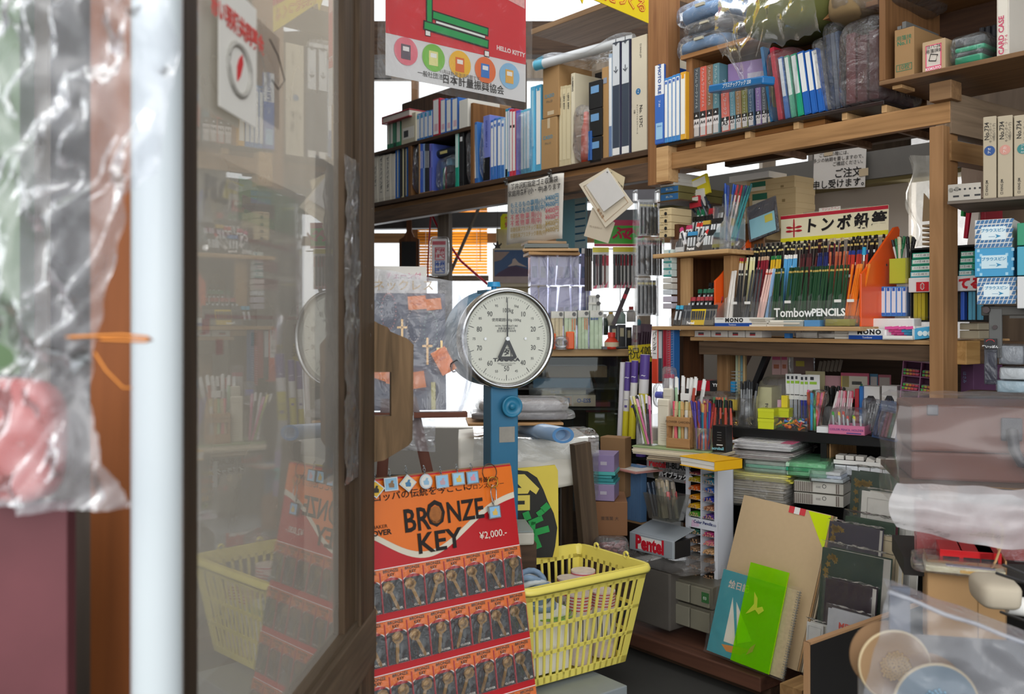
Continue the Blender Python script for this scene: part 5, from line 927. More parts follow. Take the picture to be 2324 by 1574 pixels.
Tc = kc(1552,.08,ZG,G); cup('clear_cup','tall clear cup of white-capped correction pens behind the wooden holder',Tc,.045,.13,sq=True)
for i in range(7):
    pen(Tc @ M.Translation((-.035+.012*i,rnd.uniform(-.02,.02),.03)) @ M.Rotation(math.radians(-3+2*i),4,'Y'),.2+.004*(i % 3),.006,('1d1e20','a8c8a4','e2e0dc','2a2c30','e8e6e4','b04a3a','c8c8c4')[i],'ecebe8','%s stylus-like pen with white cap, %s in the tall clear cup' % (('black','pale green','white','charcoal','plain white','rust','light grey')[i],nth(i)),None)
o,w,h = kbox(1544,1564,892,908,.03,.002,'small square white tag clipped to the tall clear cup','e4e2de','price_tag','tag',zb=None,F=G)
m,w,h = G.fit(1500,1526,833,884,.06,None); r = thing('bagged_pens','crimson-topped pens in a thin clear bag behind the ivory case','bag',m)
for k in range(5): B().cyl((w*(.15+.17*k),.02,-.1),(w*(.15+.17*k),.02,h*.5),.004,n=8).cyl((w*(.15+.17*k),.02,h*.5),(w*(.15+.17*k),.02,h*.68),.0048,n=8,mi=1).obj('bagged_pen',[mt('d8d0cc',.4),mt('b82a50',.35)],r)
B().blob(w,.04,h,.15,20,.5,22,seed=150).obj('film',BAG,r)
m,w,h = G.fit(1478,1506,868,925,.08,None); r = thing('bagged_tape','bright blue tape in a crumpled clear bag behind the ballpoints','bag',m); B().cyl((w*.2,.02,h*.5),(w*.8,.02,h*.5),.012,n=14).obj('blue_tape',mt('3040c8',.35),r); B().blob(w,.05,h,.15,18,.55,24,seed=151).obj('film',film('ffffff',.25,.8,.8,18,.08),r)
# binders and notebooks hanging above the cups, against the rack
for (a,b_,v0,v1,c_,pl,lb,tx) in ((1479,1493,745,870,'e04a30','e8e6e2','white binder sleeve with orange-red panels and black kana','バインダー'),(1494,1503,748,865,'3a4850','c8ccd0','dark slate file beside the orange-red binder',None),(1504,1514,742,862,'a01f34',None,'deep red notebook spine by the brown panel',None),(1515,1521,742,880,'b82a40',None,'thin red spiral notebook by the brown panel',None),(1522,1529,740,885,'2a62a0',None,'thin blue spiral notebook touching the brown panel',None)):
    o = filebook(S,a,b_,v0,None,c_,lb,'notebook','notebook_spine',d=-.04,dep=.035,plate=pl,v1=v1,win=(.1,.9,.45,.97),tx=list(tx) if tx else None,vert=False,ts=.6,tz=.72)
    if 'spiral' in lb:
        m,w,h = S.fit(a,b_,v0,v1,-.04); b = B()
        for k in range(26): b.cyl((w*.2,-.002,h*(k+.5)/26),(w*.8,-.002,h*(k+.7)/26),.0009,n=5)
        b.obj('wire_binding',mt('c8ccd4',.3,metal=.5),o)
# high-black lead header stand
HB = Fr(1500,3.3,RT); m,w,h = HB.fit(1468,1563,1043,1090,0); r = thing('lead_header_stand','grey header board for black leads standing behind the pen bin','display',m)
B().box(0,w,0,.01,0,h).obj('header_board',mt('8b8a8a',.35,.06),r); B().box(-.003,0,0,.1,-.12,h+.01).box(0,w,.09,.1,-.16,h).box(w,w+.003,0,.1,-.16,h).obj('black_case',BLK,r)
txt('Pentel',w*.26,h*.72,.032,'c01f2c',r,y=-.001,bold=.04); txt('HI-BLACK',w*.74,h*.74,.03,'1a1a1c',r,y=-.001,bold=.03); B().box(w*.4,w*.98,-.001,0,h*.16,h*.38).obj('black_strip',BLK,r); txt('ハイブラック芯',w*.7,h*.27,.022,'f0f0f0',r,y=-.002,bold=.04); txt('より濃くなめらかな',w*.7,h*.47,.012,'3a3a3a',r,y=-.001); txt('200',w*.94,h*.06,.01,'c04a5c',r,y=-.001)
b = B()
for k in range(4): b.cyl((w*.23,-.001,h*(.18+.1*k)),(w*.23,0,h*(.18+.1*k)),.013,n=16)
b.obj('printed_stack',mt('5c5a46',.5),r)
# yellow binder lying on the pencil tower
YB = Fr(1605,2.93,RT); m = YB.T(YB.s_(1552),-.02,YB.z(1605,1062)); w = YB.s_(1640)-YB.s_(1552)
o = B().box(0,w,0,.12,.028,.031,0).box(0,w,0,.12,0,.003,0).box(w-.003,w,0,.12,0,.031,0).box(.0,w-.006,.005,.115,.003,.014,1).box(.0,w-.006,.003,.115,.0145,.028,1).obj('yellow_binder',[mt('e6ae14',.4,.04),WHT],T=m @ M.Rotation(math.radians(-6),4,'Z'),bev=.001); tag(o,'thick bright yellow binder lying flat on the colour pencil tower','binder')
# colour pencil tower
CT = Fr(1591,3.16,RT+3); zc = lambda v: CT.z(1591,v); a0 = CT.s_(1556); wT = CT.s_(1629)-a0; hT = zc(1063)-zc(1313)
r = thing('colour_pencil_tower','white compartment tower of colour pencils beside the grey desk box','display',CT.T(a0,0,zc(1313))); wm = mt('dfe2ea',.4,.03)
for x in (0,wT*.47,wT-.014): B().box(x,x+(.014 if x != wT*.47 else .004),0,.09,0,hT).obj('upright',wm,r)
B().box(0,wT,.086,.09,0,hT).obj('back',mt('b9bac2',.5),r); B().box(0,wT,-.001,.002,hT*.455,hT*.545).obj('logo_panel',wm,r)
txt('Color Pencils',wT*.55,hT*.512,.014,'24306e',r,y=-.002,bold=.03,shear=.1); txt('1500',wT*.88,hT*.505,.011,'24306e',r,y=-.002); b = B()
for k in range(7): b.box(wT*(.1+.035*k),wT*(.1+.035*k)+.0012,-.002,-.001,hT*(.465+.003*k),hT*(.53-.004*k),T=M.Rotation(.08,4,'Y'))
b.obj('pink_scribble',mt('d98ab8',.6),r)
LV = [(.94,'b04a5c','2a6a60','rose','pine green'),(.875,'d9c928','3f90b0','yellow','sky blue'),(.80,'e86a28','3a6cc0','orange','blue'),(.715,'e8a024','2a38a0','amber','ultramarine'),(.635,'e6b82a','a06a50','golden yellow','brown'),(.56,'5aa83a','5a3a88','grass green','purple'),
      (.40,'3a6a5a','b03a70','dull green','magenta'),(.32,'4a3c34','d97a90','umber','pink'),(.245,'8a7058','c9a070','taupe','sand'),(.165,'d8d2c8','c08a3a','white','ochre'),(.085,'6a5a4c','7a5040','grey-brown','chestnut'),(.02,'5c4a38','4a3c30','dark sepia','dark umber')]
CPM = {}
for (f_,ca,cb_,na,nb) in LV:
    B().box(.012,wT-.012,.004,.086,hT*f_-.003,hT*f_-.001).obj('compartment_floor',wm,r)
    for j,(c_,nm) in enumerate(((ca,na),(cb_,nb))):
        n = 9 if f_ < .92 else 5
        for i in range(n):
            T = r.matrix_basis @ M.Translation((.02+wT*.46*j*1.02+.0078*(i % 5)+(.004 if i > 4 else 0),-.012+rnd.uniform(0,.012),hT*f_+.003+(.0065 if i > 4 else 0))) @ M.Rotation(-math.pi/2,4,'X')
            if c_ not in CPM:
                o = B().cyl((0,0,0),(0,0,.09),.0037,n=6,sm=False).obj('colour_pencil',mt(c_,.35,.06),T=T); tag(o,'%s colour pencil lying end-out in the white tower' % nm,'colour pencil','%s pencils in the white tower' % nm)
                B().cyl((0,0,-.0006),(0,0,.0),.0031,n=6).obj('cut_end',mt('cda27c',.6),o); B().cyl((0,0,-.001),(0,0,-.0006),.0012,n=6).obj('core',mt(c_,.5),o); CPM[c_] = o
            else: dup(CPM[c_],T)
# blue refill sleeves leaning in a kraft box, capped by a folder
for i in range(8): tag(B().box(0,.009,0,.03,0,.2).obj('refill_sleeve',mt('5b7fa8',.25,.15),T=HB.T(HB.s_(1432)+.0098*i,-.03,HB.z(1455,1180)),bev=.001),'translucent blue refill sleeve, %s in the kraft holder' % nth(i),'sleeve')
tag(B().box(-.004,.085,-.004,.032,-.006,0).box(-.004,0,-.004,.032,0,.2).obj('kraft_holder',CARD,T=HB.T(HB.s_(1432),-.03,HB.z(1455,1180)+.0)),'kraft card holder around the blue refill sleeves','box')
m = HB.T(HB.s_(1422),-.1,HB.z(1450,1060),-8); o = tag(B().box(0,.16,0,.14,0,.004,0).box(.02,.14,.02,.12,.004,.005,1).obj('flat_album',[mt('b88078',.4),mt('d3cdc6',.4)],T=m),'rose-edged clear album lying over the blue refill sleeves','album')
# grey pen bin box
PB = Fr(1480,3.12,RT); m,w,h = PB.fit(1428,1527,1195,1262,0); h = PB.z(1428,1205)-PB.z(1428,1245)
r = thing('grey_display_box','pale grey display box with red logo plate beneath the bin of pens','box',PB.T(PB.s_(1428),0,PB.z(1428,1245))); gm = mt('9ba2a8',.35,.04)
B().box(0,w,0,.012,0,h).obj('front_plate',gm,r,bev=.003); B().box(.002,w-.002,.012,.09,0,h*.92).obj('dark_body',BLK,r)
B().add([(0,.01,h*1.0),(w,.01,h*1.0),(w,.11,h*1.42),(0,.11,h*1.42),(0,.01,h*.96),(w,.01,h*.96),(w,.11,h*1.38),(0,.11,h*1.38)],[(0,1,2,3),(7,6,5,4),(0,4,5,1),(1,5,6,2),(2,6,7,3),(3,7,4,0)]).obj('sloping_lid',gm,r)
B().box(w*.2,w*.78,-.0015,0,h*.16,h*.86).obj('logo_plate',WHT,r); txt('Pentel',w*.49,h*.5,.062,'c8182c',r,y=-.003,bold=.05,sx=.82)
# bin
m = PB.T(PB.s_(1464),.02,PB.z(1500,1180,.02)); BN = m; wv = .1; hv = .085; r = thing('clear_pen_bin','open clear plastic bin of pens standing on the grey display box','bin',m)
A_ = film('dfe0dc',.12,.5,0,4,.06); e = .014
B().add([(0,0,0),(wv,0,0),(wv,.06,0),(0,.06,0),(-e,-e,hv),(wv+e,-e,hv),(wv+e,.06+e,hv),(-e,.06+e,hv)],[(0,1,5,4),(1,2,6,5),(2,3,7,6),(3,0,4,7),(0,3,2,1)]).obj('bin_body',A_,r,solid=.002)
for (n,L_,cs,lb,x0,x1,tl) in ((5,.115,('3a4656','2e3a4a'),'slate-blue marker leaning in the clear bin',.0,.03,-16),(6,.125,('7a7c6a','b8a888'),'khaki drawing pen standing in the clear bin',.02,.06,-5),(6,.12,('a39c84','c8beb0'),'beige drawing pen leaning in the clear bin',.06,.1,-11),(3,.09,('6e6a68','c85a5a'),'red-ended pen in the clear bin',.07,.1,-6)):
    for i in range(n): pen(m @ M.Translation((rnd.uniform(x0,x1)*.8+.008,rnd.uniform(.01,.05),.006)) @ M.Rotation(math.radians(tl+rnd.uniform(-4,4)),4,'Y'),L_,.0058,cs[0],cs[1],lb,lb.split(' in ')[0].replace('marker','markers').replace('pen','pens')+' in the clear bin')
tag(B().blob(.06,.05,.09,.12,14,.5,26,seed=160).obj('clear_bag',film('ffffff',.14,.8,.8,16,.08),T=m @ M.Translation((.03,.0,.045)) @ M.Rotation(-.15,4,'Y')),'clear bag around the beige drawing pens in the bin','bag')
m,w,h = PB.fit(1400,1560,1262,1295,.02); tag(B().blob(w,.18,h,.12,8,.4,28,seed=161).obj('clear_bag',film('e8e4e0',.3,.7,.7,12,.12),T=m),'crumpled clear bag pressed under the grey display box','bag')
# grey crate and clear drawer cases below
m,w,h = PB.fit(1440,1520,1290,1420,.03); o = tag(B().box(0,w,0,.25,0,h).obj('grey_crate',mt('5f5a54',.5,.15),T=m,bev=.006),'dull grey plastic crate under the crumpled bag','crate')
DR = Fr(1560,3.08,RT)
for i,(v0,v1) in enumerate(((1322,1372),(1374,1428))):
    m,w,h = DR.fit(1520,1612,v0,v1,.0); r = thing('drawer_case','smoky clear drawer case, %s of the pair under the colour pencil tower' % ('upper','lower')[i],'drawer case',m)
    B().box(0,w,.01,.2,0,h).obj('case_body',mt('6b675a',.35,.15),r,bev=.003); B().box(w*.04,w*.48,0,.01,h*.08,h*.9).obj('drawer_front',mt('8a8676',.3,.1),r,bev=.002); B().box(w*.52,w*.96,0,.01,h*.08,h*.9).obj('drawer_front',mt('84806f',.3,.1),r,bev=.002)
    if i == 0: B().box(w*.8,w*.97,-.002,0,h*.3,h*.75).obj('green_label',mt('3a6a3c'),r); txt('03',w*.885,h*.5,.014,'dfe8da',r,y=-.0035)
# plank step and base
tag(B().box(PB.s_(1380),PB.s_(1735),-.02,.4,.03,.075).obj('plank_step',wood('6a4636','4a3026','X',5),T=PB.T(0,0,0),bev=.004),'worn reddish-brown plank step along the floor before the drawers','plank')
tag(B().box(PB.s_(1380),PB.s_(1735),.03,.38,.0,.03).obj('plank_support',DARKW,T=PB.T(0,0,0)),'dark timber under the worn plank step','timber')
# ---------------- paper goods in and under the desk ----------------
def sheaf(F,u0,u1,v0,v1,d,dep,n,lab,cols,film_=None,zb=None,rz=0,nm='paper_sheaf',cat='paper stack',seed=1,skew=.01):
    m,w,h = F.fit(u0,u1,v0,v1,d,zb); m = m @ M.Rotation(math.radians(rz),4,'Z'); r = thing(nm,lab,cat,m); q = random.Random(seed)
    for i in range(n):
        x = q.uniform(-skew,skew); B().box(x+.004,w+x-.004,q.uniform(0,.01),dep,h*i/n+.0005,h*(i+.86)/n).obj('sheet',mt(cols[i % len(cols)],.55,.05),r,bev=.0004,seg=1)
    if film_: B().blob(w*1.06,dep*1.05,h*1.35,.1,11,.35,30,seed=seed,c=(-w*.03,-.015,-h*.15)).obj('film',film_,r)
    return r,w,h
FB = film('ffffff',.22,.8,.8,14,.09)
r,w,h = sheaf(K,1662,1800,1003,1021,-.08,.3,5,'white envelopes with pink printed corner, bagged in the upper pigeonhole',('e3e1e2','d9d7d9'),FB,seed=3); B().box(w*.8,w+.0,-.002,.25,h,h+.001).obj('pink_print',mt('d84a80'),r)
r,w,h = sheaf(K,1655,1798,1024,1043,-.07,.3,5,'bagged grey-pink papers lying directly below the white envelopes',('b8b0ac','a89a98','c8c4c0'),FB,seed=4)
r,w,h = sheaf(K,1684,1790,1047,1072,-.08,.28,3,'clear bag with turquoise sheet puffed over the yellow packets',('9fb8a8','6fc0a4','b0b8b0'),film('eef4f0',.3,.8,.8,14,.1),seed=5)
r,w,h = sheaf(K,1652,1796,1074,1092,-.1,.3,4,'yellow envelope packets sticking out of the lower pigeonhole',('d9cf52','cfc548','e0d878'),FB,seed=6)
r,w,h = sheaf(K,1644,1786,1094,1146,-.12,.28,10,'thick bagged stack of greyish kraft paper below the yellow packets',('a8a090','8f8676','b5b0a8','99907e'),FB,seed=7)
r,w,h = sheaf(K,1786,1880,1052,1082,-.1,.22,3,'mint green bagged tissue pack tilted beside the yellow packets',('c4dcc8','2fa882','b8dcc0'),film('b8f0cc',.35,.8,.8,14,.1),seed=8,rz=8)
r,w,h = sheaf(K,1838,1916,1070,1094,-.1,.22,3,'white bag with pale blue lining above the striped boxes',('d4dce0','c0cce0','d9dcde'),FB,seed=9)
for i,(v0,v1) in enumerate(((1094,1118),(1121,1146))):
    m,w,h = K.fit(1802,1914,v0,v1,-.09,None); o = tag(B().box(0,w,0,.24,0,h).obj('striped_box',mt('c8c4ba',.6,.06),T=m,bev=.001),'finely striped grey card box with printed label, %s of the two' % ('upper','lower')[i],'box')
    b = B()
    for k in range(24):
        x = w*(k+.3)/26
        if .38 < x/w < .82: continue
        b.box(x,x+w*.018,-.0007,0,h*.05,h*.95)
    b.obj('printed_stripes',mt('6a5a52',.6),o); patch(o,w*.4,w*.84,h*.06,h*.94,'d9d5cc','label'); B().tube([(w*.62+.006*math.cos(t*.63),-.001,h*.66+.006*math.sin(t*.63)) for t in range(10)],.0008,closed=True).obj('printed_ring',BLK,o); txt('日記',w*.5,h*.55,.008,'4a4644',o,y=-.0012)
m,w,h = K.fit(1892,2036,1032,1056,-.01,.613); r = thing('drawer_tray','black-framed tray of boxed refills with white size labels','tray',m); B().box(0,w,0,.2,0,h*.7).obj('tray_body',mt('2a2a2c',.4),r,bev=.001)
for k in range(5): B().box(w*(.02+.19*k),w*(.2+.19*k),-.001,0,h*.12,h*.5).obj('size_label',mt('dfe2e6',.4),r); txt('0.%dmm' % (3+k),w*(.11+.19*k),h*.3,.007,'3a3c40',r,y=-.0015)
B().box(0,w,-.001,0,h*.55,h*.72).obj('white_strip',WHT,r)
for k in range(6): T = m @ M.Translation((w*(.02+.16*k),.01,h*.72)) @ M.Rotation(math.radians((0,0,0,22,8,-4)[k]),4,'Y'); tag(B().box(0,.026,0,.05,0,.014).obj('refill_box',mt('d9d4cc',.4,.05),T=T,bev=.0006),'white bagged refill box, %s along the black-framed tray' % nth(k),'box')
# ---------------- sketch pads and picture diary leaning before the desk ----------------
def lean(u,v,Y,th=RT,back=12,ry=0): return M.Translation(Wp(u,v,Y)) @ M.Rotation(math.radians(th),4,'Z') @ M.Rotation(math.radians(ry),4,'Y') @ M.Rotation(-math.radians(back),4,'X')
def wpx(px,u,Y,th=RT):
    t = (u-UH)/FP; return px*Y/FP/(math.cos(math.radians(th))-t*math.sin(math.radians(th)))
T = lean(1612,1445,3.02,back=18,ry=3); w = wpx(190,1700,2.98); h = .47
r = thing('sketch_board','large kraft drawing board with neon corner, leaning behind the picture diary','board',T)
B().box(0,w,0,.004,0,h).obj('kraft_board',mt('cbb08a',.8,.05,60),r); B().prism([(w*.76,h*.995),(w*1.0,h*.995),(w*1.0,h*.77)],-.0012,0).obj('neon_corner',mt('d4e812',.3,.02),r)
B().box(w*.55,w*.73,-.0016,0,h*.955,h*1.0).obj('red_label',mt('d8444a',.4),r); B().box(w*.61,w*.67,-.002,0,h*.955,h*1.0).obj('white_mark',WHT,r)
for k,c_ in enumerate(('c8a070','8a7a62','d8c8a8')): B().box(.004*k,w+.003*(k+1),.005+.006*k,.010+.006*k,0,h).obj('backing_board',mt(c_,.6,.08),r)
B().box(w*.0,w*.62,-.003,-.001,h*.1,h*.42).obj('white_label',mt('e6e4e0',.5),r); txt('こんげ',w*.1,h*.35,.03,'2b2b2b',r,y=-.004,rot=-90+180,bold=.03)
B().box(w*.2,w*.25,-.0042,-.003,h*.32,h*.4).obj('black_seal',BLK,r)
T = lean(1604,1474,2.93,back=17,ry=2); w = wpx(170,1690,2.85); h = .255
r = thing('picture_diary','teal spiral picture diary with white sailing boat under a neon sheet','diary',T)
B().box(0,w,0,.006,0,h).obj('pages',mt('d9cfb8',.6,.1,30),r); B().box(0,w*.84,-.0012,0,0,h).obj('teal_cover',mt('3f98a2',.5,.07),r)
txt('絵日記',w*.25,h*.84,.026,'d9c8b8',r,y=-.002,bold=.02)
B().prism([(w*.2,h*.17),(w*.36,h*.17),(w*.2,h*.7)],-.0022,-.0012).prism([(w*.38,h*.2),(w*.55,h*.28),(w*.26,h*.66)],-.0022,-.0012).obj('white_sail',mt('e4dccc',.6),r)
B().prism([(w*.18,h*.13),(w*.26,h*.07),(w*.44,h*.08),(w*.56,h*.19)],-.0024,-.0012).obj('orange_hull',mt('d88a3a',.5),r)
B().box(w*.84,w,-.0014,0,0,h).obj('speckled_edge',mt('c8b48e',.7,.25,90),r); b = B()
for k in range(34): b.tube([(w-.006,-.003,h*(k+.5)/34),(w+.003,-.005,h*(k+.5)/34),(w+.005,.003,h*(k+.5)/34),(w-.004,.008,h*(k+.5)/34)],.0009,n=5)
b.obj('spiral_wire',mt('a8a49c',.3,metal=.7),r)
B().grid(lambda a,c: (-.008+(w+.02)*a,-.006-.004*NZ.noise(V((a*8,c*8,2))),-.006+(h+.016)*c),24,24).obj('clear_wrapper',film('ffffff',.09,.5,.35,10,.08),r)
NE = bpy.data.materials.new('neon_sheet'); NE.use_nodes = True; nt = NE.node_tree; P_ = nt.nodes['Principled BSDF']; nt.nodes.remove(P_); tr_ = nt.nodes.new('ShaderNodeBsdfTransparent'); tr_.inputs[0].default_value = (.62,1,.02,1); df = nt.nodes.new('ShaderNodeBsdfDiffuse'); df.inputs[0].default_value = (.42,.95,.01,1); gl = nt.nodes.new('ShaderNodeBsdfGlossy'); gl.inputs['Roughness'].default_value = .08
mx = nt.nodes.new('ShaderNodeMixShader'); mx.inputs[0].default_value = .26; m2 = nt.nodes.new('ShaderNodeMixShader'); m2.inputs[0].default_value = .04; nt.links.new(tr_.outputs[0],mx.inputs[1]); nt.links.new(df.outputs[0],mx.inputs[2]); nt.links.new(mx.outputs[0],m2.inputs[1]); nt.links.new(gl.outputs[0],m2.inputs[2]); nt.links.new(m2.outputs[0],[n for n in nt.nodes if n.type == 'OUTPUT_MATERIAL'][0].inputs[0])
T2_ = T @ M.Translation((w*.37,-.016,.0)); r = thing('neon_sheet','translucent neon green sheet standing against the teal picture diary','plastic sheet',T2_); B().box(0,w*.5,0,.0025,-.0,h*1.17).obj('acrylic_sheet',NE,r); B().box(w*.497,w*.5,-.0005,.003,0,h*1.17).obj('bright_edge',mt('c8f020',.3,.02),r)
b = B(); b.prism([(.03,.15),(.05,.165),(.065,.155),(.08,.17),(.072,.18),(.055,.172),(.05,.2),(.035,.215),(.042,.18),(.02,.145)],-.0008,0); b.obj('printed_bird',mt('b8c832',.6),r)
b = B(); b.prism([(.05,.03),(.07,.045),(.075,.07),(.06,.055)],-.0008,0); b.obj('printed_shell',mt('8a9a2a',.6),r)
# ---------------- albums in clear wraps ----------------
def album(u0,u1,v0,v1,Y,col,lab,back=9,dep=.03,ry=0,frame=None,gold=None,wrap=.02,text=None,pages=None,th=RT,name='album',bump=.0):
    m = lean(u0,v1,Y,th,back,ry); w = wpx(u1-u0,(u0+u1)/2,Y-.06,th); h = (v1-v0)*(Y-.03)/FP/math.cos(math.radians(back))
    r = thing(name,lab,'album',m); B().box(0,w,0,.003,0,h).box(0,w,dep-.003,dep,0,h).obj('cover',mt(col,.5,.14,40,bump=.1,bsc=300),r,bev=.001); B().box(.003,w-.003,.003,dep-.003,.003,h-.004).obj('pages',mt(pages or 'cfc9be',.6,.05),r)
    if gold:
        b = B(); q = random.Random(int(u0))
        for k in range(gold):
            x = w*(.08+.05*q.random()+(.03*k if k < gold*.6 else 0)); z = h*(.93-.05*q.random()-(0 if k < gold*.6 else .06*(k-gold*.6))); s = .007+.005*q.random()
            b.prism([(x+s*(1 if t % 2 else .55)*math.cos(t*.628+q.random()*.2),z+s*(1 if t % 2 else .55)*math.sin(t*.628)) for t in range(10)],-.0009,-.0001)
        b.obj('gold_leaf_print',mt('8a7038',.35,.15,metal=.4),r)
    if frame:
        b = B()
        for (x0,x1,z0,z1) in ((.12,.88,.93,.935),(.12,.13,.08,.93),(.87,.88,.08,.93)): b.box(w*x0,w*x1,-.0008,0,h*z0,h*z1)
        b.obj('printed_frame',mt(frame,.5),r)
    if wrap: B().grid(lambda a,c: (-.004+(w+.008)*a,-.004-.006*abs(NZ.noise(V((a*5,c*5,u0)))),(h+wrap)*c),22,20).obj('clear_wrap',film('ffffff',.07,.35,.5,12,.07),r)
    if wrap: B().grid(lambda a,c: (-.004+(w+.008)*a,-.004+(dep+.006)*c,h+wrap*(1-.5*c)+.006*NZ.noise(V((a*8,c*3,u0)))),22,5).obj('folded_top',film('ffffff',.25,.9,.8,22,.07),r)
    if text: txt(text[0],w*text[2],h*text[3],text[1],text[4],r,y=-.0016,bold=.02)
    return r
album(1918,2046,1066,1330,2.92,'33443a','tall dark green album with gold ivy print, tallest of the albums',gold=14,back=6,dep=.05)
album(1944,2062,1112,1325,2.80,'d2cfc8','white guest album in glossy wrap before the tall green one',back=6,dep=.05,frame='a8a49c',wrap=.012)
album(1908,2022,1170,1330,2.76,'2f4634','slim green album with maroon rim in a shiny sleeve',back=7,pages='5a2c34',dep=.025)
album(1975,2036,1212,1345,2.66,'c9b898','cream framed album with thin black scroll line',back=6,frame='3a3530',dep=.03,wrap=.004)
album(1870,1984,1182,1345,2.72,'3c3844','charcoal velvet album with gold ivy corner',back=8,gold=10,dep=.025,wrap=.006)
album(1848,1986,1242,1480,2.62,'2c3d33','dark green bagged album set before the charcoal one',back=8,gold=9,dep=.05)
album(1862,1968,1312,1470,2.52,'2a1d26','deep maroon guide album with faint kanji',back=8,dep=.03,text=('ご 案 内',.014,.55,.35,'5a4a3a'),pages='e0dad0',wrap=.006)
album(1868,1962,1380,1530,2.45,'a9aaae','grey clear-sleeved folder printed MENU in red',back=8,dep=.02,text=('MENU',.022,.55,.78,'c0483c'),wrap=.012)
album(1824,1862,1410,1530,2.52,'bdbcb8','narrow clear-wrapped card holder between pads and menu folder',back=6,dep=.02,wrap=.01,frame='8a8a8a')
tag(B().box(0,.07,0,.1,0,.03).obj('wood_block',wood('b08a5c','86643f','Y'),T=lean(1770,1574,2.6,RT,0)),'rough pine block on the floor below the spiral diary','block')
tag(B().box(-.1,.55,.0,.3,0,.09).obj('low_platform',DARKW,T=S.T(S.s_(1835,-.2),-.12,.0)),'dark low platform carrying the leaning albums','platform')
# ---------------- wrapped suitcase and red album ----------------
SF = Fr(2070,1.95,-14); m,w,h = SF.fit(2068,2600,922,1098,0); r = thing('suitcase','old brown box case with black handle under cloudy plastic','case',m); w = .62
lea = mt('5c3528',.55,.25,9,bump=.15,bsc=90)
B().box(0,w,0,.2,h*.38,h).obj('lid',lea,r,bev=.006); B().box(0,w,0,.2,0,h*.375).obj('base',mt('563024',.55,.25,9),r,bev=.006)
B().box(.03,.052,-.004,0,h*.86,h*1.0).obj('corner_plate',mt('5a5c60',.4,.2,metal=.7),r,bev=.002)
for x in (.17,.42):
    B().box(x,x+.04,-.006,0,h*.55,h*.85).obj('handle_plate',mt('3a3c42',.4,.2,metal=.5),r,bev=.003)
B().tube([(.19,-.008,h*.7),(.19,-.022,h*.45),(.2,-.03,h*.3),(.24,-.034,h*.26),(.38,-.034,h*.25),(.42,-.03,h*.3),(.44,-.022,h*.45),(.44,-.008,h*.7)],.011,n=10).obj('handle',mt('23262e',.4),r)
b = B(); q = lambda a: 1
def cover(a,c):
    x = -.03+(w+.1)*a; z = h*1.0-c*(h*1.0); e = .012*NZ.noise(V((a*5,c*3,3)))
    z += (-.04 if c > .8 else 0)*math.sin(a*4)+.012*NZ.noise(V((a*14,c*3,7)))*(1 if c > .5 else .3)
    x += -.012*math.sin(c*3.1) if a < .1 else 0
    return (x,-.045-.025*math.sin(c*2.6)+e,z)
b.grid(cover,44,34); b.grid(lambda a,c: (-.03+(w+.1)*a,-.045+.28*c,h*1.0+.02*math.sin(3.1*c)+.008*NZ.noise(V((a*9,c*5,1)))),40,8); b.grid(lambda a,c: (-.03+.012*NZ.noise(V((a*4,c*4,2))),-.045+.28*a,h*1.0-c*h*1.4),8,20)
b.obj('plastic_cover',film('f6f2f2',.16,.3,.12,3,.2),r,label='cloudy creased plastic cover'); B().grid(lambda a,c: (-.035+(w+.1)*a-.02*math.sin(3*c)*(1-a),-.05-.03*math.sin(c*2.6)+.02*NZ.noise(V((a*8,c*4,5))),.012*NZ.noise(V((a*9,0,2)))-c*(h*.55+.03*math.sin(a*5))),44,16).obj('hanging_hem',film('f4f2f4',1.0,.3,.35,5,.25),r,label='milky hanging hem of the cover')
tag(B().box(-.02,.7,.02,.3,-.012,0).obj('case_shelf',DARKW,T=m @ M.Translation((0,0,-.0))),'dark board carrying the wrapped brown case','board')
RF = Fr(2085,2.1,-16); m,w,h = RF.fit(2080,2400,1150,1268,0); r = thing('red_album','wide crimson album in clear film below the brown case','album',m @ M.Rotation(-.12,4,'X')); w = .5
B().box(0,w,0,.004,0,h*1.05).box(0,w,.03,.034,0,h*1.05).obj('cover',mt('8e2a2a',.45,.1),r,bev=.002); B().box(.003,w,.004,.03,.003,h).obj('pages',mt('4a1c1c',.5),r); B().grid(lambda a,c: (-.005+(w+.01)*a,-.006-.006*NZ.noise(V((a*8,c*5,9))),-.004+(h*1.1)*c),30,12).obj('clear_wrap',film('ffffff',.1,.6,.5,14,.08),r)
tag(B().box(-.03,.6,-.03,.2,-.04,-.0).obj('album_shelf',mt('2a2624',.7),T=m),'dark ledge beneath the crimson album','shelf')
# brown paper bag with red boxes
PBG = Fr(2180,1.98,-20); m,w,h = PBG.fit(2103,2285,1302,1372,0); r = thing('paper_bag','open brown paper bag with cord handle holding red boxes','bag',m); kp = mt('b08a5e',.8,.1,12,bump=.1)
h = .09; B().box(0,w,0,.003,-.1,h).box(0,.003,0,.12,-.1,h).box(w-.003,w,0,.12,-.1,h*1.1).box(0,w,.117,.12,-.1,h*1.1).obj('bag_body',kp,r); B().box(w*.64,w*.655,-.0006,0,-.1,h).obj('fold_line',mt('8a6a44',.8),r)
B().tube([(w*.78,-.003,h*.8),(w*.86,-.006,h*1.1),(w*.93,-.008,h*1.5),(w*.94,-.008,h*1.9),(w*.88,-.006,h*2.05),(w*.82,-.004,h*1.9),(w*.83,-.004,h*1.6),(w*.9,-.003,h*1.35)],.0025,n=8).obj('cord_handle',mt('c8a070',.7),r)
for i,x in enumerate((.12,.38,.6)):
    o = tag(B().box(0,.045+.02*(i == 1),0,.1,0,.05).obj('red_box',mt('c4161c',.3),T=m @ M.Translation((w*x+.008,.008,h-.028)),bev=.001),'red box with black face, %s in the brown paper bag' % nth(i),'box'); patch(o,.006,.038,.008,.036,'1a1a1c','black_face')
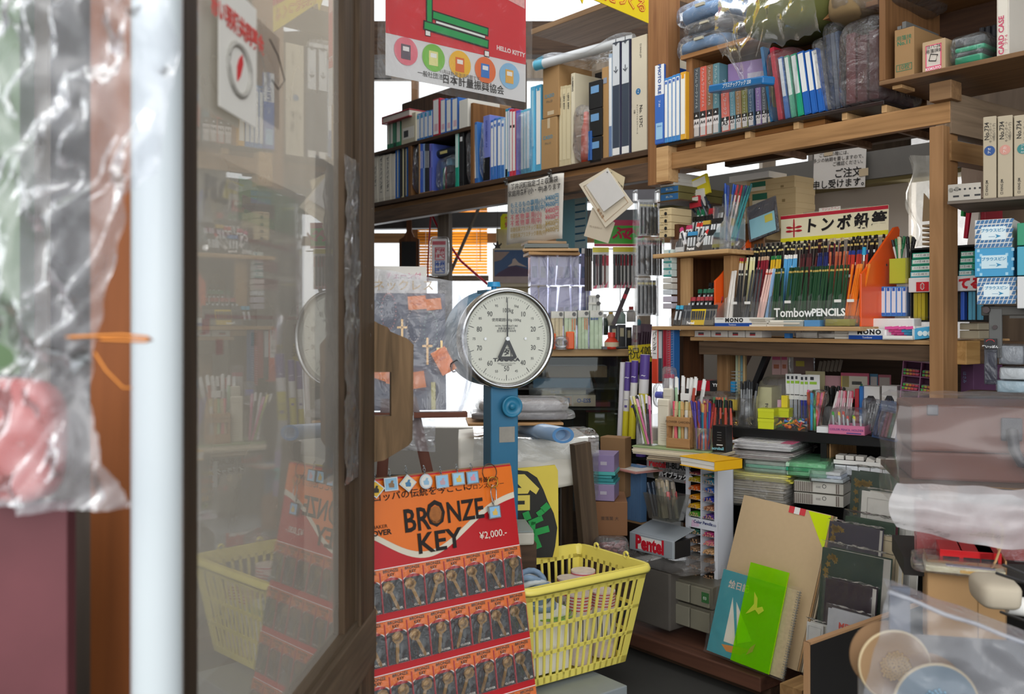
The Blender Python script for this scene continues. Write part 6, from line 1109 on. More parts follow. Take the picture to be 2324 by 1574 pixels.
m2_,w2,h2 = PBG.fit(2078,2282,1288,1300,-.03); r = thing('film_wrapped_tray','flat film-wrapped printed pad lying across the paper bag','pad',m2_ @ M.Rotation(.02,4,'Y')); B().box(.02,w2,0,.1,0,.012).obj('pad',mt('c9c0a0',.5,.1),r); B().box(.06,w2*.9,.01,.09,.012,.0128).obj('violet_print',mt('8a86a8',.5,.3),r); B().box(w2*.5,w2*.7,-.001,0,.002,.008).obj('orange_label',mt('d8a848',.5),r); B().blob(w2*1.04,.13,.03,.1,14,.4,26,seed=170,c=(-.004,-.012,-.006)).obj('film',film('ffffff',.25,.8,.8,18,.1),r)
# small clutter at the picture's right rim
m,w,h = fit(2230,2330,1340,1392,1.75,-12); o = tag(B().blob(w,.12,h*1.2,.1,8,.5,24,seed=171).obj('cloth_bundle',mt('b8ac98',.8,.1),T=m),'pale folded cloth bundle below the brown paper bag','bundle')
m,w,h = fit(2286,2340,1330,1372,1.8,-12); tag(B().cyl((0,0,0),(.09,.0,-.01),.018,n=14).obj('paper_roll',WHT,T=m),'short white paper roll beside the brown paper bag','roll')
for i,(v,u) in enumerate(((1282,2278),(1300,2262),(1388,2272))): tag(B().cyl(Wp(u,v,1.72),Wp(2340,v+26,1.6),.003,n=8).obj('wire_rod',mt('25262a',.4),T=M()),'thin black wire rod at the picture rim, %s from above' % nth(i),'rod')
# ---------------- black panel and the spool bag up front ----------------
BP = Fr(1840,2.15,38); m,w,h = BP.fit(1838,2250,1463,1700,0); h = BP.z(1838,1463)+0; m = BP.T(BP.s_(1838),0,0)
r = thing('leaning_board','black faced board with raw tan edge standing before the albums','panel',m @ M.Rotation(math.radians(0),4,'Y')); B().box(0,w,0,.012,0,h).obj('black_face',mt('1f1d1c',.5,.15),r); B().box(-.003,w,-.001,.013,h,h+.006).box(-.006,0,-.001,.013,0,h+.006).obj('tan_edge',mt('a9825c',.7,.1),r)
SB_ = Fr(2130,1.42,-12); m,w,h = SB_.fit(1945,2400,1330,1620,0); r = thing('spool_bag','cloudy plastic bag over a box of bead spools at the picture corner','bag',m)
w = .33; h = .22
def sb(a,c):
    x = -.01+a*(w+.03)+(.05*(c)**1.4*(1-a)); z = -.05+c*(h*1.08-.105*a)
    return (x,-.03+.02*NZ.noise(V((a*6,c*6,5)))-.02*math.sin(3.1*c),z)
B().grid(sb,44,30).obj('plastic_front',film('dfe2ea',.34,.35,.4,5,.2),r); B().grid(lambda a,c: (sb(a,1)[0]+.02*c,sb(a,1)[1]+.16*c,sb(a,1)[2]-.02*c),44,6).obj('plastic_top',film('dfe2ea',.5,.6,.6,6,.18),r)
pts = [sb(t/20,1) for t in range(21)]; B().tube([(p[0],p[1],p[2]) for p in pts],.0035,n=6).obj('rolled_rim',film('e4e6ec',.75,.6,.4,8,.2),r)
B().box(.055,.085,.04,.05,-.05,h*.8).obj('grey_strut',mt('5b5f6a',.5),r); B().box(.02,w,.12,.13,-.05,h*.35).obj('back_wall',mt('7a7672',.6),r)
def spool(cx,cz,y,R,col,bead,lab):
    T = m @ M.Translation((cx,y,cz)) @ M.Rotation(math.pi/2,4,'X') @ M.Rotation(.15,4,'Y'); q = thing('bead_spool',lab,'spool',T)
    B().lathe([(0,0),(R*.98,0),(R,.002),(R,.006),(R*.97,.007),(R*.93,.0065),(0,.0065)],40).obj('disc',mt(col,.75,.12,12,bump=.1),q); B().lathe([(0,-.045),(R,-.045),(R,-.04),(0,-.04)],40).obj('back_disc',mt('8a6a4a',.8,.1),q)
    B().lathe([(R*.96,.0068),(R*1.0,.0078),(R*1.02,.005),(R*1.0,.002)],40).obj('rim',mt('c8b48e',.7),q); B().cyl((0,0,-.04),(0,0,.0),R*.45,n=24).obj('core',mt('6a5a4a',.7),q)
    b = B()
    for k in range(90): a = k*2.4; rr = R*.42*math.sqrt((k+.5)/90); b.ball((rr*math.cos(a),rr*math.sin(a),.009),.0028,6)
    o = b.obj('beads',mt(bead,.2,.1,metal=.8),q); o['kind'] = 'stuff'
spool(.06,.055,.04,.055,'9a7a56','c09a52','brown card spool of gold beads inside the cloudy bag')
spool(.112,.012,.0,.064,'6f7f86','7fb8cc','grey-faced spool of blue-silver beads, closest in the cloudy bag')
# ---------------- far window side: blind, paddle board, ribbon, picture ----------------
BL = Fr(1030,6.83,-1); a0 = BL.s_(948); a1 = BL.s_(1106); zt1 = BL.z(1030,478); zb1 = BL.z(1030,622)
r = thing('venetian_blind','orange-yellow venetian blind half lowered at the far window','blind',BL.T(a0,0,zb1)); w = a1-a0; h = zt1-zb1; om = mt('e08c10',.5,.05)
OMB = bpy.data.materials.new('orange_slat'); OMB.use_nodes = True; nt = OMB.node_tree; P_ = nt.nodes['Principled BSDF']; P_.inputs['Base Color'].default_value = rgb('e08c12')+(1,); P_.inputs['Roughness'].default_value = .5
tl_ = nt.nodes.new('ShaderNodeBsdfTranslucent'); tl_.inputs[0].default_value = rgb('f2a020')+(1,); mxx = nt.nodes.new('ShaderNodeMixShader'); mxx.inputs[0].default_value = .45; nt.links.new(P_.outputs[0],mxx.inputs[1]); nt.links.new(tl_.outputs[0],mxx.inputs[2]); nt.links.new(mxx.outputs[0],[n for n in nt.nodes if n.type == 'OUTPUT_MATERIAL'][0].inputs[0])
for k in range(22): B().grid(lambda a,c: (w*a,(c-.5)*.012+.001,h*(k+.5)/22+.010*(c-.5)*1.75+.003*math.sin(3.1*c)),1,4).obj('slat',OMB,r)
B().box(0,w,-.015,.015,h,h+.09).obj('head_rail',om,r); B().box(0,w+.01,-.03,.02,-.05,-.01).obj('sill_rail',GREYW,r); b = B()
for x in (.12,.85): b.cyl((w*x,-.016,0),(w*x,-.016,h),.0016,n=5)
b.obj('cord',WHT,r); B().cyl((w*.9,-.02,h*.2),(w*.9,-.02,h*.95),.003,n=6).obj('wand',mt('c8801a',.4),r)
m,w,h = fit(906,951,496,600,5.7,-8); r = thing('paddle_board','wooden paddle-shaped chalk board hanging before the white window','board',m); wp = wood('6a4630','4a2f1f','Z')
B().prism([(0,-.1),(w,-.1),(w,h*.55),(w*.75,h*.6),(w*.62,h*.72),(w*.6,h*1.1),(w*.38,h*1.1),(w*.36,h*.72),(w*.22,h*.6),(0,h*.55)],0,.015).obj('wooden_frame',wp,r); B().box(w*.12,w*.85,-.002,0,-.1,h*.5).obj('black_face',mt('26282a',.5,.2),r)
rb = mt('c81f3c',.4,.05)
tag(B().tube([Wp(978,486,5.2),Wp(974,540,5.2),Wp(971,600,5.2),Wp(971,640,5.2)],.005,n=6).tube([Wp(977,482,5.2),Wp(996,520,5.18),Wp(1020,555,5.15),Wp(1046,592,5.12),Wp(1080,622,5.1),Wp(1107,645,5.1)],.007,n=6).obj('red_ribbon',rb,T=M()),'crimson plastic ribbon looped down across the grey upright','ribbon')
m,w,h = fit(975,1018,541,625,4.95,-8); r = thing('bagged_cooler','clear-bagged white strip with red and blue stamped squares hanging by the grey upright','package',m); B().box(w*.1,w*.9,0,.02,0,h).obj('white_pack',mt('e2dfdf',.4,.04),r,bev=.006)
for z0,c_,t in ((.42,'c2304a','暖房\n18℃'),(.06,'3060b8','冷房\n28℃')):
    b = B(); x0,x1,q0,q1 = w*.28,w*.8,h*z0,h*(z0+.34)
    for (p,q,s_,t_) in ((x0,x1,q0,q0+.004),(x0,x1,q1-.004,q1),(x0,x0+.004,q0,q1),(x1-.004,x1,q0,q1)): b.box(p,q,-.0015,0,s_,t_)
    b.obj('stamp_frame',mt(c_,.5),r); txt(t,(x0+x1)/2,(q0+q1)/2,.026,c_,r,y=-.002,bold=.04)
B().box(w*.15,w*.85,-.001,0,h*.83,h*.93).obj('red_print',mt('c24a5a',.5),r); B().blob(w,.04,h*1.05,.08,12,.35,24,seed=180,c=(0,-.01,0)).obj('film',film('ffffff',.12,.8,.8,14,.08),r)
m,w,h = fit(1122,1222,567,642,5.17,-6); r = thing('mountain_calendar','landscape photograph calendar of a cloudy purple mountain behind the scale','calendar',m)
B().box(-.01,w,.002,.01,-.02,h+.01).obj('cream_sheet',mt('d8cdb4',.6),r); B().box(0,w,-.001,.002,0,h).obj('blue_sky',mt('46648e',.4,.3,9),r)
B().prism([(0,h*.2),(w*.1,h*.32),(w*.35,h*.5),(w*.5,h*.52),(w*.75,h*.42),(w,h*.36),(w,h*.2)],-.002,-.001).obj('mountain',mt('5a4a62',.5,.2,20),r); B().box(0,w,-.0025,-.001,0,h*.2).obj('pale_field',mt('b8a8a4',.5,.2,20),r)
b = B(); b.prism([(w*.3,h*.5),(w*.4,h*.6),(w*.42,h*.72),(w*.47,h*.75),(w*.55,h*.62),(w*.75,h*.48),(w*.5,h*.54)],-.0028,-.002).obj('snow_cloud',mt('c9b9b0',.6),r)
b = B().prism([(0,h*.95),(0,h*.65),(w*.15,h*.7),(w*.25,h*.82),(w*.35,h*.95)],-.0022,-.001).obj('warm_cloud',mt('a8958c',.6,.2,20),r)
m,w,h = fit(1136,1162,485,520,5.18,-6); o = tag(B().prism([(0,0),(w,0),(w,h),(w*.2,h),(0,h*.8)],0,.003).obj('yellow_card',mt('dce01c',.4),T=m),'lime yellow price card half behind the garbage bag notice','card'); txt('格\n安',w*.6,h*.45,.03,'c8402a',o,y=-.001,bold=.04)
m,w,h = fit(1126,1240,518,560,5.2,-6); tag(B().box(0,w,0,.01,-m.translation.z,h).obj('cream_panel',mt('cbbd98',.6),T=m),'cream cardboard panel behind the mountain calendar','panel')
# hanging iron hook ornament
m,w,h = fit(1119,1139,547,563,4.6,0); b = B(); b.prism([(0,h*.6),(w*.1,h*.8),(w*.2,h*.55),(w*.35,h*.5),(w*.42,h),(w*.58,h),(w*.65,h*.5),(w*.8,h*.55),(w*.9,h*.8),(w,h*.6),(w*.75,h*.25),(w*.85,0),(w*.15,0),(w*.25,h*.25)],0,.012); b.cyl((w*.5,.006,h),(w*.5,.006,h+.25),.001,n=5); tag(b.obj('iron_chime',mt('2c241e',.6,.2),T=m),'small dark iron ornament hanging on a thread before the cream panel','ornament')
# cyan leaflet behind the notice
m,w,h = S.fit(1262,1332,452,600,.35); r = thing('cyan_leaflet','light blue pen leaflet hanging behind the price notice','leaflet',m); B().box(0,w,0,.002,0,h).obj('cyan_sheet',mt('8cc8dc',.4,.05),r); B().box(w*.62,w*.98,-.001,0,0,h*1.0).obj('pale_column',mt('b8d4dc',.4),r)
for k in range(6): B().cyl((w*.65,-.002,h*(.9-.11*k)),(w*.95,-.002,h*(.905-.11*k)),.004,n=8).obj('printed_pen',mt('2f6f98',.4),r)
B().box(w*.66,w*.92,-.0016,0,h*.1,h*.24).obj('blue_print',mt('2c6c9a',.5,.2),r)
# ---------------- hanging notices at the shelf edge ----------------
SN = -.03; m = S.T(S.s_(1151,SN),SN,S.z(1215,549,SN)); w = S.s_(1281,SN)-S.s_(1151,SN); h = S.z(1215,405,SN)-S.z(1215,549,SN)
r = thing('price_notice','white price notice in a plastic sleeve clipped to the shelf edge','notice',m)
B().grid(lambda a,c: (w*(a*.985-.01*(1-c)),.004*math.sin(a*5+c*2),h*c+.004*math.sin(a*9)),14,10).obj('paper',mt('dedad2',.6,.03),r,solid=.001)
txt('軽井沢町指定ゴミ収集袋',w*.5,h*.92,w*.075,'4a4644',r,y=-.007,bold=.015); txt('家庭用各種(小・中)あります',w*.5,h*.81,w*.073,'4a4644',r,y=-.007,bold=.015)
for k,(t,p,c_) in enumerate((('もえるもの専用(小)','¥400円','4a8ab0'),('もえるもの専用(中)','¥600円','4a8ab0'),('不 燃 物 専 用(小)','¥400円','d0707c'),('不 燃 物 専 用(中)','¥600円','d0707c'),('容器包装プラスチック専用(小)','¥400円','b8a064'),('容器包装プラスチック専用(中)','¥600円','b8a064'))):
    txt(t,w*.08,h*(.62-.098*k),w*(.072 if k < 4 else .058),c_,r,y=-.007,al='LEFT',bold=.012,sx=1 if k < 4 else .8); txt(p,w*.93,h*(.655-.098*k),w*.075,c_,r,y=-.007,al='RIGHT',bold=.015)
B().grid(lambda a,c: (-.004+(w+.012)*a,-.012+.004*math.sin(a*5+c*2),-.006+(h+.012)*c),12,8).obj('clear_sleeve',film('ffffff',.07,.3,.3,8,.1),r)
for x in (.0,.78): B().tube([(w*x-.008,-.014,h+.012),(w*x+.012,-.016,h+.004),(w*x+.02,-.014,h+.018),(w*x+.006,-.012,h+.022)],.003,n=6,closed=True).box(w*x,w*x+.012,-.016,-.006,h-.008,h+.014).obj('bulldog_clip',STEEL,r)
def slip(pts,d,c_,lab,name='paper_slip',cat='paper',line=None):
    b = B(); m = S.T(0,d,0); P = [(S.s_(u,d),S.z(u,v,d)) for u,v in pts]; b.prism(P,0,.002); r = tag(b.obj(name,mt(c_,.6,.05),T=m),lab,cat)
    return r,P
r,P = slip([(1378,380),(1418,402),(1413,432),(1392,425)],-.02,'d2c4a4','cream card corner with black print behind the diamond-hung papers'); txt('最適',P[1][0]-.03,P[2][1]+.02,.02,'4a4238',r,y=-.001,rot=40)
r,P = slip([(1344,470),(1395,505),(1380,552),(1325,535)],-.024,'d8ccb8','cream slip hanging lowest of the pinned papers')
txt('TEL 0120-953-11',(P[2][0]+P[3][0])/2,P[3][1]+.03,.011,'a89a86',r,y=-.001,rot=12)
r,P = slip([(1378,381),(1437,462),(1374,516),(1314,418)],-.034,'e2d8c4','large cream paper hung by one corner like a diamond')
cx = sum(p[0] for p in P)/4; cz = sum(p[1] for p in P)/4; B().tube([(cx+(p[0]-cx)*.82,-.001,cz+(p[1]-cz)*.82) for p in P],.0009,closed=True,n=5).obj('printed_border',mt('c08a5a',.5),r); txt('最適書',cx-.03,cz-.07,.018,'9a7a58',r,y=-.001,rot=50)
r,P = slip([(1379,384),(1418,444),(1370,480),(1330,420)],-.042,'dcdad8','blank white sheet pinned over the cream diamond paper'); B().cyl((P[0][0],-.004,P[0][1]-.012),(P[0][0],.03,P[0][1]-.012),.002,n=6).obj('nail',BLK,r)
# ---------------- pen table in the middle distance ----------------
PT_ = Fr(1350,3.95,4); zPT = PT_.z(1350,792)
r = thing('pen_table','beige-edged table board of brush pens and stationery behind the scale','table',PT_.T(0,0,0)); x0 = PT_.s_(1150); x1 = PT_.s_(1470)
B().box(x0,x1,0,.5,zPT-.03,zPT).obj('table_top',wood('c2a074','a88860'),r,bev=.003)
for x in (x0+.01,x1-.05): B().box(x,x+.04,.42,.46,0,zPT-.03).obj('leg',DARKZ,r)
def pf(u0,u1,v0,v1,d=0,zb=None): return PT_.fit(u0,u1,v0,v1,d,zb)
LAV = film('dcdcf0',.22,.5,.2,5,.1)
for i,(v0,v1) in enumerate(((652,792),(575,648))):
    m,w,h = pf(1204,1340,v0,v1,.1); r = thing('card_display','lavender-tinted clear case of floral cards, %s tier' % ('lower','upper')[i],'display case',m)
    B().box(0,w,0,.002,0,h).box(0,.002,0,.12,0,h).box(w-.002,w,0,.12,0,h).box(0,w,0,.12,h-.002,h).box(w*.34,w*.345,0,.12,0,h).box(w*.72,w*.725,0,.12,0,h).obj('clear_case',LAV,r)
    for k in range(7):
        x = w*(.03+.135*k); B().box(0,w*.13,0,.003,0,(.16 if i else .17)).obj('greeting_card',mt('cfccc9',.6,.04),r,T=M.Translation((x,.03+.008*(k % 3),h*.04+(h*.35 if not i else 0))) @ M.Rotation(math.radians(-3+3*(k % 4)),4,'Y'))
        B().box(w*.02,w*.1,-.001,0,.03,.08).obj('printed_flower',mt(('8a9a8c','9aa27c','7a9aa8','a89a8a')[k % 4],.6,.3,60),r,T=M.Translation((x,.03+.008*(k % 3),h*.04+(h*.35 if not i else 0))) @ M.Rotation(math.radians(-3+3*(k % 4)),4,'Y'))
for i,(a,b_,v0,v1,c_,d,rz) in enumerate(((1186,1312,564,570,'c09a6c',.04,-8),(1200,1318,571,578,'b48a58',.03,4),(1190,1290,553,562,'6d7472',.05,-4),(1198,1288,546,552,'a98a68',.06,6))):
    m,w,h = pf(a,b_,v0,v1,d); tag(B().box(0,w,0,.16,0,h).obj('wooden_tray' if i != 2 else 'steel_tray',mt(c_,.5,.1),T=m @ M.Rotation(math.radians(rz),4,'Z'),bev=.002),('tan flat tray, lowest but one','lowest brown tray resting','grey steel tray with black clip','top brown tray')[i]+' on the lavender card case stack','tray')
# refill bundles
for i,(a,b_,v0,c_) in enumerate(((1251,1279,706,'d4c49a'),(1281,1309,706,'c4d6b4'),(1312,1336,704,'c0d4b0'),(1339,1369,704,'c4d8b8'),(1336,1364,686,'d6d8d0'),(1337,1362,670,'d8d8d4'))):
    m,w,h = pf(a,b_,v0,786 if i < 4 else v0+24,-.02+.012*(i > 3)+.03*(i > 3),zPT+.002 if i < 4 else None); r = thing('refill_bundle','%s plastic-sleeved refill bundle with black round mark, %s' % (('straw-coloured','orange-striped green','orange-striped pale green','blue-dotted pale green','white middle','white highest')[i],('first along the table edge','second along the table edge','third along the table edge','last along the table edge','standing behind the blue-dotted one','rising behind the others')[i]),'pack',m)
    for k in range(3): B().box(w*.33*k,w*(.33*k+.3),.003*k,.02,0,h-.004*k).obj('sleeve',mt(c_,.4,.08),r,bev=.001,seg=1)
    B().box(0,w,-.002,0,h*.82,h).obj('header',mt('d8d6cc',.4),r); B().cyl((w*.78,-.004,h*.92),(w*.78,-.002,h*.92),.0085,n=16).obj('black_mark',mt('3a3836',.3),r)
    if i in (1,2): B().box(w*.6,w*.68,-.003,-.001,h*.5,h*.8).box(w*.8,w*.88,-.003,-.001,h*.5,h*.8).obj('orange_stripe',mt('e07a3a',.4),r)
    if i == 3:
        for k in range(3): B().cyl((w*(.12+.2*k),-.004,h*.78),(w*(.12+.2*k),-.002,h*.78),.005,n=12).obj('blue_dot',mt('3a5a90',.4),r)
    if i < 4: B().box(-.002,w+.002,-.006,.025,0,h*.98).obj('film',film('ffffff',.08,.6,.7,20,.08),r,bev=.004)
for i,(a,b_,v0,v1) in enumerate(((1252,1262,756,788),(1285,1304,752,789))): m,w,h = pf(a,b_,v0,v1,-.05,zPT+.001); tag(B().box(0,w,0,.02,0,h).obj('orange_pouch',mt('e8622a',.35),T=m,bev=.005),'bright orange pouch %s' % ('half behind the scale dial','in crumpled film before the refill bundles'),'pouch') if 0 else tag(B().box(0,w,0,.02,0,h).obj('orange_pouch',mt('e8622a',.35),T=m,bev=.005),'bright orange pouch '+('half behind the scale dial','standing before the refill bundles')[i],'pouch')
m,w,h = pf(1256,1292,762,789,-.06,zPT+.001); r = thing('wire_roll','silvery coiled wire in crumpled film beside the orange pouch','wire',m); b = B()
for k in range(4): b.tube([(w*.5+w*.4*math.cos(t*.52)*(1-.1*k),.01+.004*k,h*.5+h*.4*math.sin(t*.52)*(1-.1*k)) for t in range(12)],.002,closed=True)
b.obj('wire_coil',CHROME,r); B().blob(w,.04,h,.14,20,.5,24,seed=190).obj('film',BAG,r)
# green brush-pen sign and hanging packs
m,w,h = pf(1349,1462,499,559,.1); r = thing('brush_pen_sign','green brush pen sign with crimson bands above the hanging packs','sign',m); B().box(0,w,0,.004,0,h).obj('sign_board',mt('3fb02c',.35,.05),r); B().box(0,w,-.001,0,h*.79,h).obj('crimson_band',mt('c8285a',.4),r); B().box(0,w,-.001,0,0,h*.09).obj('crimson_band',mt('c8285a',.4),r); B().box(0,w,-.0012,0,h*.09,h*.11).obj('cream_line',mt('e0d8a0',.4),r)
for k,c_ in enumerate('ふでペン'): txt(c_,w*(.5+.148*k),h*.46,.062,'c01f4a',r,y=-.002,bold=.04)
m,w,h = pf(1330,1470,562,566,.08); rk = tag(B().box(0,w,0,.006,0,.005).box(0,w,0,.006,-.27,-.265).box(0,.004,0,.006,-.33,.0).box(w*.55,w*.56,0,.006,-.3,.0).obj('wire_rack',STEEL,T=m),'wire hook rack carrying the hanging brush pen packs','rack')
def bpack(a,b_,v0,v1,d,dark,lab,rz=0,grp=None):
    m,w,h = pf(a,b_,v0,v1,d); m = m @ M.Rotation(math.radians(rz),4,'Z'); r = thing('brush_pen_pack',lab,'pen pack',m,grp)
    B().box(0,w,0,.0015,0,h).obj('card',mt('d8d6d2',.4,.04),r); B().box(0,w,-.001,0,h*.88,h).obj('yellow_header',mt('d8cc38',.4,.1),r)
    B().prism([(0,0),(w*.6,0),(w*.9,h*.18),(w*.6,h*.1)],-.0012,0).obj('pink_print',mt('d8607c',.5),r)
    B().cyl((w*.3,-.005,h*.08),(w*.3,-.005,h*.6),.0045,n=8).cyl((w*.3,-.005,h*.6),(w*.3,-.005,h*.82),.0055,n=8).obj('brush_pen',mt(dark,.3),r); B().box(w*.55,w*.95,-.001,0,h*.55,h*.8).obj('red_letters',mt('b83848',.5,.5,200),r)
    return r
for i,(a,dk) in enumerate(((1345,'3a3d42'),(1352,'4a3438'),(1357,'3a3d42'),(1361,'3d3a3a'),(1368,'6a4038'))): bpack(a,a+(10 if i not in (0,4) else 14),561,655-i*.5,.02+.006*i,dk,'hanging brush pen pack, %s in the first bunch under the green sign' % nth(i))
for i,(a,dk) in enumerate(((1391,'2c3438'),(1398,'3a3436'),(1403,'2f3236'),(1409,'3a3d3a'),(1418,'33363a'),(1427,'2c2e30'),(1436,'3a3a3d'))): bpack(a,a+(12 if i % 3 == 0 else 9),560,654,.02+.005*i,dk,'hanging brush pen pack, %s in the second bunch under the green sign' % nth(i))
for i in range(3): pen(pf(1330+i*5,1334+i*5,570,660,.0)[0] @ M.Translation((0,0,.0)),.18,.006,'3a3028','241f1c','dark bronze brush pen hanging beside the first bunch, %s of three' % nth(i),None)
# ink bottles and oddments
def bottle(u,v0,v1,d,c_,cap,lab,rr=.03):
    m,w,h = pf(u-10,u+10,v0,v1,d,zPT+.001); r = thing('ink_bottle',lab,'bottle',m)
    B().lathe([(0,0),(rr,0),(rr*1.02,h*.1),(rr,h*.45),(rr*.5,h*.68),(rr*.5,h*.75),(0,h*.75)],20).obj('glass_body',mt(c_,.2,.05),r); B().cyl((0,0,h*.72),(0,0,h),rr*.55,n=18).obj('cap',mt(cap,.4),r); B().lathe([(rr*1.03,h*.15),(rr*1.03,h*.42)],20).obj('label',mt('c8b89a',.5),r); return r
bottle(1398,754,781,-.03,'c03a28','d0342c','round red ink bottle with bright red cap on the table edge')
for i,(a,b_,v0,v1,c_,lb) in enumerate(((1385,1402,738,786,'1e1f22','black ink carton with pale label'),(1403,1420,736,786,'202124','second black ink carton'),(1421,1434,742,786,'1c1d20','third narrower black ink carton'))):
    m,w,h = pf(a,b_,v0,v1,.06+.02*i,zPT+.001); o = tag(B().box(0,w,0,.03,0,h).obj('ink_carton',mt(c_,.35),T=m,bev=.001),lb+' behind the red ink bottle','box'); patch(o,w*.25,w*.75,h*.5,h*.85,'b0a88a','label')
for i,(a,b_,v0,v1,c_,lb) in enumerate(((1378,1398,705,740,'c9c5b4','whitish bottle with yellow side'),(1400,1422,700,735,'a8c0b8','pale green soft bottle'),(1424,1445,695,730,'d0ccc8','white jar with red lid'),(1446,1456,720,742,'5a98a8','teal small bottle'),(1367,1382,712,760,'3c4a44','dark green bottle in film'))):
    m,w,h = pf(a,b_,v0,v1,.13,None); r = thing('glue_bottle',lb+' in the heap behind the ink cartons','bottle',m); B().lathe([(0,0),(w*.5,0),(w*.5,h*.6),(w*.25,h*.8),(0,h*.8)],14,T=M.Translation((w*.5,w*.5,0))).obj('bottle_body',mt(c_,.35,.1),r); B().cyl((w*.5,w*.5,h*.75),(w*.5,w*.5,h),w*.25,n=12).obj('cap',mt('b83030' if i == 2 else ('c8a032' if i == 0 else 'd8d6d2'),.4),r)
m,w,h = pf(1376,1450,738,741,.12); tag(B().box(0,w,0,.12,0,.004).obj('glass_ledge',AC_,T=m),'clear ledge carrying the heap of glue bottles','shelf')
o = tag(B().box(0,.018,0,.006,0,.17).obj('chopstick_pack',mt('3a2c30',.35,.3,30),T=pf(1388,1396,672,735,.0)[0] @ M.Rotation(math.radians(22),4,'Y'),bev=.001),'dark printed pack with red patch leaning over the glue bottles','pack'); patch(o,.002,.016,.12,.14,'c03040')
m,w,h = pf(1368,1400,780,788,-.05,zPT+.001); tag(B().box(0,w,0,.04,0,h*.5).obj('mesh_tray',mt('55565a',.4,.3,90),T=m),'dark perforated tray under the red ink bottle','tray')
m,w,h = pf(1398,1432,779,785,-.06,zPT+.001); tag(B().cyl((0,.008,.006),(w,.008,.006),.0055,n=10).obj('black_pen',BLK,T=m),'black pen lying at the table edge before the ink cartons','pen')
# acrylic tiers of black-carded brush pens
for i,(v0,v1,a,b_) in enumerate(((455,533,1452,1495),(541,624,1445,1506),(632,714,1446,1492))):
    m,w,h = PT_.fit(a,b_,v0,v1,-.25); r = thing('pen_case','clear hanging tier of black-carded brush pens, %s of the column' % ('top','middle','bottom')[i],'display case',m)
    B().box(-.004,w+.004,-.002,0,-.004,h+.004).box(-.004,w+.004,.03,.032,-.004,h+.004).box(-.004,-.002,0,.03,-.004,h+.004).box(w+.002,w+.004,0,.03,-.004,h+.004).box(-.004,w+.004,0,.03,-.004,-.002).obj('clear_case',film('ffffff',.08,.6,.2,6,.06),r)
    for k in range(5):
        B().box(w*.2*k+.001,w*.2*(k+1)-.002,.004+.004*k,.008+.004*k,0,h*.96).obj('black_card',mt('33302a' if i != 1 else '2e2526',.4,.15,40),r); B().box(w*.2*k+.001,w*.2*(k+1)-.002,.003+.004*k,.004+.004*k,h*.84,h*.9).obj('gold_band',mt('9a8c3a' if i != 1 else '6a2a30',.4),r); B().cyl((w*(.2*k+.1),.0,h*.04),(w*(.2*k+.1),.0,h*.8),.0035,n=8).obj('pen',mt('1c1b1c',.3),r)
tag(B().box(PT_.s_(1444,-.25)-.004,PT_.s_(1446,-.25),-.26,-.2,zPT,PT_.z(1446,450)).box(PT_.s_(1492,-.25),PT_.s_(1494,-.25)+.004,-.26,-.2,zPT+.0,PT_.z(1446,450)).obj('clear_stand',AC_,T=PT_.T(0,0,0)),'clear acrylic uprights holding the brush pen tiers','stand')
for i,(a,c_) in enumerate(((1432,'6e5c66'),(1450,'5e4a58'))):
    m,w,h = pf(a,a+26,737-i*3,790,-.08,zPT-.02); r = thing('violet_pen_pack','violet-grey pack of dark pens, %s of two by the yellow note' % nth(i),'pen pack',m @ M.Rotation(.06,4,'Y')); B().box(0,w,0,.002,0,h).obj('card',mt(c_,.5,.1),r)
    for k in range(4): B().cyl((w*(.2+.2*k),-.003,.0),(w*(.2+.2*k),-.003,h*.75),.0045,n=8).obj('dark_pen',mt('3a2434',.3),r)
m,w,h = pf(1429,1480,784,824,-.1); r = thing('yellow_note','yellow handwritten kanji note hanging at the table corner','note',m @ M.Rotation(-.08,4,'Y')); B().box(0,w,0,.001,0,h).obj('paper',mt('d8c21c',.6,.05),r); txt('祝儀',w*.5,h*.5,.052,'2a2a1c',r,y=-.001)
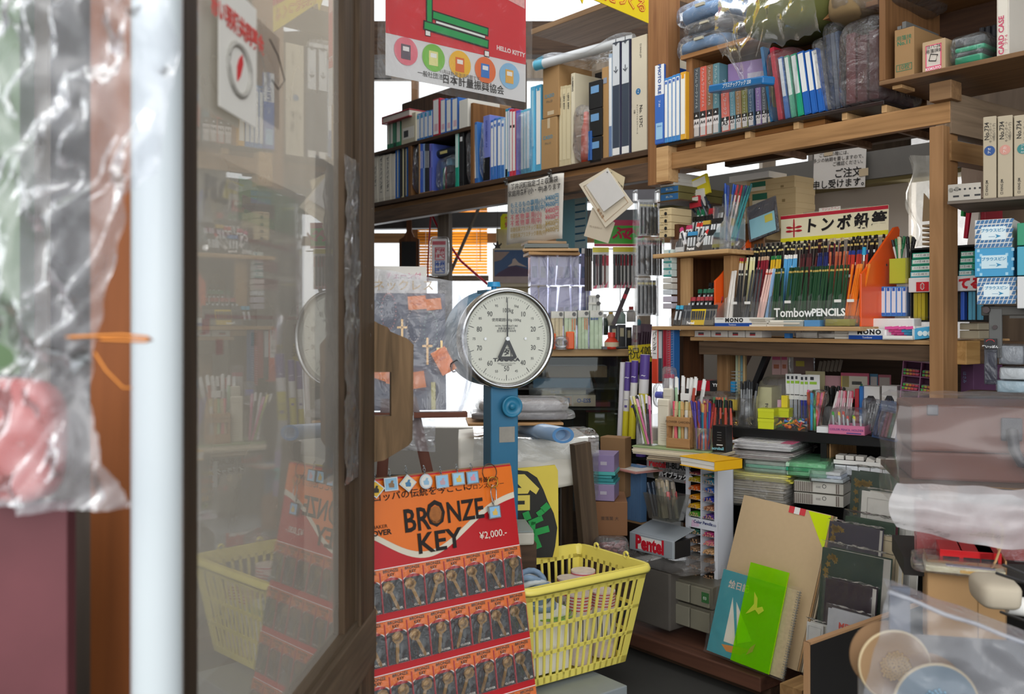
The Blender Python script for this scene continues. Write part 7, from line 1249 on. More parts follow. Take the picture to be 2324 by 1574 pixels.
# glass cabinet below the table
GC = Fr(1300,4.1,0); r = thing('glass_cabinet','dark glass-fronted cabinet under the pen table','cabinet',GC.T(0,0,0)); x0 = GC.s_(1120); x1 = GC.s_(1480); z0 = .3; z1 = zPT-.04
B().box(x0,x1,.38,.4,z0,z1).box(x0,x0+.02,0,.4,z0,z1).box(x1-.02,x1,0,.4,z0,z1).box(x0,x1,0,.4,0,z0).obj('carcass',wood('3a2e26','271e19'),r)
for z in (.52,.74,.83): B().box(x0+.02,x1-.02,.03,.38,z,z+.008).obj('shelf_board',mt('3a3430',.5),r)
for a in (1200,1300,1395): B().box(GC.s_(a)+.001,GC.s_(a+100 if a < 1395 else 1470),-.002+(.008 if a == 1300 else 0),.003+(.008 if a == 1300 else 0),z0,z1).obj('glass_pane',film('e8f0ee',.02,.5,0,4,.02),r)
for i,(a,b_,v0,v1,c_,d,lb) in enumerate(((1240,1378,830,856,'8a6848',.05,'brown long carton high in the glass cabinet'),(1210,1340,858,880,'4a6a88',.03,'blue padded case in the glass cabinet'),(1230,1330,880,900,'b0987c',.06,'upper checkered cream box in the glass cabinet'),(1262,1352,896,922,'b8a894',.01,'front cream box with blue lettering in the glass cabinet'),(1330,1385,912,935,'8a3038',.12,'dim red box deep in the glass cabinet'),(1335,1400,925,1000,'6a6418',.16,'dim olive files deep in the glass cabinet'))):
    m,w,h = GC.fit(a,b_,v0,v1,d); o = tag(B().box(0,w,0,.12,0,h).obj('stored_box',mt(c_,.6,.1),T=m,bev=.002),lb,'box')
    if i == 3: txt('O-ESS',w*.7,h*.5,.024,'2a4a88',o,y=-.001,bold=.03); patch(o,w*.1,w*.4,h*.1,h*.9,'c08a68'); patch(o,w*.2,w*.34,h*.3,h*.75,'2a4a88','print',-.001)
    if i == 2: txt('O-ESS',w*.3,h*.5,.016,'2a4a88',o,y=-.001)
# purple and yellow calendar rolls
CR = Fr(1435,3.55,-20)
for i,(ua,ub,v0,v1,cols) in enumerate(((1399,1412,822,990,((0,1,'d8d5dc'),)),(1410,1424,821,992,((0,.35,'d6c92c'),(.35,.62,'dcdad8'),(.62,1,'5a4590'))),(1424,1440,818,995,((0,.5,'d8cb2e'),(.5,.72,'dcdad8'),(.72,1,'5a4590'))),(1441,1463,804,1036,((0,.06,'5a4590'),(.06,.33,'dcdadc'),(.33,.62,'d8cb2e'),(.62,.76,'dddada'),(.76,1,'5a4590'))))):
    m,w,h = CR.fit(ua,ub,v0,v1,.02*(3-i)); r = thing('calendar_roll',('plain white rolled poster, first of the four upright rolls','purple-topped yellow roll, second of the four upright rolls','purple-topped yellow roll, third of the four upright rolls','tallest purple, white and yellow roll with white foot')[i],'roll',m @ M.Rotation(math.radians(2.5),4,'Y'))
    for (f0,f1,c_) in cols: B().cyl((w/2,w/2,h*f0),(w/2,w/2,h*f1),w/2,n=20,cap=True).obj('printed_band',mt(c_,.4,.04),r)
    B().lathe([(w*.2,h),(w*.49,h+.0006)],20,T=M.Translation((w/2,w/2,0))).obj('rolled_end',WHT,r)
    if i: B().box(w*.3,w*.7,-.001,.002,h*.4,h*.43).box(w*.2,w*.8,-.001,.002,h*.5,h*.505).obj('small_print',mt('5a4a90',.5),r); txt('~',w*.5,h*.8,.03,'e8e4f0',r,y=-.002)
# cartons and stacks behind the basket
for (a,b_,v0,v1,Y,th,c_,lb,dep,nm) in ((1362,1418,992,1128,3.35,-30,'8a6a48','tall brown corrugated carton standing behind the lilac boxes',.06,'corrugated_carton'),(1335,1424,1138,1215,3.1,-4,'7d5638','brown carton with small printed mark under the lilac stack',.2,'brown_carton'),(1180,1345,1000,1090,3.25,-4,'6a4a34','dark carton under the draped plastic',.3,'dark_carton')):
    m,w,h = fit(a,b_,v0,v1,Y,th); o = tag(B().box(0,w,0,dep,0,h).obj(nm,mt(c_,.8,.12,5),T=m,bev=.002),lb,'box')
    if '7d56' in c_: txt('栗落葉 大',w*.55,h*.5,.014,'3a2a20',o,y=-.001)
ST = Fr(1370,3.12,-14)
for i,(a,b_,v0,v1,c_,lb) in enumerate(((1345,1394,1100,1136,'8a7898','lower lilac box in shiny film on the brown carton'),(1344,1396,1094,1100,'3a8a8c','lowest of the teal printed pads'),(1345,1392,1086,1093,'2f8284','second of the teal printed pads'),(1344,1388,1079,1085,'3a8a8c','third of the teal printed pads'),(1350,1396,1070,1078,'48a09c','topmost teal printed pad'),(1346,1394,1032,1070,'85749a','upper lilac box on the teal pads'))):
    m,w,h = ST.fit(a,b_,v0,v1,-.0 if i else -.02); o = tag(B().box(0,w,0,.12,0,h).obj('lilac_box' if i in (0,5) else 'teal_pad',mt(c_,.35,.12),T=m,bev=.001),lb,'box' if i in (0,5) else 'pad')
    if i in (0,5): patch(o,w*.35,w*.65,h*.4,h*.6,'a8a0ac','label')
# timber easel leg and dark gap
b = B(); b.box(0,.06,0,.03,-.15,.34); m = fit(1326,1350,1130,1250,2.95,30)[0]; tag(b.obj('slanted_timber',wood('5a4a3a','3d3127','Z'),T=m @ M.Rotation(math.radians(-6),4,'Y')),'weathered timber easel leg behind the yellow basket','post')
# table draped in vinyl, with sheets and the blue roll
DT = Fr(1190,3.0,3); x0 = DT.s_(1040); x1 = DT.s_(1335); zt3 = DT.z(1190,1002)
r = thing('draped_table','low table draped in white paper and clear vinyl behind the scale column','table',DT.T(0,0,0))
def dr(a,c):
    x = x0+(x1-x0)*a
    if c < .45: return (x,.35*(1-c/.45),zt3+.004*math.sin(a*7)+.01*(c/.45))
    q = (c-.45)/.55; return (x-.02*q*math.sin(a*3),-.012*math.sin(q*3)-.02*q+.01*NZ.noise(V((a*6,q*4,0))),zt3+.01-.155*q*(1+.12*math.sin(a*4)))
B().grid(dr,40,26).obj('white_cover',mt('e2ddd2',.6,.04),r,solid=.003)
B().grid(lambda a,c: tuple(V(dr(a*.9+.12 if a < 1 else 1.0,min(1,c*.7)))+V((.03*a,-.02-.02*math.sin(c*3),.01+.01*NZ.noise(V((a*8,c*8,3)))))),36,20).obj('vinyl_sheet',film('f4f6f8',.22,.6,.5,8,.1),r)
B().grid(lambda a,c: (x1+.0+.05*math.sin(a*3.1),.3-.34*a,zt3-.0-.17*c+.02*math.sin(a*6)),14,10).obj('vinyl_corner',film('f4f6f8',.3,.7,.5,8,.1),r)
for x in (x0+.02,x1-.06): B().box(x,x+.04,.25,.29,0,zt3-.002).obj('leg',DARKZ,r)
p0 = Wp(1182,968,3.25); p1 = Wp(1278,987,2.78); T = M.Translation(p0) @ (p1-p0).to_track_quat('Z','Y').to_matrix().to_4x4(); L_ = (p1-p0).length
r = thing('vinyl_roll','glossy blue-clear vinyl roll lying on the white paper, open end showing','roll',T)
b = B(); vs = lambda rr,z: [(1.2*rr*math.cos(a),.85*rr*math.sin(a),z) for a in [2*math.pi*k/28 for k in range(28)]]; n = 28
V_ = vs(.028,0)+vs(.028,L_)+vs(.019,L_)+vs(.019,L_-.08); F_ = [(j*n+k,j*n+(k+1) % n,(j+1)*n+(k+1) % n,(j+1)*n+k) for j in range(3) for k in range(n)]
b.add(V_,F_,0,True).obj('rolled_vinyl',mt('8ea4bf',.12,.12,spec=.8),r); B().add(vs(.0284,L_+.0008)+vs(.02,L_+.0008),[(k,(k+1) % n,n+(k+1) % n,n+k) for k in range(n)]).obj('end_ring',mt('3f78ac',.25),r); B().add(vs(.019,L_-.05),[tuple(range(n))]).obj('inner_wall',mt('7ea0c0',.3),r)
for i,(a,b_,v0,v1,Y,c_,lb,dep,rz) in enumerate(((1062,1280,956,966,2.98,'b88c5c','thin wooden board laid across the vinyl roll',.2,2),(1066,1296,938,954,3.0,'6f6b6c','flat grey garment bag on the wooden board',.22,-2),(1085,1286,912,936,3.05,'a8a4a4','pale folded clothes in clear bag, topmost of the pile',.24,0))):
    m,w,h = fit(a,b_,v0,v1,Y,3); r = thing(('thin_board','garment_bag','garment_bag')[i],lb,('board','bag','bag')[i],m @ M.Rotation(math.radians(rz),4,'Z'))
    if i == 0: B().box(0,w,0,dep,0,h*.6).obj('board',mt(c_,.6,.1),r,bev=.002)
    else: B().blob(w*.94,dep,h*.9,.08,10,.3,30,seed=200+i,c=(w*.03,.01,0)).obj('folded_cloth',mt(c_,.7,.25,20),r); B().blob(w*(1.0+.04*i),dep+.03,h*1.15,.12,9,.35,34,seed=210+i).obj('film',film('ffffff',.22,.8,.8,10,.09),r)
# yellow sign with black shape behind the basket
m,w,h = fit(1150,1268,1056,1265,2.75,8); r = thing('yellow_sign','hand-painted yellow sign with black blob, yellow kanji and green tape strokes','sign',m)
B().prism([(0,0),(w,0),(w*.99,h*.8),(w*.985,h*.94),(w*.93,h*1.0),(w*.6,h*.985),(0,h*.965)],0,.01).obj('yellow_paper',mt('d8c24a',.6,.05),r)
b = B(); cx = w*.3; pts = [(w*.02,h*.93),(w*.2,h*.955),(w*.4,h*.94),(w*.58,h*.87),(w*.7,h*.74),(w*.78,h*.62),(w*.9,h*.48),(w*.97,h*.32),(w*.93,h*.12),(w*.88,0),(w*.02,0)]; b.prism(pts,-.002,0).obj('black_shape',mt('24231f',.6,.2),r)
yl = mt('dcc75a',.6,.05)
B().prism([(w*.02,h*.72),(w*.12,h*.91),(w*.34,h*.91),(w*.62,h*.75),(w*.56,h*.69),(w*.44,h*.74),(w*.4,h*.7),(w*.05,h*.7)],-.004,-.002).obj('kanji_roof',yl,r); B().box(w*.02,w*.44,-.004,-.002,h*.52,h*.69).obj('kanji_mouth',yl,r); B().box(w*.06,w*.34,-.005,-.004,h*.585,h*.625).box(w*.0,w*.44,-.005,-.004,h*.685,h*.695).obj('kanji_gap',mt('24231f',.6,.2),r); B().prism([(w*.08,h*.765),(w*.28,h*.765),(w*.17,h*.83)],-.005,-.004).obj('kanji_peak',mt('24231f',.6),r)
gn = mt('1f9444',.5,.12,30)
for (cx_,cz_,sx,sz,rt) in ((.74,.545,.16,.075,40),(.64,.49,.14,.06,35),(.38,.46,.13,.09,20),(.55,.405,.28,.06,22),(.5,.33,.085,.13,-3),(.66,.295,.3,.07,14),(.34,.21,.3,.07,20),(.56,.17,.14,.14,22)):
    T = M.Translation((w*cx_,0,h*cz_)) @ M.Rotation(-math.radians(rt),4,'Y'); B().box(-w*sx/2,w*sx/2,-.006,-.0045,-h*sz/2,h*sz/2,T=T).obj('green_tape',gn,r)
m,w,h = fit(1130,1213,1196,1238,2.55,8); r = thing('book_stack','worn grey-edged book lying beside the orange key board','book',m); B().box(0,w,0,.15,0,h*.7).obj('pages',mt('bdb8ac',.7,.1,40),r,bev=.006); B().box(0,w*.97,0,.15,h*.7,h*.8).obj('cover',mt('8a9290',.5),r); B().blob(w*.6,.1,h*.5,.1,12,.5,20,seed=220,c=(0,0,h*.75)).obj('film',BAG,r)
tag(B().box(0,.11,0,.2,-.7,0).obj('book_stand',DARKW,T=m @ M.Translation((-.0,.02,0))),'dark stand beneath the worn grey-edged book','stand')
# bag of foil sweets
m,w,h = fit(1352,1430,1226,1275,2.9,0); r = thing('sweets_bag','clear bag of brown-red wrapped pieces behind the basket rim','bag',m); q = random.Random(3); b = B()
for k in range(40): b.ball((w*(.1+.8*q.random()),.02+.06*q.random(),h*(.1+.6*q.random())),.008,7,sq=(1.3,1,.8))
o = b.obj('wrapped_piece',mt('7a4a4c',.35,.3,40),r); o['kind'] = 'stuff'; B().blob(w,.1,h,.12,14,.5,26,seed=221).obj('film',film('ffffff',.22,.9,.8,16,.08),r)
tag(B().box(-.08,w*1.02,0,.2,-.12,0).obj('low_crate',DARKW,T=m),'dark crate under the bag of wrapped pieces','crate')
# ---------------- platform scale ----------------
SCF = Fr(1146,2.72,21); zc0 = SCF.z(1146,768); k_ = 2.72/FP; R0 = .146
r = thing('platform_scale','blue platform scale with big round white dial and chrome rim','scale',SCF.T(0,0,0)); blu = mt('2f6f92',.35,.12,20); lblu = mt('7fb0cc',.4,.1)
RX90 = M.Translation((0,0,zc0)) @ M.Rotation(math.pi/2,4,'X')
B().lathe([(0,-.155),(R0*.96,-.155),(R0*.985,-.145),(R0*.99,0),(R0*.96,.02)],56,T=RX90).obj('housing',blu,r)
B().lathe([(R0*.985,-.012),(R0*1.01,-.004),(R0*1.015,.012),(R0*.99,.028),(R0*.93,.032),(R0*.89,.022),(R0*.875,.01)],64,T=RX90).obj('chrome_rim',CHROME,r)
dl = B().lathe([(0,.012),(R0*.89,.012)],56,T=RX90,sm=False).obj('dial_face',mt('d4d4c6',.55,.03),r); b = B()
yD = -.0135
def pol(a,rr): return (math.sin(a)*rr,math.cos(a)*rr)
for k in range(100):
    a = 2*math.pi*k/100; l = (.77,.79,.8)[0 if k % 10 == 0 else (1 if k % 5 == 0 else 2)] if k % 10 else .72; x1_,z1_ = pol(a,R0*l); x2_,z2_ = pol(a,R0*.83); hw = .0005 if k % 10 else .0008; nx,nz = math.cos(a)*hw,-math.sin(a)*hw
    b.add([(x1_-nx,yD,zc0+z1_-nz),(x1_+nx,yD,zc0+z1_+nz),(x2_+nx,yD,zc0+z2_+nz),(x2_-nx,yD,zc0+z2_-nz)],[(0,1,2,3)])
b.obj('tick_marks',BLK,r)
for k in range(1,10): x,z = pol(2*math.pi*k/10,R0*.6); txt(str(k*10),x,zc0+z,.021,'1d1d1d',dl,y=yD,sx=.8); x,z = pol(2*math.pi*(k-.5)/10,R0*.68); txt(str(k*10-5) if k > 1 else '5kg',x,zc0+z,.01,'333333',dl,y=yD)
txt('95',-R0*.21,zc0+R0*.65,.01,'333333',dl,y=yD); txt('100kg',.004,zc0+R0*.56,.018,'1d1d1d',dl,y=yD,sx=.8); txt('使用範囲100g-100kg',0,zc0+R0*.37,.0105,'2a2a2a',dl,y=yD); txt('NON-TEMPERATURE\n自動温度補正付\n型式承認第7878号',0,zc0+R0*.2,.0075,'3a3a3a',dl,y=yD); txt('TANAKA',0,zc0-R0*.42,.0135,'1d1d1d',dl,y=yD,sx=1.5,bold=.04); txt('TANAKA SCALE CO.,LTD.\nTOKYO JAPAN',0,zc0-R0*.51,.005,'4a4a4a',dl,y=yD)
b = B(); y1 = -.021; b.prism([(-.0022,zc0),(-.0007,zc0+R0*.82),(.0007,zc0+R0*.82),(.0022,zc0)],y1,y1+.001)
b.prism([(-.004,zc0),(-R0*.2,zc0-R0*.36),(-R0*.17,zc0-R0*.4),(-R0*.13,zc0-R0*.36),(-.0005,zc0-R0*.1),(R0*.13,zc0-R0*.36),(R0*.17,zc0-R0*.4),(R0*.2,zc0-R0*.36),(.004,zc0)],y1,y1+.001); b.prism([(-R0*.19,zc0-R0*.35),(R0*.19,zc0-R0*.35),(R0*.14,zc0-R0*.41),(0,zc0-R0*.43),(-R0*.14,zc0-R0*.41)],y1,y1+.001); b.obj('pointer',BLK,r)
b = B()
for (x,rr,yy) in ((0,.006,-.024),(-R0*.45,.004,-.016),(R0*.4,.004,-.016)): b.cyl((x,yy,zc0),(x,yD,zc0),rr,n=14)
b.obj('screw',CHROME,r); txt('タ',0,zc0-R0*.28,.02,'1d1d1d',dl,y=yD-.001,bold=.04); B().box(-.013,.013,yD-.0008,yD,zc0-R0*.205,zc0-R0*.195).box(.012,.014,yD-.0008,yD,zc0-R0*.36,zc0-R0*.2).obj('logo_frame',BLK,dl)
B().lathe([(0,.026),(R0*.88,.026)],48,T=RX90).obj('glass',film('ffffff',.0,.35,0,4,.03),r)
zk = zc0+R0; B().cyl((-.02,.04,zk-.004),(-.02,.04,zk+.006),.008,n=12).cyl((-.02,.04,zk+.006),(-.02,.04,zk+.02),.02,.018,n=24).obj('blue_cap',mt('2f97cc',.35),r,bev=.002); B().box(-.055,.04,.0,.09,zk-.012,zk-.004).obj('top_plate',blu,r)
B().box(-.045,.04,-.005,.065,.2,zc0-R0+.01).obj('column',blu,r,bev=.004); B().box(-.02,.028,-.0065,-.004,zc0-R0-.155,zc0-R0-.11).obj('worn_label',mt('9a958c',.7,.15,60),r)
T = M.Translation((.014,-.005,zc0-R0-.05)) @ M.Rotation(math.pi/2,4,'X'); B().lathe([(0,.024),(.007,.024),(.009,.02),(.01,.012),(.024,.018),(.03,.022),(.032,.018),(.03,.01),(.012,.002),(0,0)],30,T=T).obj('turning_knob',mt('2c7a9c',.3,.15,30),r)
PLF = Fr(1300,2.5,38); st = mt('8d9496',.45,.12)
B().box(-.3,.1,-.2,.26,.145,.162).box(-.3,.1,-.205,-.195,.09,.162).obj('platform',st,r,T=SCF.T(0,0,0).inverted() @ PLF.T(.0,.1,0),bev=.003); b = B()
for x in (-.25,.05): b.box(x,x+.04,-.18,-.14,0,.11).box(x,x+.04,.2,.24,0,.155)
b.obj('foot',mt('55595c',.5),r,T=SCF.T(0,0,0).inverted() @ PLF.T(.0,.1,0))
# ---------------- yellow shopping basket ----------------
A = Wp(1189,1336,2.36); th = math.atan2(.257,.36); zr = A.z; WB,DB_,HB_ = .43,.3,.275
T = M.Translation((A.x,A.y,zr-HB_)) @ M.Rotation(th,4,'Z'); r = thing('shopping_basket','pale yellow slotted plastic shopping basket on the scale platform','basket',T); ym = mt('e8d868',.35,.05)
e = .045
def cnr(i,t):   # corners at height fraction t
    f = e*(1-t); return [(f,f),(WB-f,f),(WB-f,DB_-f),(f,DB_-f)][i]
b = B()
for s_ in range(4):
    n = 15 if s_ % 2 == 0 else 10; L_ = WB if s_ % 2 == 0 else DB_
    def P3(a,t):
        p,q = cnr(s_,t),cnr((s_+1) % 4,t); return (p[0]+(q[0]-p[0])*a,p[1]+(q[1]-p[1])*a,HB_*t)
    def quad(a0,a1,t0,t1,a2=None,a3=None):
        m_ = 3
        for j in range(m_):
            ta = t0+(t1-t0)*j/m_; tb = t0+(t1-t0)*(j+1)/m_; l0 = lambda t: a0+((a2 if a2 is not None else a0)-a0)*(t-t0)/(t1-t0); l1 = lambda t: a1+((a3 if a3 is not None else a1)-a1)*(t-t0)/(t1-t0)
            b.add([P3(l0(ta),ta),P3(l1(ta),ta),P3(l1(tb),tb),P3(l0(tb),tb)],[(0,1,2,3)])
    for (t0,t1) in ((0,.07),(.29,.325),(.56,.595),(.86,1)): quad(0,1,t0,t1)
    for k in range(n+1):
        a = .03+.94*k/n; wd = .16*.94/n if 0 < k < n else .03
        lo = max(0,a-wd) if k else 0; hi = min(1,a+wd) if k < n else 1; quad(lo,hi,.0,.9)
b.add([(*cnr(i,0),0) for i in range(4)],[(3,2,1,0)]); b.obj('slotted_walls',ym,r,solid=.0035)
b = B(); o_ = .012
ring = []
for i,(sx,sy) in enumerate(((-1,-1),(1,-1),(1,1),(-1,1))):
    cx_,cy_ = cnr(i,1); cx_ -= sx*.03; cy_ -= sy*.03
    for k in range(5): a = math.pi*(1.25+.5*i)-math.pi/4+math.pi/8*k; ring.append((cx_+math.cos(a),cy_+math.sin(a),math.cos(a),math.sin(a)))
def rp(q,rr,z): return (q[0]-q[2]+q[2]*rr,q[1]-q[3]+q[3]*rr,z)
prof = [(.028,HB_-.03),(.031,HB_-.004),(.036,HB_),(.046,HB_-.002),(.05,HB_-.012),(.048,HB_-.02),(.044,HB_-.012),(.036,HB_-.006)]; n = len(ring)
V_ = [rp(q,p[0],p[1]) for p in prof for q in ring]; b.add(V_,[(j*n+k,j*n+(k+1) % n,(j+1)*n+(k+1) % n,(j+1)*n+k) for j in range(len(prof)-1) for k in range(n)],0,True); b.obj('rolled_rim',ym,r)
for (x,y) in ((WB+.0,DB_*.5+.07),(WB+.0,DB_*.5-.06),(-.0,DB_*.5)): B().tube([(x,y+.009*math.cos(a),HB_+.006+.009*math.sin(a)) for a in [2*math.pi*k/12 for k in range(12)]],.0035,closed=True,n=8).obj('handle_lug',ym,r)
# contents
def inb(x,y,z): return T @ M.Translation((x,y,z))
r2 = thing('twine_skein','blue and white striped twine skein heaped in the near basket corner','twine',inb(.09,.1,.195)); b = B()
for k in range(7): b.tube([(.075*math.cos(t*.35)*(1-.07*k),.05*math.sin(t*.35)*(1-.05*k),.012*k+.01*math.sin(t*.7+k)) for t in range(18)],.008,closed=True,n=8,mi=k % 2)
b.obj('twine',[mt('7c93ac',.8,.35,60),mt('c3c9cc',.8,.3,60)],r2); tag(B().box(-.07,.07,-.05,.06,-.17,-.008).obj('white_box',WHT,T=inb(.12,.105,.19)),'white box beneath the twine skein in the basket','box')
for i,(x,y,h_,c1,c2,lb) in enumerate(((.16,.1,.15,'cfc9b8','5a9a4a','green-coiled netting roll with pale label'),(.2,.2,.2,'d8d2c6','c83a44','red-printed bag roll beside the netting'),(.255,.09,.19,'dcd6c8','c03040','cream-labelled garbage bag roll'),(.31,.2,.2,'d8d4cc','d04050','white roll with red lettering'),(.35,.1,.18,'dad6cc','b83a48','white and red film roll'),(.37,.21,.21,'d4cec4','c84a58','tall pale roll'))):
    r2 = thing('bag_roll',lb+' standing in the yellow basket','roll',inb(x,y,.012)); B().cyl((0,0,0),(0,0,h_),.036,n=22).obj('rolled_bags',mt('d9c9c6' if i else '9ab070',.3,.3,50),r2); B().cyl((0,0,h_*.25),(0,0,h_*.75),.0368,n=22).obj('paper_label',mt(c1,.6,.06),r2)
    b = B()
    for k in range(5): b.cyl((0,0,h_*(.78+.045*k)),(0,0,h_*(.795+.045*k)),.0364,n=22)
    b.obj('printed_ring',mt(c2,.45),r2); b = B()
    for k in range(4): b.tube([(.0372*math.cos(3.6+.35*k),.0372*math.sin(3.6+.35*k),h_*.3),(.0372*math.cos(3.6+.35*k),.0372*math.sin(3.6+.35*k),h_*.7)],.0012,n=4)
    b.obj('printed_line',mt('3a3432',.6),r2)
    if i == 0: b = B().tube([(.004*k**.5*3*math.cos(k*.5),.004*k**.5*3*math.sin(k*.5),h_+.002) for k in range(8,60)][:40],.002,n=5); b.obj('green_coil',mt('7aa04a',.6),r2)
# ---------------- key display board ----------------
KW,KH,KL = .56,.66,.13
T = M.Translation(Wp(1222,1618,2.3)) @ M.Rotation(math.radians(37),4,'Z') @ M.Rotation(-math.radians(11),4,'X') @ M.Diagonal((1.08,1,.93,1)) @ M.Translation((-KW,0,0))
r = thing('key_board','orange and red display board of bronze keys lettered BRONZE KEY','display board',T); red = mt('b8141c',.35,.06); org = mt('e2701a',.35,.08)
B().box(KL,KW,0,.012,0,KH).obj('backing',mt('8a6a4c',.7),r); B().box(KL,KW,-.001,0,0,KH-.004).obj('red_ground',red,r)
zt_ = KH-.008; zo = KH-.2
def arc(x): return zo+.004+.125*(1-math.exp(-((x-KW*.55)/.15)**2))
xs = [KL+(KW-KL)*i/40 for i in range(41)]
b = B(); b.prism([(x,min(zt_,arc(x)-.016)) for x in xs]+[(x,min(zt_+.0,arc(x)+.004)) for x in reversed(xs)],-.002,-.001); b.obj('white_curve',mt('d9d0bc',.5,.06),r)
b = B(); b.prism([(x,min(zt_-.0005,arc(x))) for x in xs]+[(KW,zt_),(KL,zt_)],-.003,-.0015); b.obj('orange_ground',org,r)
def kt(s,x,z,size,c_='1d1512',**k): return txt(s,x,z,size,c_,r,y=-.0045,**k)
kt('BR',KW*.515,KH-.118,.08,bold=.02,sx=.72); kt('O',KW*.605,KH-.11,.092,bold=.02,sx=.68); kt('NZE',KW*.745,KH-.112,.074,bold=.02,sx=.72); kt('KEY',KW*.61,KH-.178,.07,bold=.02,sx=.95); kt('KEY MAKER',KW*.33,KH-.12,.012); kt('CLOVER',KW*.34,KH-.135,.018,bold=.03)
B().lathe([(0,0),(.017,0)],20,T=M.Translation((KW*.605,-.0046,KH-.11)) @ M.Diagonal((1,1,1.3,1)) @ M.Rotation(math.pi/2,4,'X')).obj('lion_medal',mt('a0602a',.5,.5,90),r)
kt('ヨーロッパの伝統を今ここに',.29,KH-.05,.0225,bold=.01,sx=1.03); kt('世界最初の\nブロンズ・キー',KW*.86,KH-.046,.015); kt('¥2,000.-',KW*.87,KH-.182,.026,'e9e2d2',sx=.9)
PK = {}
pw = (KW-KL-.006)/8
def keypack(x,z,j,row,n):
    TT = T @ M.Translation((x,-.003,z)); hh = .102
    if 'p' not in PK:
        o = thing('key_pack','x','key',TT,'bronze key packs on the orange board')
        B().box(.001,pw-.001,-.0015,0,0,hh*.72).obj('dark_card',mt('2e3031',.4,.2,30),o)
        B().prism([(0,hh*.66),(pw*.08,hh*.7),(pw*.25,hh*.78),(pw*.5,hh*.8),(pw*.75,hh*.78),(pw*.92,hh*.7),(pw,hh*.66),(pw,hh*.7),(pw*.9,hh*.75),(pw*.5,hh*.83),(pw*.1,hh*.75),(0,hh*.7)],-.0022,-.001).obj('white_wave',WHT,o)
        B().prism([(0,hh*.69),(pw*.1,hh*.735),(pw*.5,hh*.82),(pw*.9,hh*.735),(pw,hh*.69),(pw,hh),(0,hh)],-.0028,-.001).obj('orange_header',org,o)
        txt('BRONZE\nKEY',pw*.5,hh*.9,.0095,'1d1512',o,y=-.0032,bold=.03); txt('CLOVER',pw*.68,hh*.06,.0068,'d9d6cc',o,y=-.002,bold=.03)
        kb = mt('8f7048',.32,.25,60,metal=.75,bump=.3,bsc=150); q = B(); q.prism([(.0135*math.cos(math.pi*t/4+.39)*(1.08 if t % 2 else 1),.0145*math.sin(math.pi*t/4+.39)+.024) for t in range(8)],-.004,0).prism([(-.0038,.012),(.0038,.012),(.0038,-.03),(.001,-.037),(-.002,-.035),(-.0038,-.03)],-.003,-.0005).obj('key',kb,o,bev=.0008)
        q = B(); q.lathe([(0,.0012),(.006,.001),(.009,0)],12,T=M.Translation((0,-.004,.024)) @ M.Rotation(math.pi/2,4,'X')).obj('embossed_head',mt('a08058',.3,.5,250,metal=.75),o,T=M())
        B().box(0,pw,-.006,-.0055,0,hh).obj('clear_pocket',film('ffffff',.03,.35,.5,22,.08),o); B().box(-.0008,.0008,-.0062,0,0,hh*.95).obj('pocket_seam',mt('b84a50',.4),o); PK['p'] = o; KIDS.clear()
    else: o = dup(PK['p'],TT)
    a = (18,8,22,-20,25,12,-24,4,-18,15)[(j*3+row*2) % 10]
    for ch in KIDS.get(PK['p'].name,[]) if o is PK['p'] else []: pass
    o['label'] = 'bronze key in a clear pocket, %s pocket from the basket side in the %s row' % (nth(n-1-j),('top','second','third','lowest')[row])
    return o,a
bpy.context.view_layer.update()
for row in range(4):
    z0 = KH-.325-.122*row
    for j in range(8):
        o,a = keypack(KL+.003+pw*j,z0+.0,j,row,8)
# place and tilt the keys
bpy.context.view_layer.update()
for o in [x for x in bpy.data.objects if x.name.split('.')[0] == 'key_pack']:
    a = math.radians(random.choice((20,10,-22,24,5,-15,14,-20)))
    for ch in o.children:
        if ch.name.split('.')[0] in ('key','embossed_head'): ch.matrix_local = M.Translation((pw*.5,0,.036)) @ M.Rotation(a,4,'Y')
for row in range(4): B().box(KL,KW,-.0015,-.0005,KH-.325-.122*row+.1025,KH-.325-.122*row+.1045).obj('pale_line',WHT,r)
# legs of the board
b = B(); b.box(.15,.18,.013,.03,-.12,.5).box(KW-.05,KW-.02,.013,.03,-.12,.5).box(.15,KW-.02,.013,.03,.0,.04); b.obj('board_stand',DARKZ,r)
# keychains
def charm(u,v,kind,c_,sq,lab):
    Ti = T.inverted(); c0 = Ti @ V((0,0,H)); c1 = Ti @ Wp(u,v,2.3); f_ = (-.012-c0.y)/(c1.y-c0.y); k2 = c0+(c1-c0)*f_; x,z = k2.x,k2.z
    q = thing('keychain',lab,'keychain',T @ M.Translation((x,-.012,z))); s = .0165; ch = mt('9aa0a2',.25,.1,metal=.9)
    sh = {'s': [(-s,-s),(s,-s),(s,s),(-s,s)],'d': [(0,-s*1.35),(s*1.35,0),(0,s*1.35),(-s*1.35,0)],'o': [(s*math.cos(t*.2618),s*1.15*math.sin(t*.2618)) for t in range(24)]}[sq]
    B().prism(sh,-.002,.002).obj('metal_frame',ch,q,bev=.0006); B().prism([(a*.84,c*.84) for a,c in sh],-.0026,-.0018).obj('enamel',mt(c_,.3,.05),q)
    g = B(); g.prism([(-.006,-.008),(.006,-.009),(.007,-.001),(.004,.003),(.006,.008),(.001,.009),(-.002,.003),(-.007,.002)],-.0032,-.0024).obj('small_print',mt(kind,.4,.1),q); g = B(); zt2 = max(c for a,c in sh)
    for k in range(3): g.tube([(.0032*math.cos(t*.785)*(1 if k % 2 else .4),.001+.002*math.sin(t*.785)*(1 if not k % 2 else .3),zt2+.004+.007*k+.0042*math.sin(t*.785)) for t in range(8)],.0009,closed=True,n=5)
    g.obj('chain',ch,q); return q
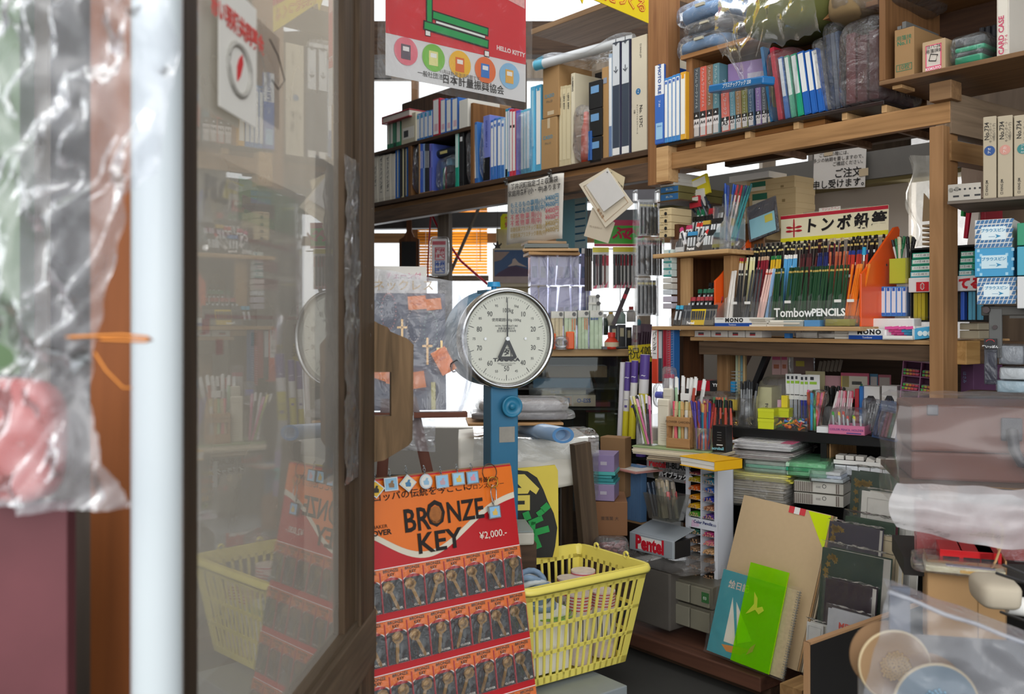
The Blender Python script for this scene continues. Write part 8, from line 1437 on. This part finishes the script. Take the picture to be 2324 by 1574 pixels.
CH = ((852,1110,'1d1d1a','e0b41c','d','yellow diamond keychain with black locomotive shape, closest to the door pull'),(887,1098,'8a6a4a','86b4d0','s','square keychain with brown animal shape'),(925,1096,'3f76a0','d9d2bc','d','cream diamond keychain with blue curled shape'),(966,1092,'8ab0c8','d4d2cc','o','round keychain with pale blue shape'),(1003,1092,'b89aa4','8cb8d8','s','square keychain with greyish-pink shape'),(1040,1086,'d8b45a','98c4dc','s','square keychain with yellow animal shape under a chain'),(1072,1083,'d090a0','88b6d6','s','square keychain with pink animal shape beside the rings'))
for c_ in CH: charm(*c_)
q = charm(1122,1161,'d8b45a','8cb8d8','s','double keychain hanging on brass and dark split rings at the board corner'); b = B(); b.tube([(-.004+.02*math.cos(t*.4),-.004,.106+.022*math.sin(t*.4)) for t in range(16)],.0013,closed=True,n=6); b.obj('dark_ring',mt('5a4030',.35,metal=.6),q)
B().tube([(-.0+.014*math.cos(t*.4),-.007,.078+.014*math.sin(t*.4)) for t in range(16)],.0015,closed=True,n=6).obj('brass_ring',mt('c8a040',.3,metal=.8),q); B().tube([(-.006,-.006,.03),(-.008,-.006,.055),(-.003,-.007,.07),(.004,-.007,.07),(.008,-.006,.055),(.005,-.006,.03)],.0014,n=6).obj('clasp',CHROME,q)
# ---------------- necklace board on the easel, bagged ----------------
NBF = Fr(940,2.55,8); m = NBF.T(NBF.s_(820),0,NBF.z(940,930)) @ M.Rotation(-math.radians(9),4,'X'); w = .23; h = .4
r = thing('necklace_board','necklace display board with white header and orange price tags, in a clear bag','display board',m)
B().box(0,w,0,.008,0,h*.81).obj('navy_board',mt('4a5064',.6,.2,30),r); B().box(-.0,w*.78,-.002,.008,h*.81,h*1.0).obj('white_header',mt('dcd8d0',.6),r); txt('ネックレス',w*.5,h*.86,.034,'d0a850',r,y=-.003); txt('チェーン付',w*.5,h*.93,.02,'d890a8',r,y=-.003)
def beads(cx,cz,rx,rz,c_,n=26):
    b = B()
    for k in range(n): a = 2*math.pi*k/n; b.ball((cx+rx*math.cos(a),-.006,cz+rz*math.sin(a)),.0024,6)
    b.obj('bead_string',mt(c_,.3),r)
beads(w*.32,h*.68,.02,.05,'d89090'); beads(w*.62,h*.58,.018,.045,'c8b8b0'); beads(w*.82,h*.55,.018,.05,'9ab8b0'); beads(w*.15,h*.62,.02,.055,'90b0c0')
for (x,z,c_) in ((.48,.55,'c8a060'),(.78,.42,'b89058'),(.95,.4,'d0ac60')): B().box(w*x-.003,w*x+.003,-.008,-.005,h*z-.045,h*z+.03).box(w*x-.014,w*x+.014,-.008,-.005,h*z+.004,h*z+.01).obj('cross_pendant',mt(c_,.3,.2,metal=.5),r)
for (x,z,s_,rt,t) in ((.66,.74,.05,-4,'ネックレス\n¥1500'),(.86,.73,.042,-6,''),(.42,.22,.055,12,'チェーン\n¥300'),(.62,.2,.06,-8,''),(.25,.25,.05,20,'')):
    TT = M.Translation((w*x,0,h*z)) @ M.Rotation(math.radians(rt),4,'Y'); B().box(-s_/2,s_/2,-.009,-.008,-s_*.38,s_*.38).obj('orange_tag',mt('ff8a1c',.5,.04),r,T=TT)
    if t: txt(t,0,0,.009,'b83a28',r,y=-.0095,T=TT)
T3 = m @ M.Translation((w*.97,-.02,h*.33)) @ M.Rotation(math.radians(-28),4,'Y'); q = thing('cord_tag','tilted orange price tag with black cord straps hanging low on the necklace board','tag',T3); B().box(-.022,.022,0,.001,-.035,.035).obj('orange_card',mt('ff8a1c',.5,.04),q); txt('ストラップ\n¥200',0,.012,.01,'b83a28',q); b = B()
for k in range(5): b.tube([(.02+.014*math.cos(t*.52+k),-.003,-.028+.014*math.sin(t*.6+k)) for t in range(12)],.0007,closed=True,n=4)
b.obj('black_cord',BLK,q)
for x in (.45,.82): B().box(w*x,w*x+.012,-.01,-.008,0,.075).obj('yellow_strip',mt('c8bc50',.5),r)
B().grid(lambda a,c: (-.01+(w+.05+.035*c)*a+.01*math.sin(c*6),-.02-.02*abs(NZ.noise(V((a*5,c*6,8)))),-.015+(h*1.03-.05*a)*c),26,30).grid(lambda a,c: (w+.025+.03*c+(.012+.035*c)*a+.02*math.sin(c*5),-.02+.1*a+.02*NZ.noise(V((a*4,c*7,4))),-.02+(h*.98-.05-.06*a)*c),12,30).obj('clear_bag',film('f4f6fc',.5,.45,.5,7,.12),r)
B().grid(lambda a,c: (w*.3+.13*a,-.01+.02*NZ.noise(V((a*6,c*6,1))),-.015-.09*c-.01*a),16,12).obj('loose_bag_end',film('f4f6fc',.45,.6,.5,8,.12),r)
ez = thing('easel','reddish brown wooden easel holding the bagged necklace board','easel',NBF.T(NBF.s_(820),-.03,NBF.z(940,945))); rw = wood('7a4a38','5a3326','X')
B().box(.0,w+.055,-.01,.03,0,.014).obj('ledge',rw,ez,bev=.001); B().box(.1,.14,-.012,.0,-.006,.016).obj('latch_plate',STEEL,ez); b = B(); b.box(0,.03,.03,.045,-.85,.05); rz_ = wood('74483a','573226','Z')
b.obj('leg',rz_,ez,T=M.Translation((.13,0,0)) @ M.Rotation(-.22,4,'Y')); b.obj('leg',rz_,ez,T=M.Translation((.05,0,0)) @ M.Rotation(.06,4,'Y'))
# ---------------- poster and hanging sign ----------------
PF = Fr(1207,2.83,39.1); sL = PF.s_(875); sR = PF.s_(1193); zb_ = PF.z(1193,232); w = sR-sL; zt_ = zb_+.7
r = thing('hanging_poster','red and white poster with green scale and round icons, in a clear sleeve','poster',PF.T(sL,0,zb_)); PY = lambda v,u: PF.z(u,v)-zb_
B().box(0,w,0,.001,0,.7).obj('white_sheet',mt('d9d7d6',.5,.03),r); zr_ = PY(146,1190); B().box(0,w,-.001,0,zr_,.7).obj('red_ground',mt('d03038',.45,.04),r)
bk = mt('262422',.5)
def bar(x0,x1,z0,z1,y,mm,o_=.004,rt=0,nm='green_bar'):
    TT = M.Translation((x0,0,z0)) @ M.Rotation(math.radians(rt),4,'Y'); B().box(-o_,x1-x0+o_,y+.0006,y+.001,-o_,z1-z0+o_).obj('outline',bk,r,T=TT); B().box(0,x1-x0,y,y+.0008,0,z1-z0).obj(nm,mm,r,T=TT)
gr = mt('1f9a50',.45,.04); zg = zr_+.03
bar(w*.31,w*.7,zg+.04,zg+.058,-.003,gr,rt=3); bar(w*.25,w*.7,zg+.005,zg+.024,-.004,gr,rt=3); bar(w*.27,w*.3,zg+.02,.7,-.003,gr); bar(w*.33,w*.68,zg+.028,zg+.034,-.0035,WHT,.002,rt=3,nm='white_bar')
for x in (.26,.68): bar(w*x,w*(x+.03),zg-.012-.02*(x > .5),zg+.002-.02*(x > .5),-.003,WHT,.002,nm='white_foot')
om_ = mt('e0883a',.45); B().prism([(0,.29),(0,.42),(w*.05,.46),(w*.2,.46),(w*.28,.35),(w*.28,.29)],-.002,-.001).obj('orange_car',om_,r)
for x in (.05,.26): B().lathe([(0,0),(.022,0)],20,T=M.Translation((w*x,-.0025,.285)) @ M.Rotation(math.pi/2,4,'X')).obj('blue_wheel',mt('3a70c0',.5),r)
B().prism([(w*.78,.3),(w*.99,.28),(w*.99,.37),(w*.78,.38)],-.002,-.001).obj('table_cloth',mt('e0a8a4',.5,.3,120),r); txt('HELLO KITTY',w*.88,zr_+.028,.018,'e8d8d4',r,y=-.002,bold=.04,rot=2)
for k,(c1,c2) in enumerate((('e07884','6a6068'),('7ab848','e0d890'),('e8b430','d86a30'),('e0703a','3a78c0'),('8ab8d8','e0a848'))):
    cx_,cz_ = w*(.13+.185*k),zr_*(.66-.015*k); TT = M.Translation((cx_,-.002,cz_)) @ M.Rotation(math.pi/2,4,'X'); B().lathe([(0,0),(w*.078,0)],26,T=TT).obj('round_icon',mt(c1,.5),r); B().box(cx_-.016,cx_+.014,-.003,-.002,cz_-.022,cz_+.018).obj('icon_drawing',mt(c2,.5),r); B().box(cx_-.011,cx_+.009,-.0036,-.003,cz_,cz_+.012).obj('icon_window',WHT,r)
txt('11月は計量強調月間です',w*.5,zr_*.35,.013,'6a6460',r,y=-.002); txt('一般社団法人',w*.31,zr_*.2,.017,'34302e',r,y=-.002); txt('日本計量振興協会',w*.6,zr_*.17,.028,'34302e',r,y=-.002,bold=.01)
B().grid(lambda a,c: (-.03+(w+.05)*a,-.008-.004*NZ.noise(V((a*6,c*6,0))),-.025+.74*c),20,24).obj('clear_sleeve',film('ffffff',.1,.35,.45,7,.1),r)
YS = Fr(1470,3.5,39.1); r = thing('yellow_arrow_sign','yellow sign with red outlined kana hanging at the top of the pine post','sign',YS.T(YS.s_(1282),0,YS.z(1470,52))); w = YS.s_(1472)-YS.s_(1282)
B().prism([(0,.18),(w*.12,.05),(w*.2,.0),(w*.22,.03),(w,.0),(w,.3),(0,.3)],0,.004).obj('sign_board',mt('e0c41c',.4,.04),r); B().box(w*.7,w,-.001,0,.1,.3).obj('red_corner',mt('b82020',.4),r)
txt('伝票をつくる',w*.6,.055,.052,'c8322a',r,y=-.001,bold=.05); txt('伝票をつくる',w*.6,.055,.052,'e4ca30',r,y=-.0016)
# ---------------- sliding door ----------------
D = Fr(845,2.052,85.7); ds = D.s_; T = D.T(0,0,0); r = thing('sliding_door','old brown timber sliding door with one tall dusty glass pane','door',T); dz = wood('5a4836','352a20','Z',7); dx = wood('6a5a48','43382c','X',7)
sf = ds(838); si = ds(806); sn1 = ds(447); sn0 = ds(415); z0 = D.z(807,1420)
B().box(si,sf,-.012,.03,0,2.4).obj('far_stile',dz,r,bev=.003); B().box(ds(782),si,.0,.022,z0,2.4).obj('inner_bead',dz,r,bev=.002); B().box(sn0,sn1,-.002,.03,0,2.4).obj('near_stile',wood('3f3226','261d16','Z',7),r,bev=.003)
B().box(sn1,sf,-.016,.03,z0-.11,z0-.0,).box(sn1,sf,-.006,.025,z0,z0+.012).obj('bottom_rail',dx,r,bev=.002); B().box(sn1,si,.0,.02,0,z0-.11).obj('lower_panel',wood('6a5138','47351f','X',5),r)
GM = bpy.data.materials.new('dusty_glass'); GM.use_nodes = True; nt = GM.node_tree; nt.nodes.remove(nt.nodes['Principled BSDF']); N = nt.nodes; L = nt.links
t_ = N.new('ShaderNodeBsdfTransparent'); t_.inputs[0].default_value = (.86,.88,.86,1); d_ = N.new('ShaderNodeBsdfDiffuse'); d_.inputs[0].default_value = rgb('ece4d8')+(1,); g_ = N.new('ShaderNodeBsdfGlossy'); g_.inputs['Roughness'].default_value = .02; tc = N.new('ShaderNodeTexCoord'); ns = N.new('ShaderNodeTexNoise'); ns.inputs['Scale'].default_value = 3; ns.inputs['Detail'].default_value = 5; L.new(tc.outputs['Object'],ns.inputs['Vector'])
mr = N.new('ShaderNodeMath'); mr.operation = 'MULTIPLY_ADD'; L.new(ns.outputs[0],mr.inputs[0]); mr.inputs[1].default_value = .4; mr.inputs[2].default_value = .17; ma = N.new('ShaderNodeMixShader'); L.new(mr.outputs[0],ma.inputs[0]); L.new(t_.outputs[0],ma.inputs[1]); L.new(d_.outputs[0],ma.inputs[2])
fr = N.new('ShaderNodeFresnel'); fr.inputs['IOR'].default_value = 2.3; mb = N.new('ShaderNodeMixShader'); L.new(fr.outputs[0],mb.inputs[0]); L.new(ma.outputs[0],mb.inputs[1]); L.new(g_.outputs[0],mb.inputs[2]); L.new(mb.outputs[0],[n for n in N if n.type == 'OUTPUT_MATERIAL'][0].inputs[0])
B().add([(sn1,.012,z0),(si,.012,z0),(si,.012,2.4),(sn1,.012,2.4)],[(0,1,2,3)]).obj('glass_pane',GM,r)
hp = [(840,724),(862,742),(880,746),(886,752),(925,768),(939,782),(938,900),(936,998),(928,1010),(885,1032),(872,1044),(840,1050)]; HF = Fr(890,2.03,14)
P = [(HF.s_(u),HF.z(u,v)) for u,v in hp][::-1]; hx0,hz0 = HF.s_(846),HF.z(866,944); hx1,hz1 = HF.s_(888),HF.z(866,844); hw = wood('7d6244','46351f','Z',10)
b = B(); xL = P[-1][0]; b.prism([p for p in P if p[1] >= hz1-.0001 or True][:0] or [(xL,HF.z(840,1050)),(HF.s_(872),HF.z(872,1044)),(HF.s_(928),HF.z(928,1010)),(HF.s_(936),HF.z(936,998)),(HF.s_(937),hz0),(xL,hz0)],0,.03)
b.prism([(xL,hz1),(HF.s_(938),hz1),(HF.s_(939),HF.z(939,782)),(HF.s_(925),HF.z(925,768)),(HF.s_(886),HF.z(886,752)),(HF.s_(880),HF.z(880,742)),(HF.s_(860),HF.z(860,734)),(xL,HF.z(840,722))],0,.03); b.box(hx1,HF.s_(938),0,.03,hz0,hz1); b.box(xL,hx0,0,.03,hz0,hz1)
b.obj('wooden_pull',hw,r,T=T.inverted() @ HF.T(0,0,0))
def onglass(name,lab,u0,u1,v0,v1,y,mm,cat='paper',pts=None):
    a,c = ds(u0,y),ds(u1,y); zl = D.z(u0,v1,y); zh = D.z(u0,v0,y); q = B().box(0,c-a,y,y+.001,0,zh-zl).obj(name,mm,T=D.T(a,0,zl)); tag(q,lab,cat); return q,c-a,zh-zl
q,w,h = onglass('feather_notice','white taped paper with red feather emblem stuck on the door glass',497,582,-60,240,-.001,mt('d8d4cc',.6,.04)); txt('赤い羽根共同募金',w*.5,h*.72,.03,'c8403a',q,y=-.002,rot=-0,bold=.03,sx=.8)
b = B(); b.prism([(w*.45,h*.28),(w*.53,h*.34),(w*.6,h*.45),(w*.58,h*.52),(w*.5,h*.47),(w*.45,h*.4)],-.0025,-.0015).obj('red_feather',mt('c81c24',.5),q); B().tube([(w*.5+w*.3*math.cos(t*.3),-.0018,h*.38+h*.2*math.sin(t*.3)) for t in range(21)],.004,closed=True,n=4).obj('grey_ring',mt('a8a49c',.6,.3,60),q)
q,w,h = onglass('blank_leaflet','thin white leaflet with faint line drawing behind the feather notice',584,634,40,262,.014,mt('cfc9c0',.6,.04)); B().tube([(w*.1,-.001,h*.8),(w*.5,-.001,h*.7),(w*.8,-.001,h*.5),(w*.5,-.001,h*.35),(w*.2,-.001,h*.4)],.001,n=4).obj('line_drawing',bk,q)
q,w,h = onglass('wrapped_paper','tall grey paper in crinkled clear plastic hung behind the door glass',716,780,350,1100,.05,mt('8f8b84',.5,.5,9)); B().grid(lambda a,c: (w*a,-.006-.012*abs(NZ.noise(V((a*5,c*12,3)))),h*c),14,40).obj('film',film('ffffff',.25,.9,1,14,.1),q)
struct(B().box(ds(447,.42)-.6,ds(842,.42),.42,.45,0,2.6).obj('wall_left',mt('c4b8a6',.8,.12,2),T=D.T(0,0,0)))
# cream display panel standing behind the glass
q,w,h = onglass('pen_display_panel','tall cream pen display panel with green header seen through the door glass',447,690,335,1560,.1,mt('cfc5b4',.6,.05),'display'); 
def qp(x0,x1,v0,v1,c_,nm,y=.098): a0_,a1_ = w*x0,w*x1; zA = D.z(447,1560,.1); B().box(a0_,a1_,y,y+.001,D.z(447,v1,.1)-zA,D.z(447,v0,.1)-zA).obj(nm,mt(c_,.5,.05),q)
qp(.0,1,335,500,'d9cfbc','cream_header'); qp(.3,.97,360,470,'2f9a4c','green_band',.096); zA = D.z(447,1560,.1); txt('PILOT',w*.15,D.z(447,420,.1)-zA,.05,'34302e',q,y=.095,bold=.03,sx=.9); qp(.32,.62,405,440,'5a4a48','brown_plate',.094)
qp(.05,.92,510,520,'a83844','red_line'); qp(.05,.92,712,722,'a83844','red_line'); qp(.9,.92,520,712,'a83844','red_line'); qp(.45,.68,560,590,'b04450','red_print'); qp(.45,.68,610,640,'b04450','red_print')
for (x,v,c_) in ((.13,790,'b02c40'),(.03,740,'b02c40'),(.62,760,'b02c40'),(.42,775,'2f7a44')): qp(x,x+.05,v-18,v+18,c_,'round_mark')
# ---------------- left of the door: pipe, post, bag ----------------
tag(B().cyl((-.345-.016,.95,0),(-.345-.016,.95,2.6),.0247,n=36).obj('drain_pipe',mt('bac1c4',.3,.03,5),T=M()),'thick white plastic drain pipe standing before the sliding door','pipe')
m = fit(205,305,0,100,1.15)[0]; X0 = (205-UH)/FP*1.15; X1 = (312-UH)/FP*1.15; tag(B().box(X0,X1+.03,1.15,1.2,0,2.6).obj('timber_post',wood('8a4f26','6a3a1a','Z',3),T=M()),'reddish brown timber post beside the white drain pipe','post')
tag(B().box(-1.3,(152-UH)/FP*1.0,1.0,1.02,0,.93).obj('red_cabinet',mt('5a3034',.6,.7,5),T=M()),'worn red and grey metal cabinet at the picture edge below the bag','cabinet')
struct(B().box(-3,-.55,1.55,1.6,0,3).obj('wall_outside',wood('4f443c','352d26','Z',3)))
tag(B().box(-1.2,(45-UH)/FP*1.3,1.3,1.34,1.05,2.4).obj('green_awning',mt('5a7050',.8,.2,6),T=M()),'dull green cloth hanging behind the plastic bag','cloth')
q = thing('tied_bag','large crumpled clear plastic bag tied with copper wire beside the pipe','bag',M.Translation(Wp(0,790,.85))); rows = [(-60,-60,400),(120,-60,395),(300,-60,385),(400,-60,360),(450,-60,305),(560,-60,272),(680,-50,232),(760,-30,222),(795,20,222),(825,20,205),(860,-40,196),(950,-60,215),(1050,-60,255),(1120,-60,290),(1148,-60,303)]
O_ = Wp(0,790,.85)
def bg(a,c):
    t = c*(len(rows)-1); i = min(int(t),len(rows)-2); f = t-i; v = rows[i][0]*(1-f)+rows[i+1][0]*f; l = rows[i][1]*(1-f)+rows[i+1][1]*f; rr = rows[i][2]*(1-f)+rows[i+1][2]*f; u = l+(rr-l)*a
    n_ = .03*NZ.noise(V((u/70,v/90,2)))+.02*abs(NZ.noise(V((u/30+v/60,v/140,6)))); p = Wp(u,v,.85)-O_; return (p.x,p.y-.02*math.sin(3.14*a)-n_,p.z)
B().grid(bg,60,90).obj('clear_film',film('f4f5fa',.42,.55,.4,4,.16),q)
B().tube([tuple(Wp(u,v,.83)-O_) for u,v in ((150,765),(220,762),(280,760),(335,765),(345,770),(330,774),(230,770))],.0016,n=6).tube([tuple(Wp(u,v,.84)-O_) for u,v in ((215,800),(240,840),(280,880),(298,880))],.0012,n=5).obj('copper_wire',mt('c07a3a',.3,metal=.8),q)
tag(B().blob(.1,.06,.13,.08,12,.6,26,seed=230).obj('red_bundle',mt('a82a1e',.5,.3),T=M.Translation(Wp(-110,1150,.95))),'red rounded bundle inside the lower part of the tied bag','bundle')
# ---------------- each piece of lettering belongs to the panel it is printed on ----------------
bpy.context.view_layer.update()
_id = M.Identity(4); _kids = {}
for o in bpy.data.objects:
    if o.parent and o.type == 'MESH' and o.name.split('.')[0] not in ('glass','film','clear_sleeve','clear_wrap','clear_bag','clear_pocket') and max(abs(o.matrix_basis[i][j]-_id[i][j]) for i in range(4) for j in range(4)) < 1e-6: _kids.setdefault(o.parent.name,[]).append(o)
for o in [x for x in bpy.data.objects if x.type == 'FONT' and x.parent and not x.parent.parent]:
    t = o.matrix_basis.translation; best = None
    for k in _kids.get(o.parent.name,()):
        c = [V(q) for q in k.bound_box]; x0,x1 = min(p.x for p in c),max(p.x for p in c); y0 = min(p.y for p in c); z0,z1 = min(p.z for p in c),max(p.z for p in c)
        if x0 < t.x < x1 and z0 < t.z < z1 and -.0008 < y0-t.y < .02:
            key = (round(y0-t.y,3),(x1-x0)*(z1-z0))
            if best is None or key < best[0]: best = (key,k)
    if best: o.parent = best[1]
# ---------------- lettering becomes mesh ----------------
bpy.context.view_layer.update()
dg = bpy.context.evaluated_depsgraph_get(); _d = {}
for o in [x for x in bpy.data.objects if x.type == 'FONT']:
    if o.data.name not in _d: _d[o.data.name] = bpy.data.meshes.new_from_object(o.evaluated_get(dg))
    me = _d[o.data.name]; nm = o.name; par = o.parent; ml = o.matrix_local.copy(); o.name = 'old'
    n = bpy.data.objects.new(nm,me); COL.objects.link(n); n.parent = par; n.matrix_local = ml
    bpy.data.objects.remove(o)
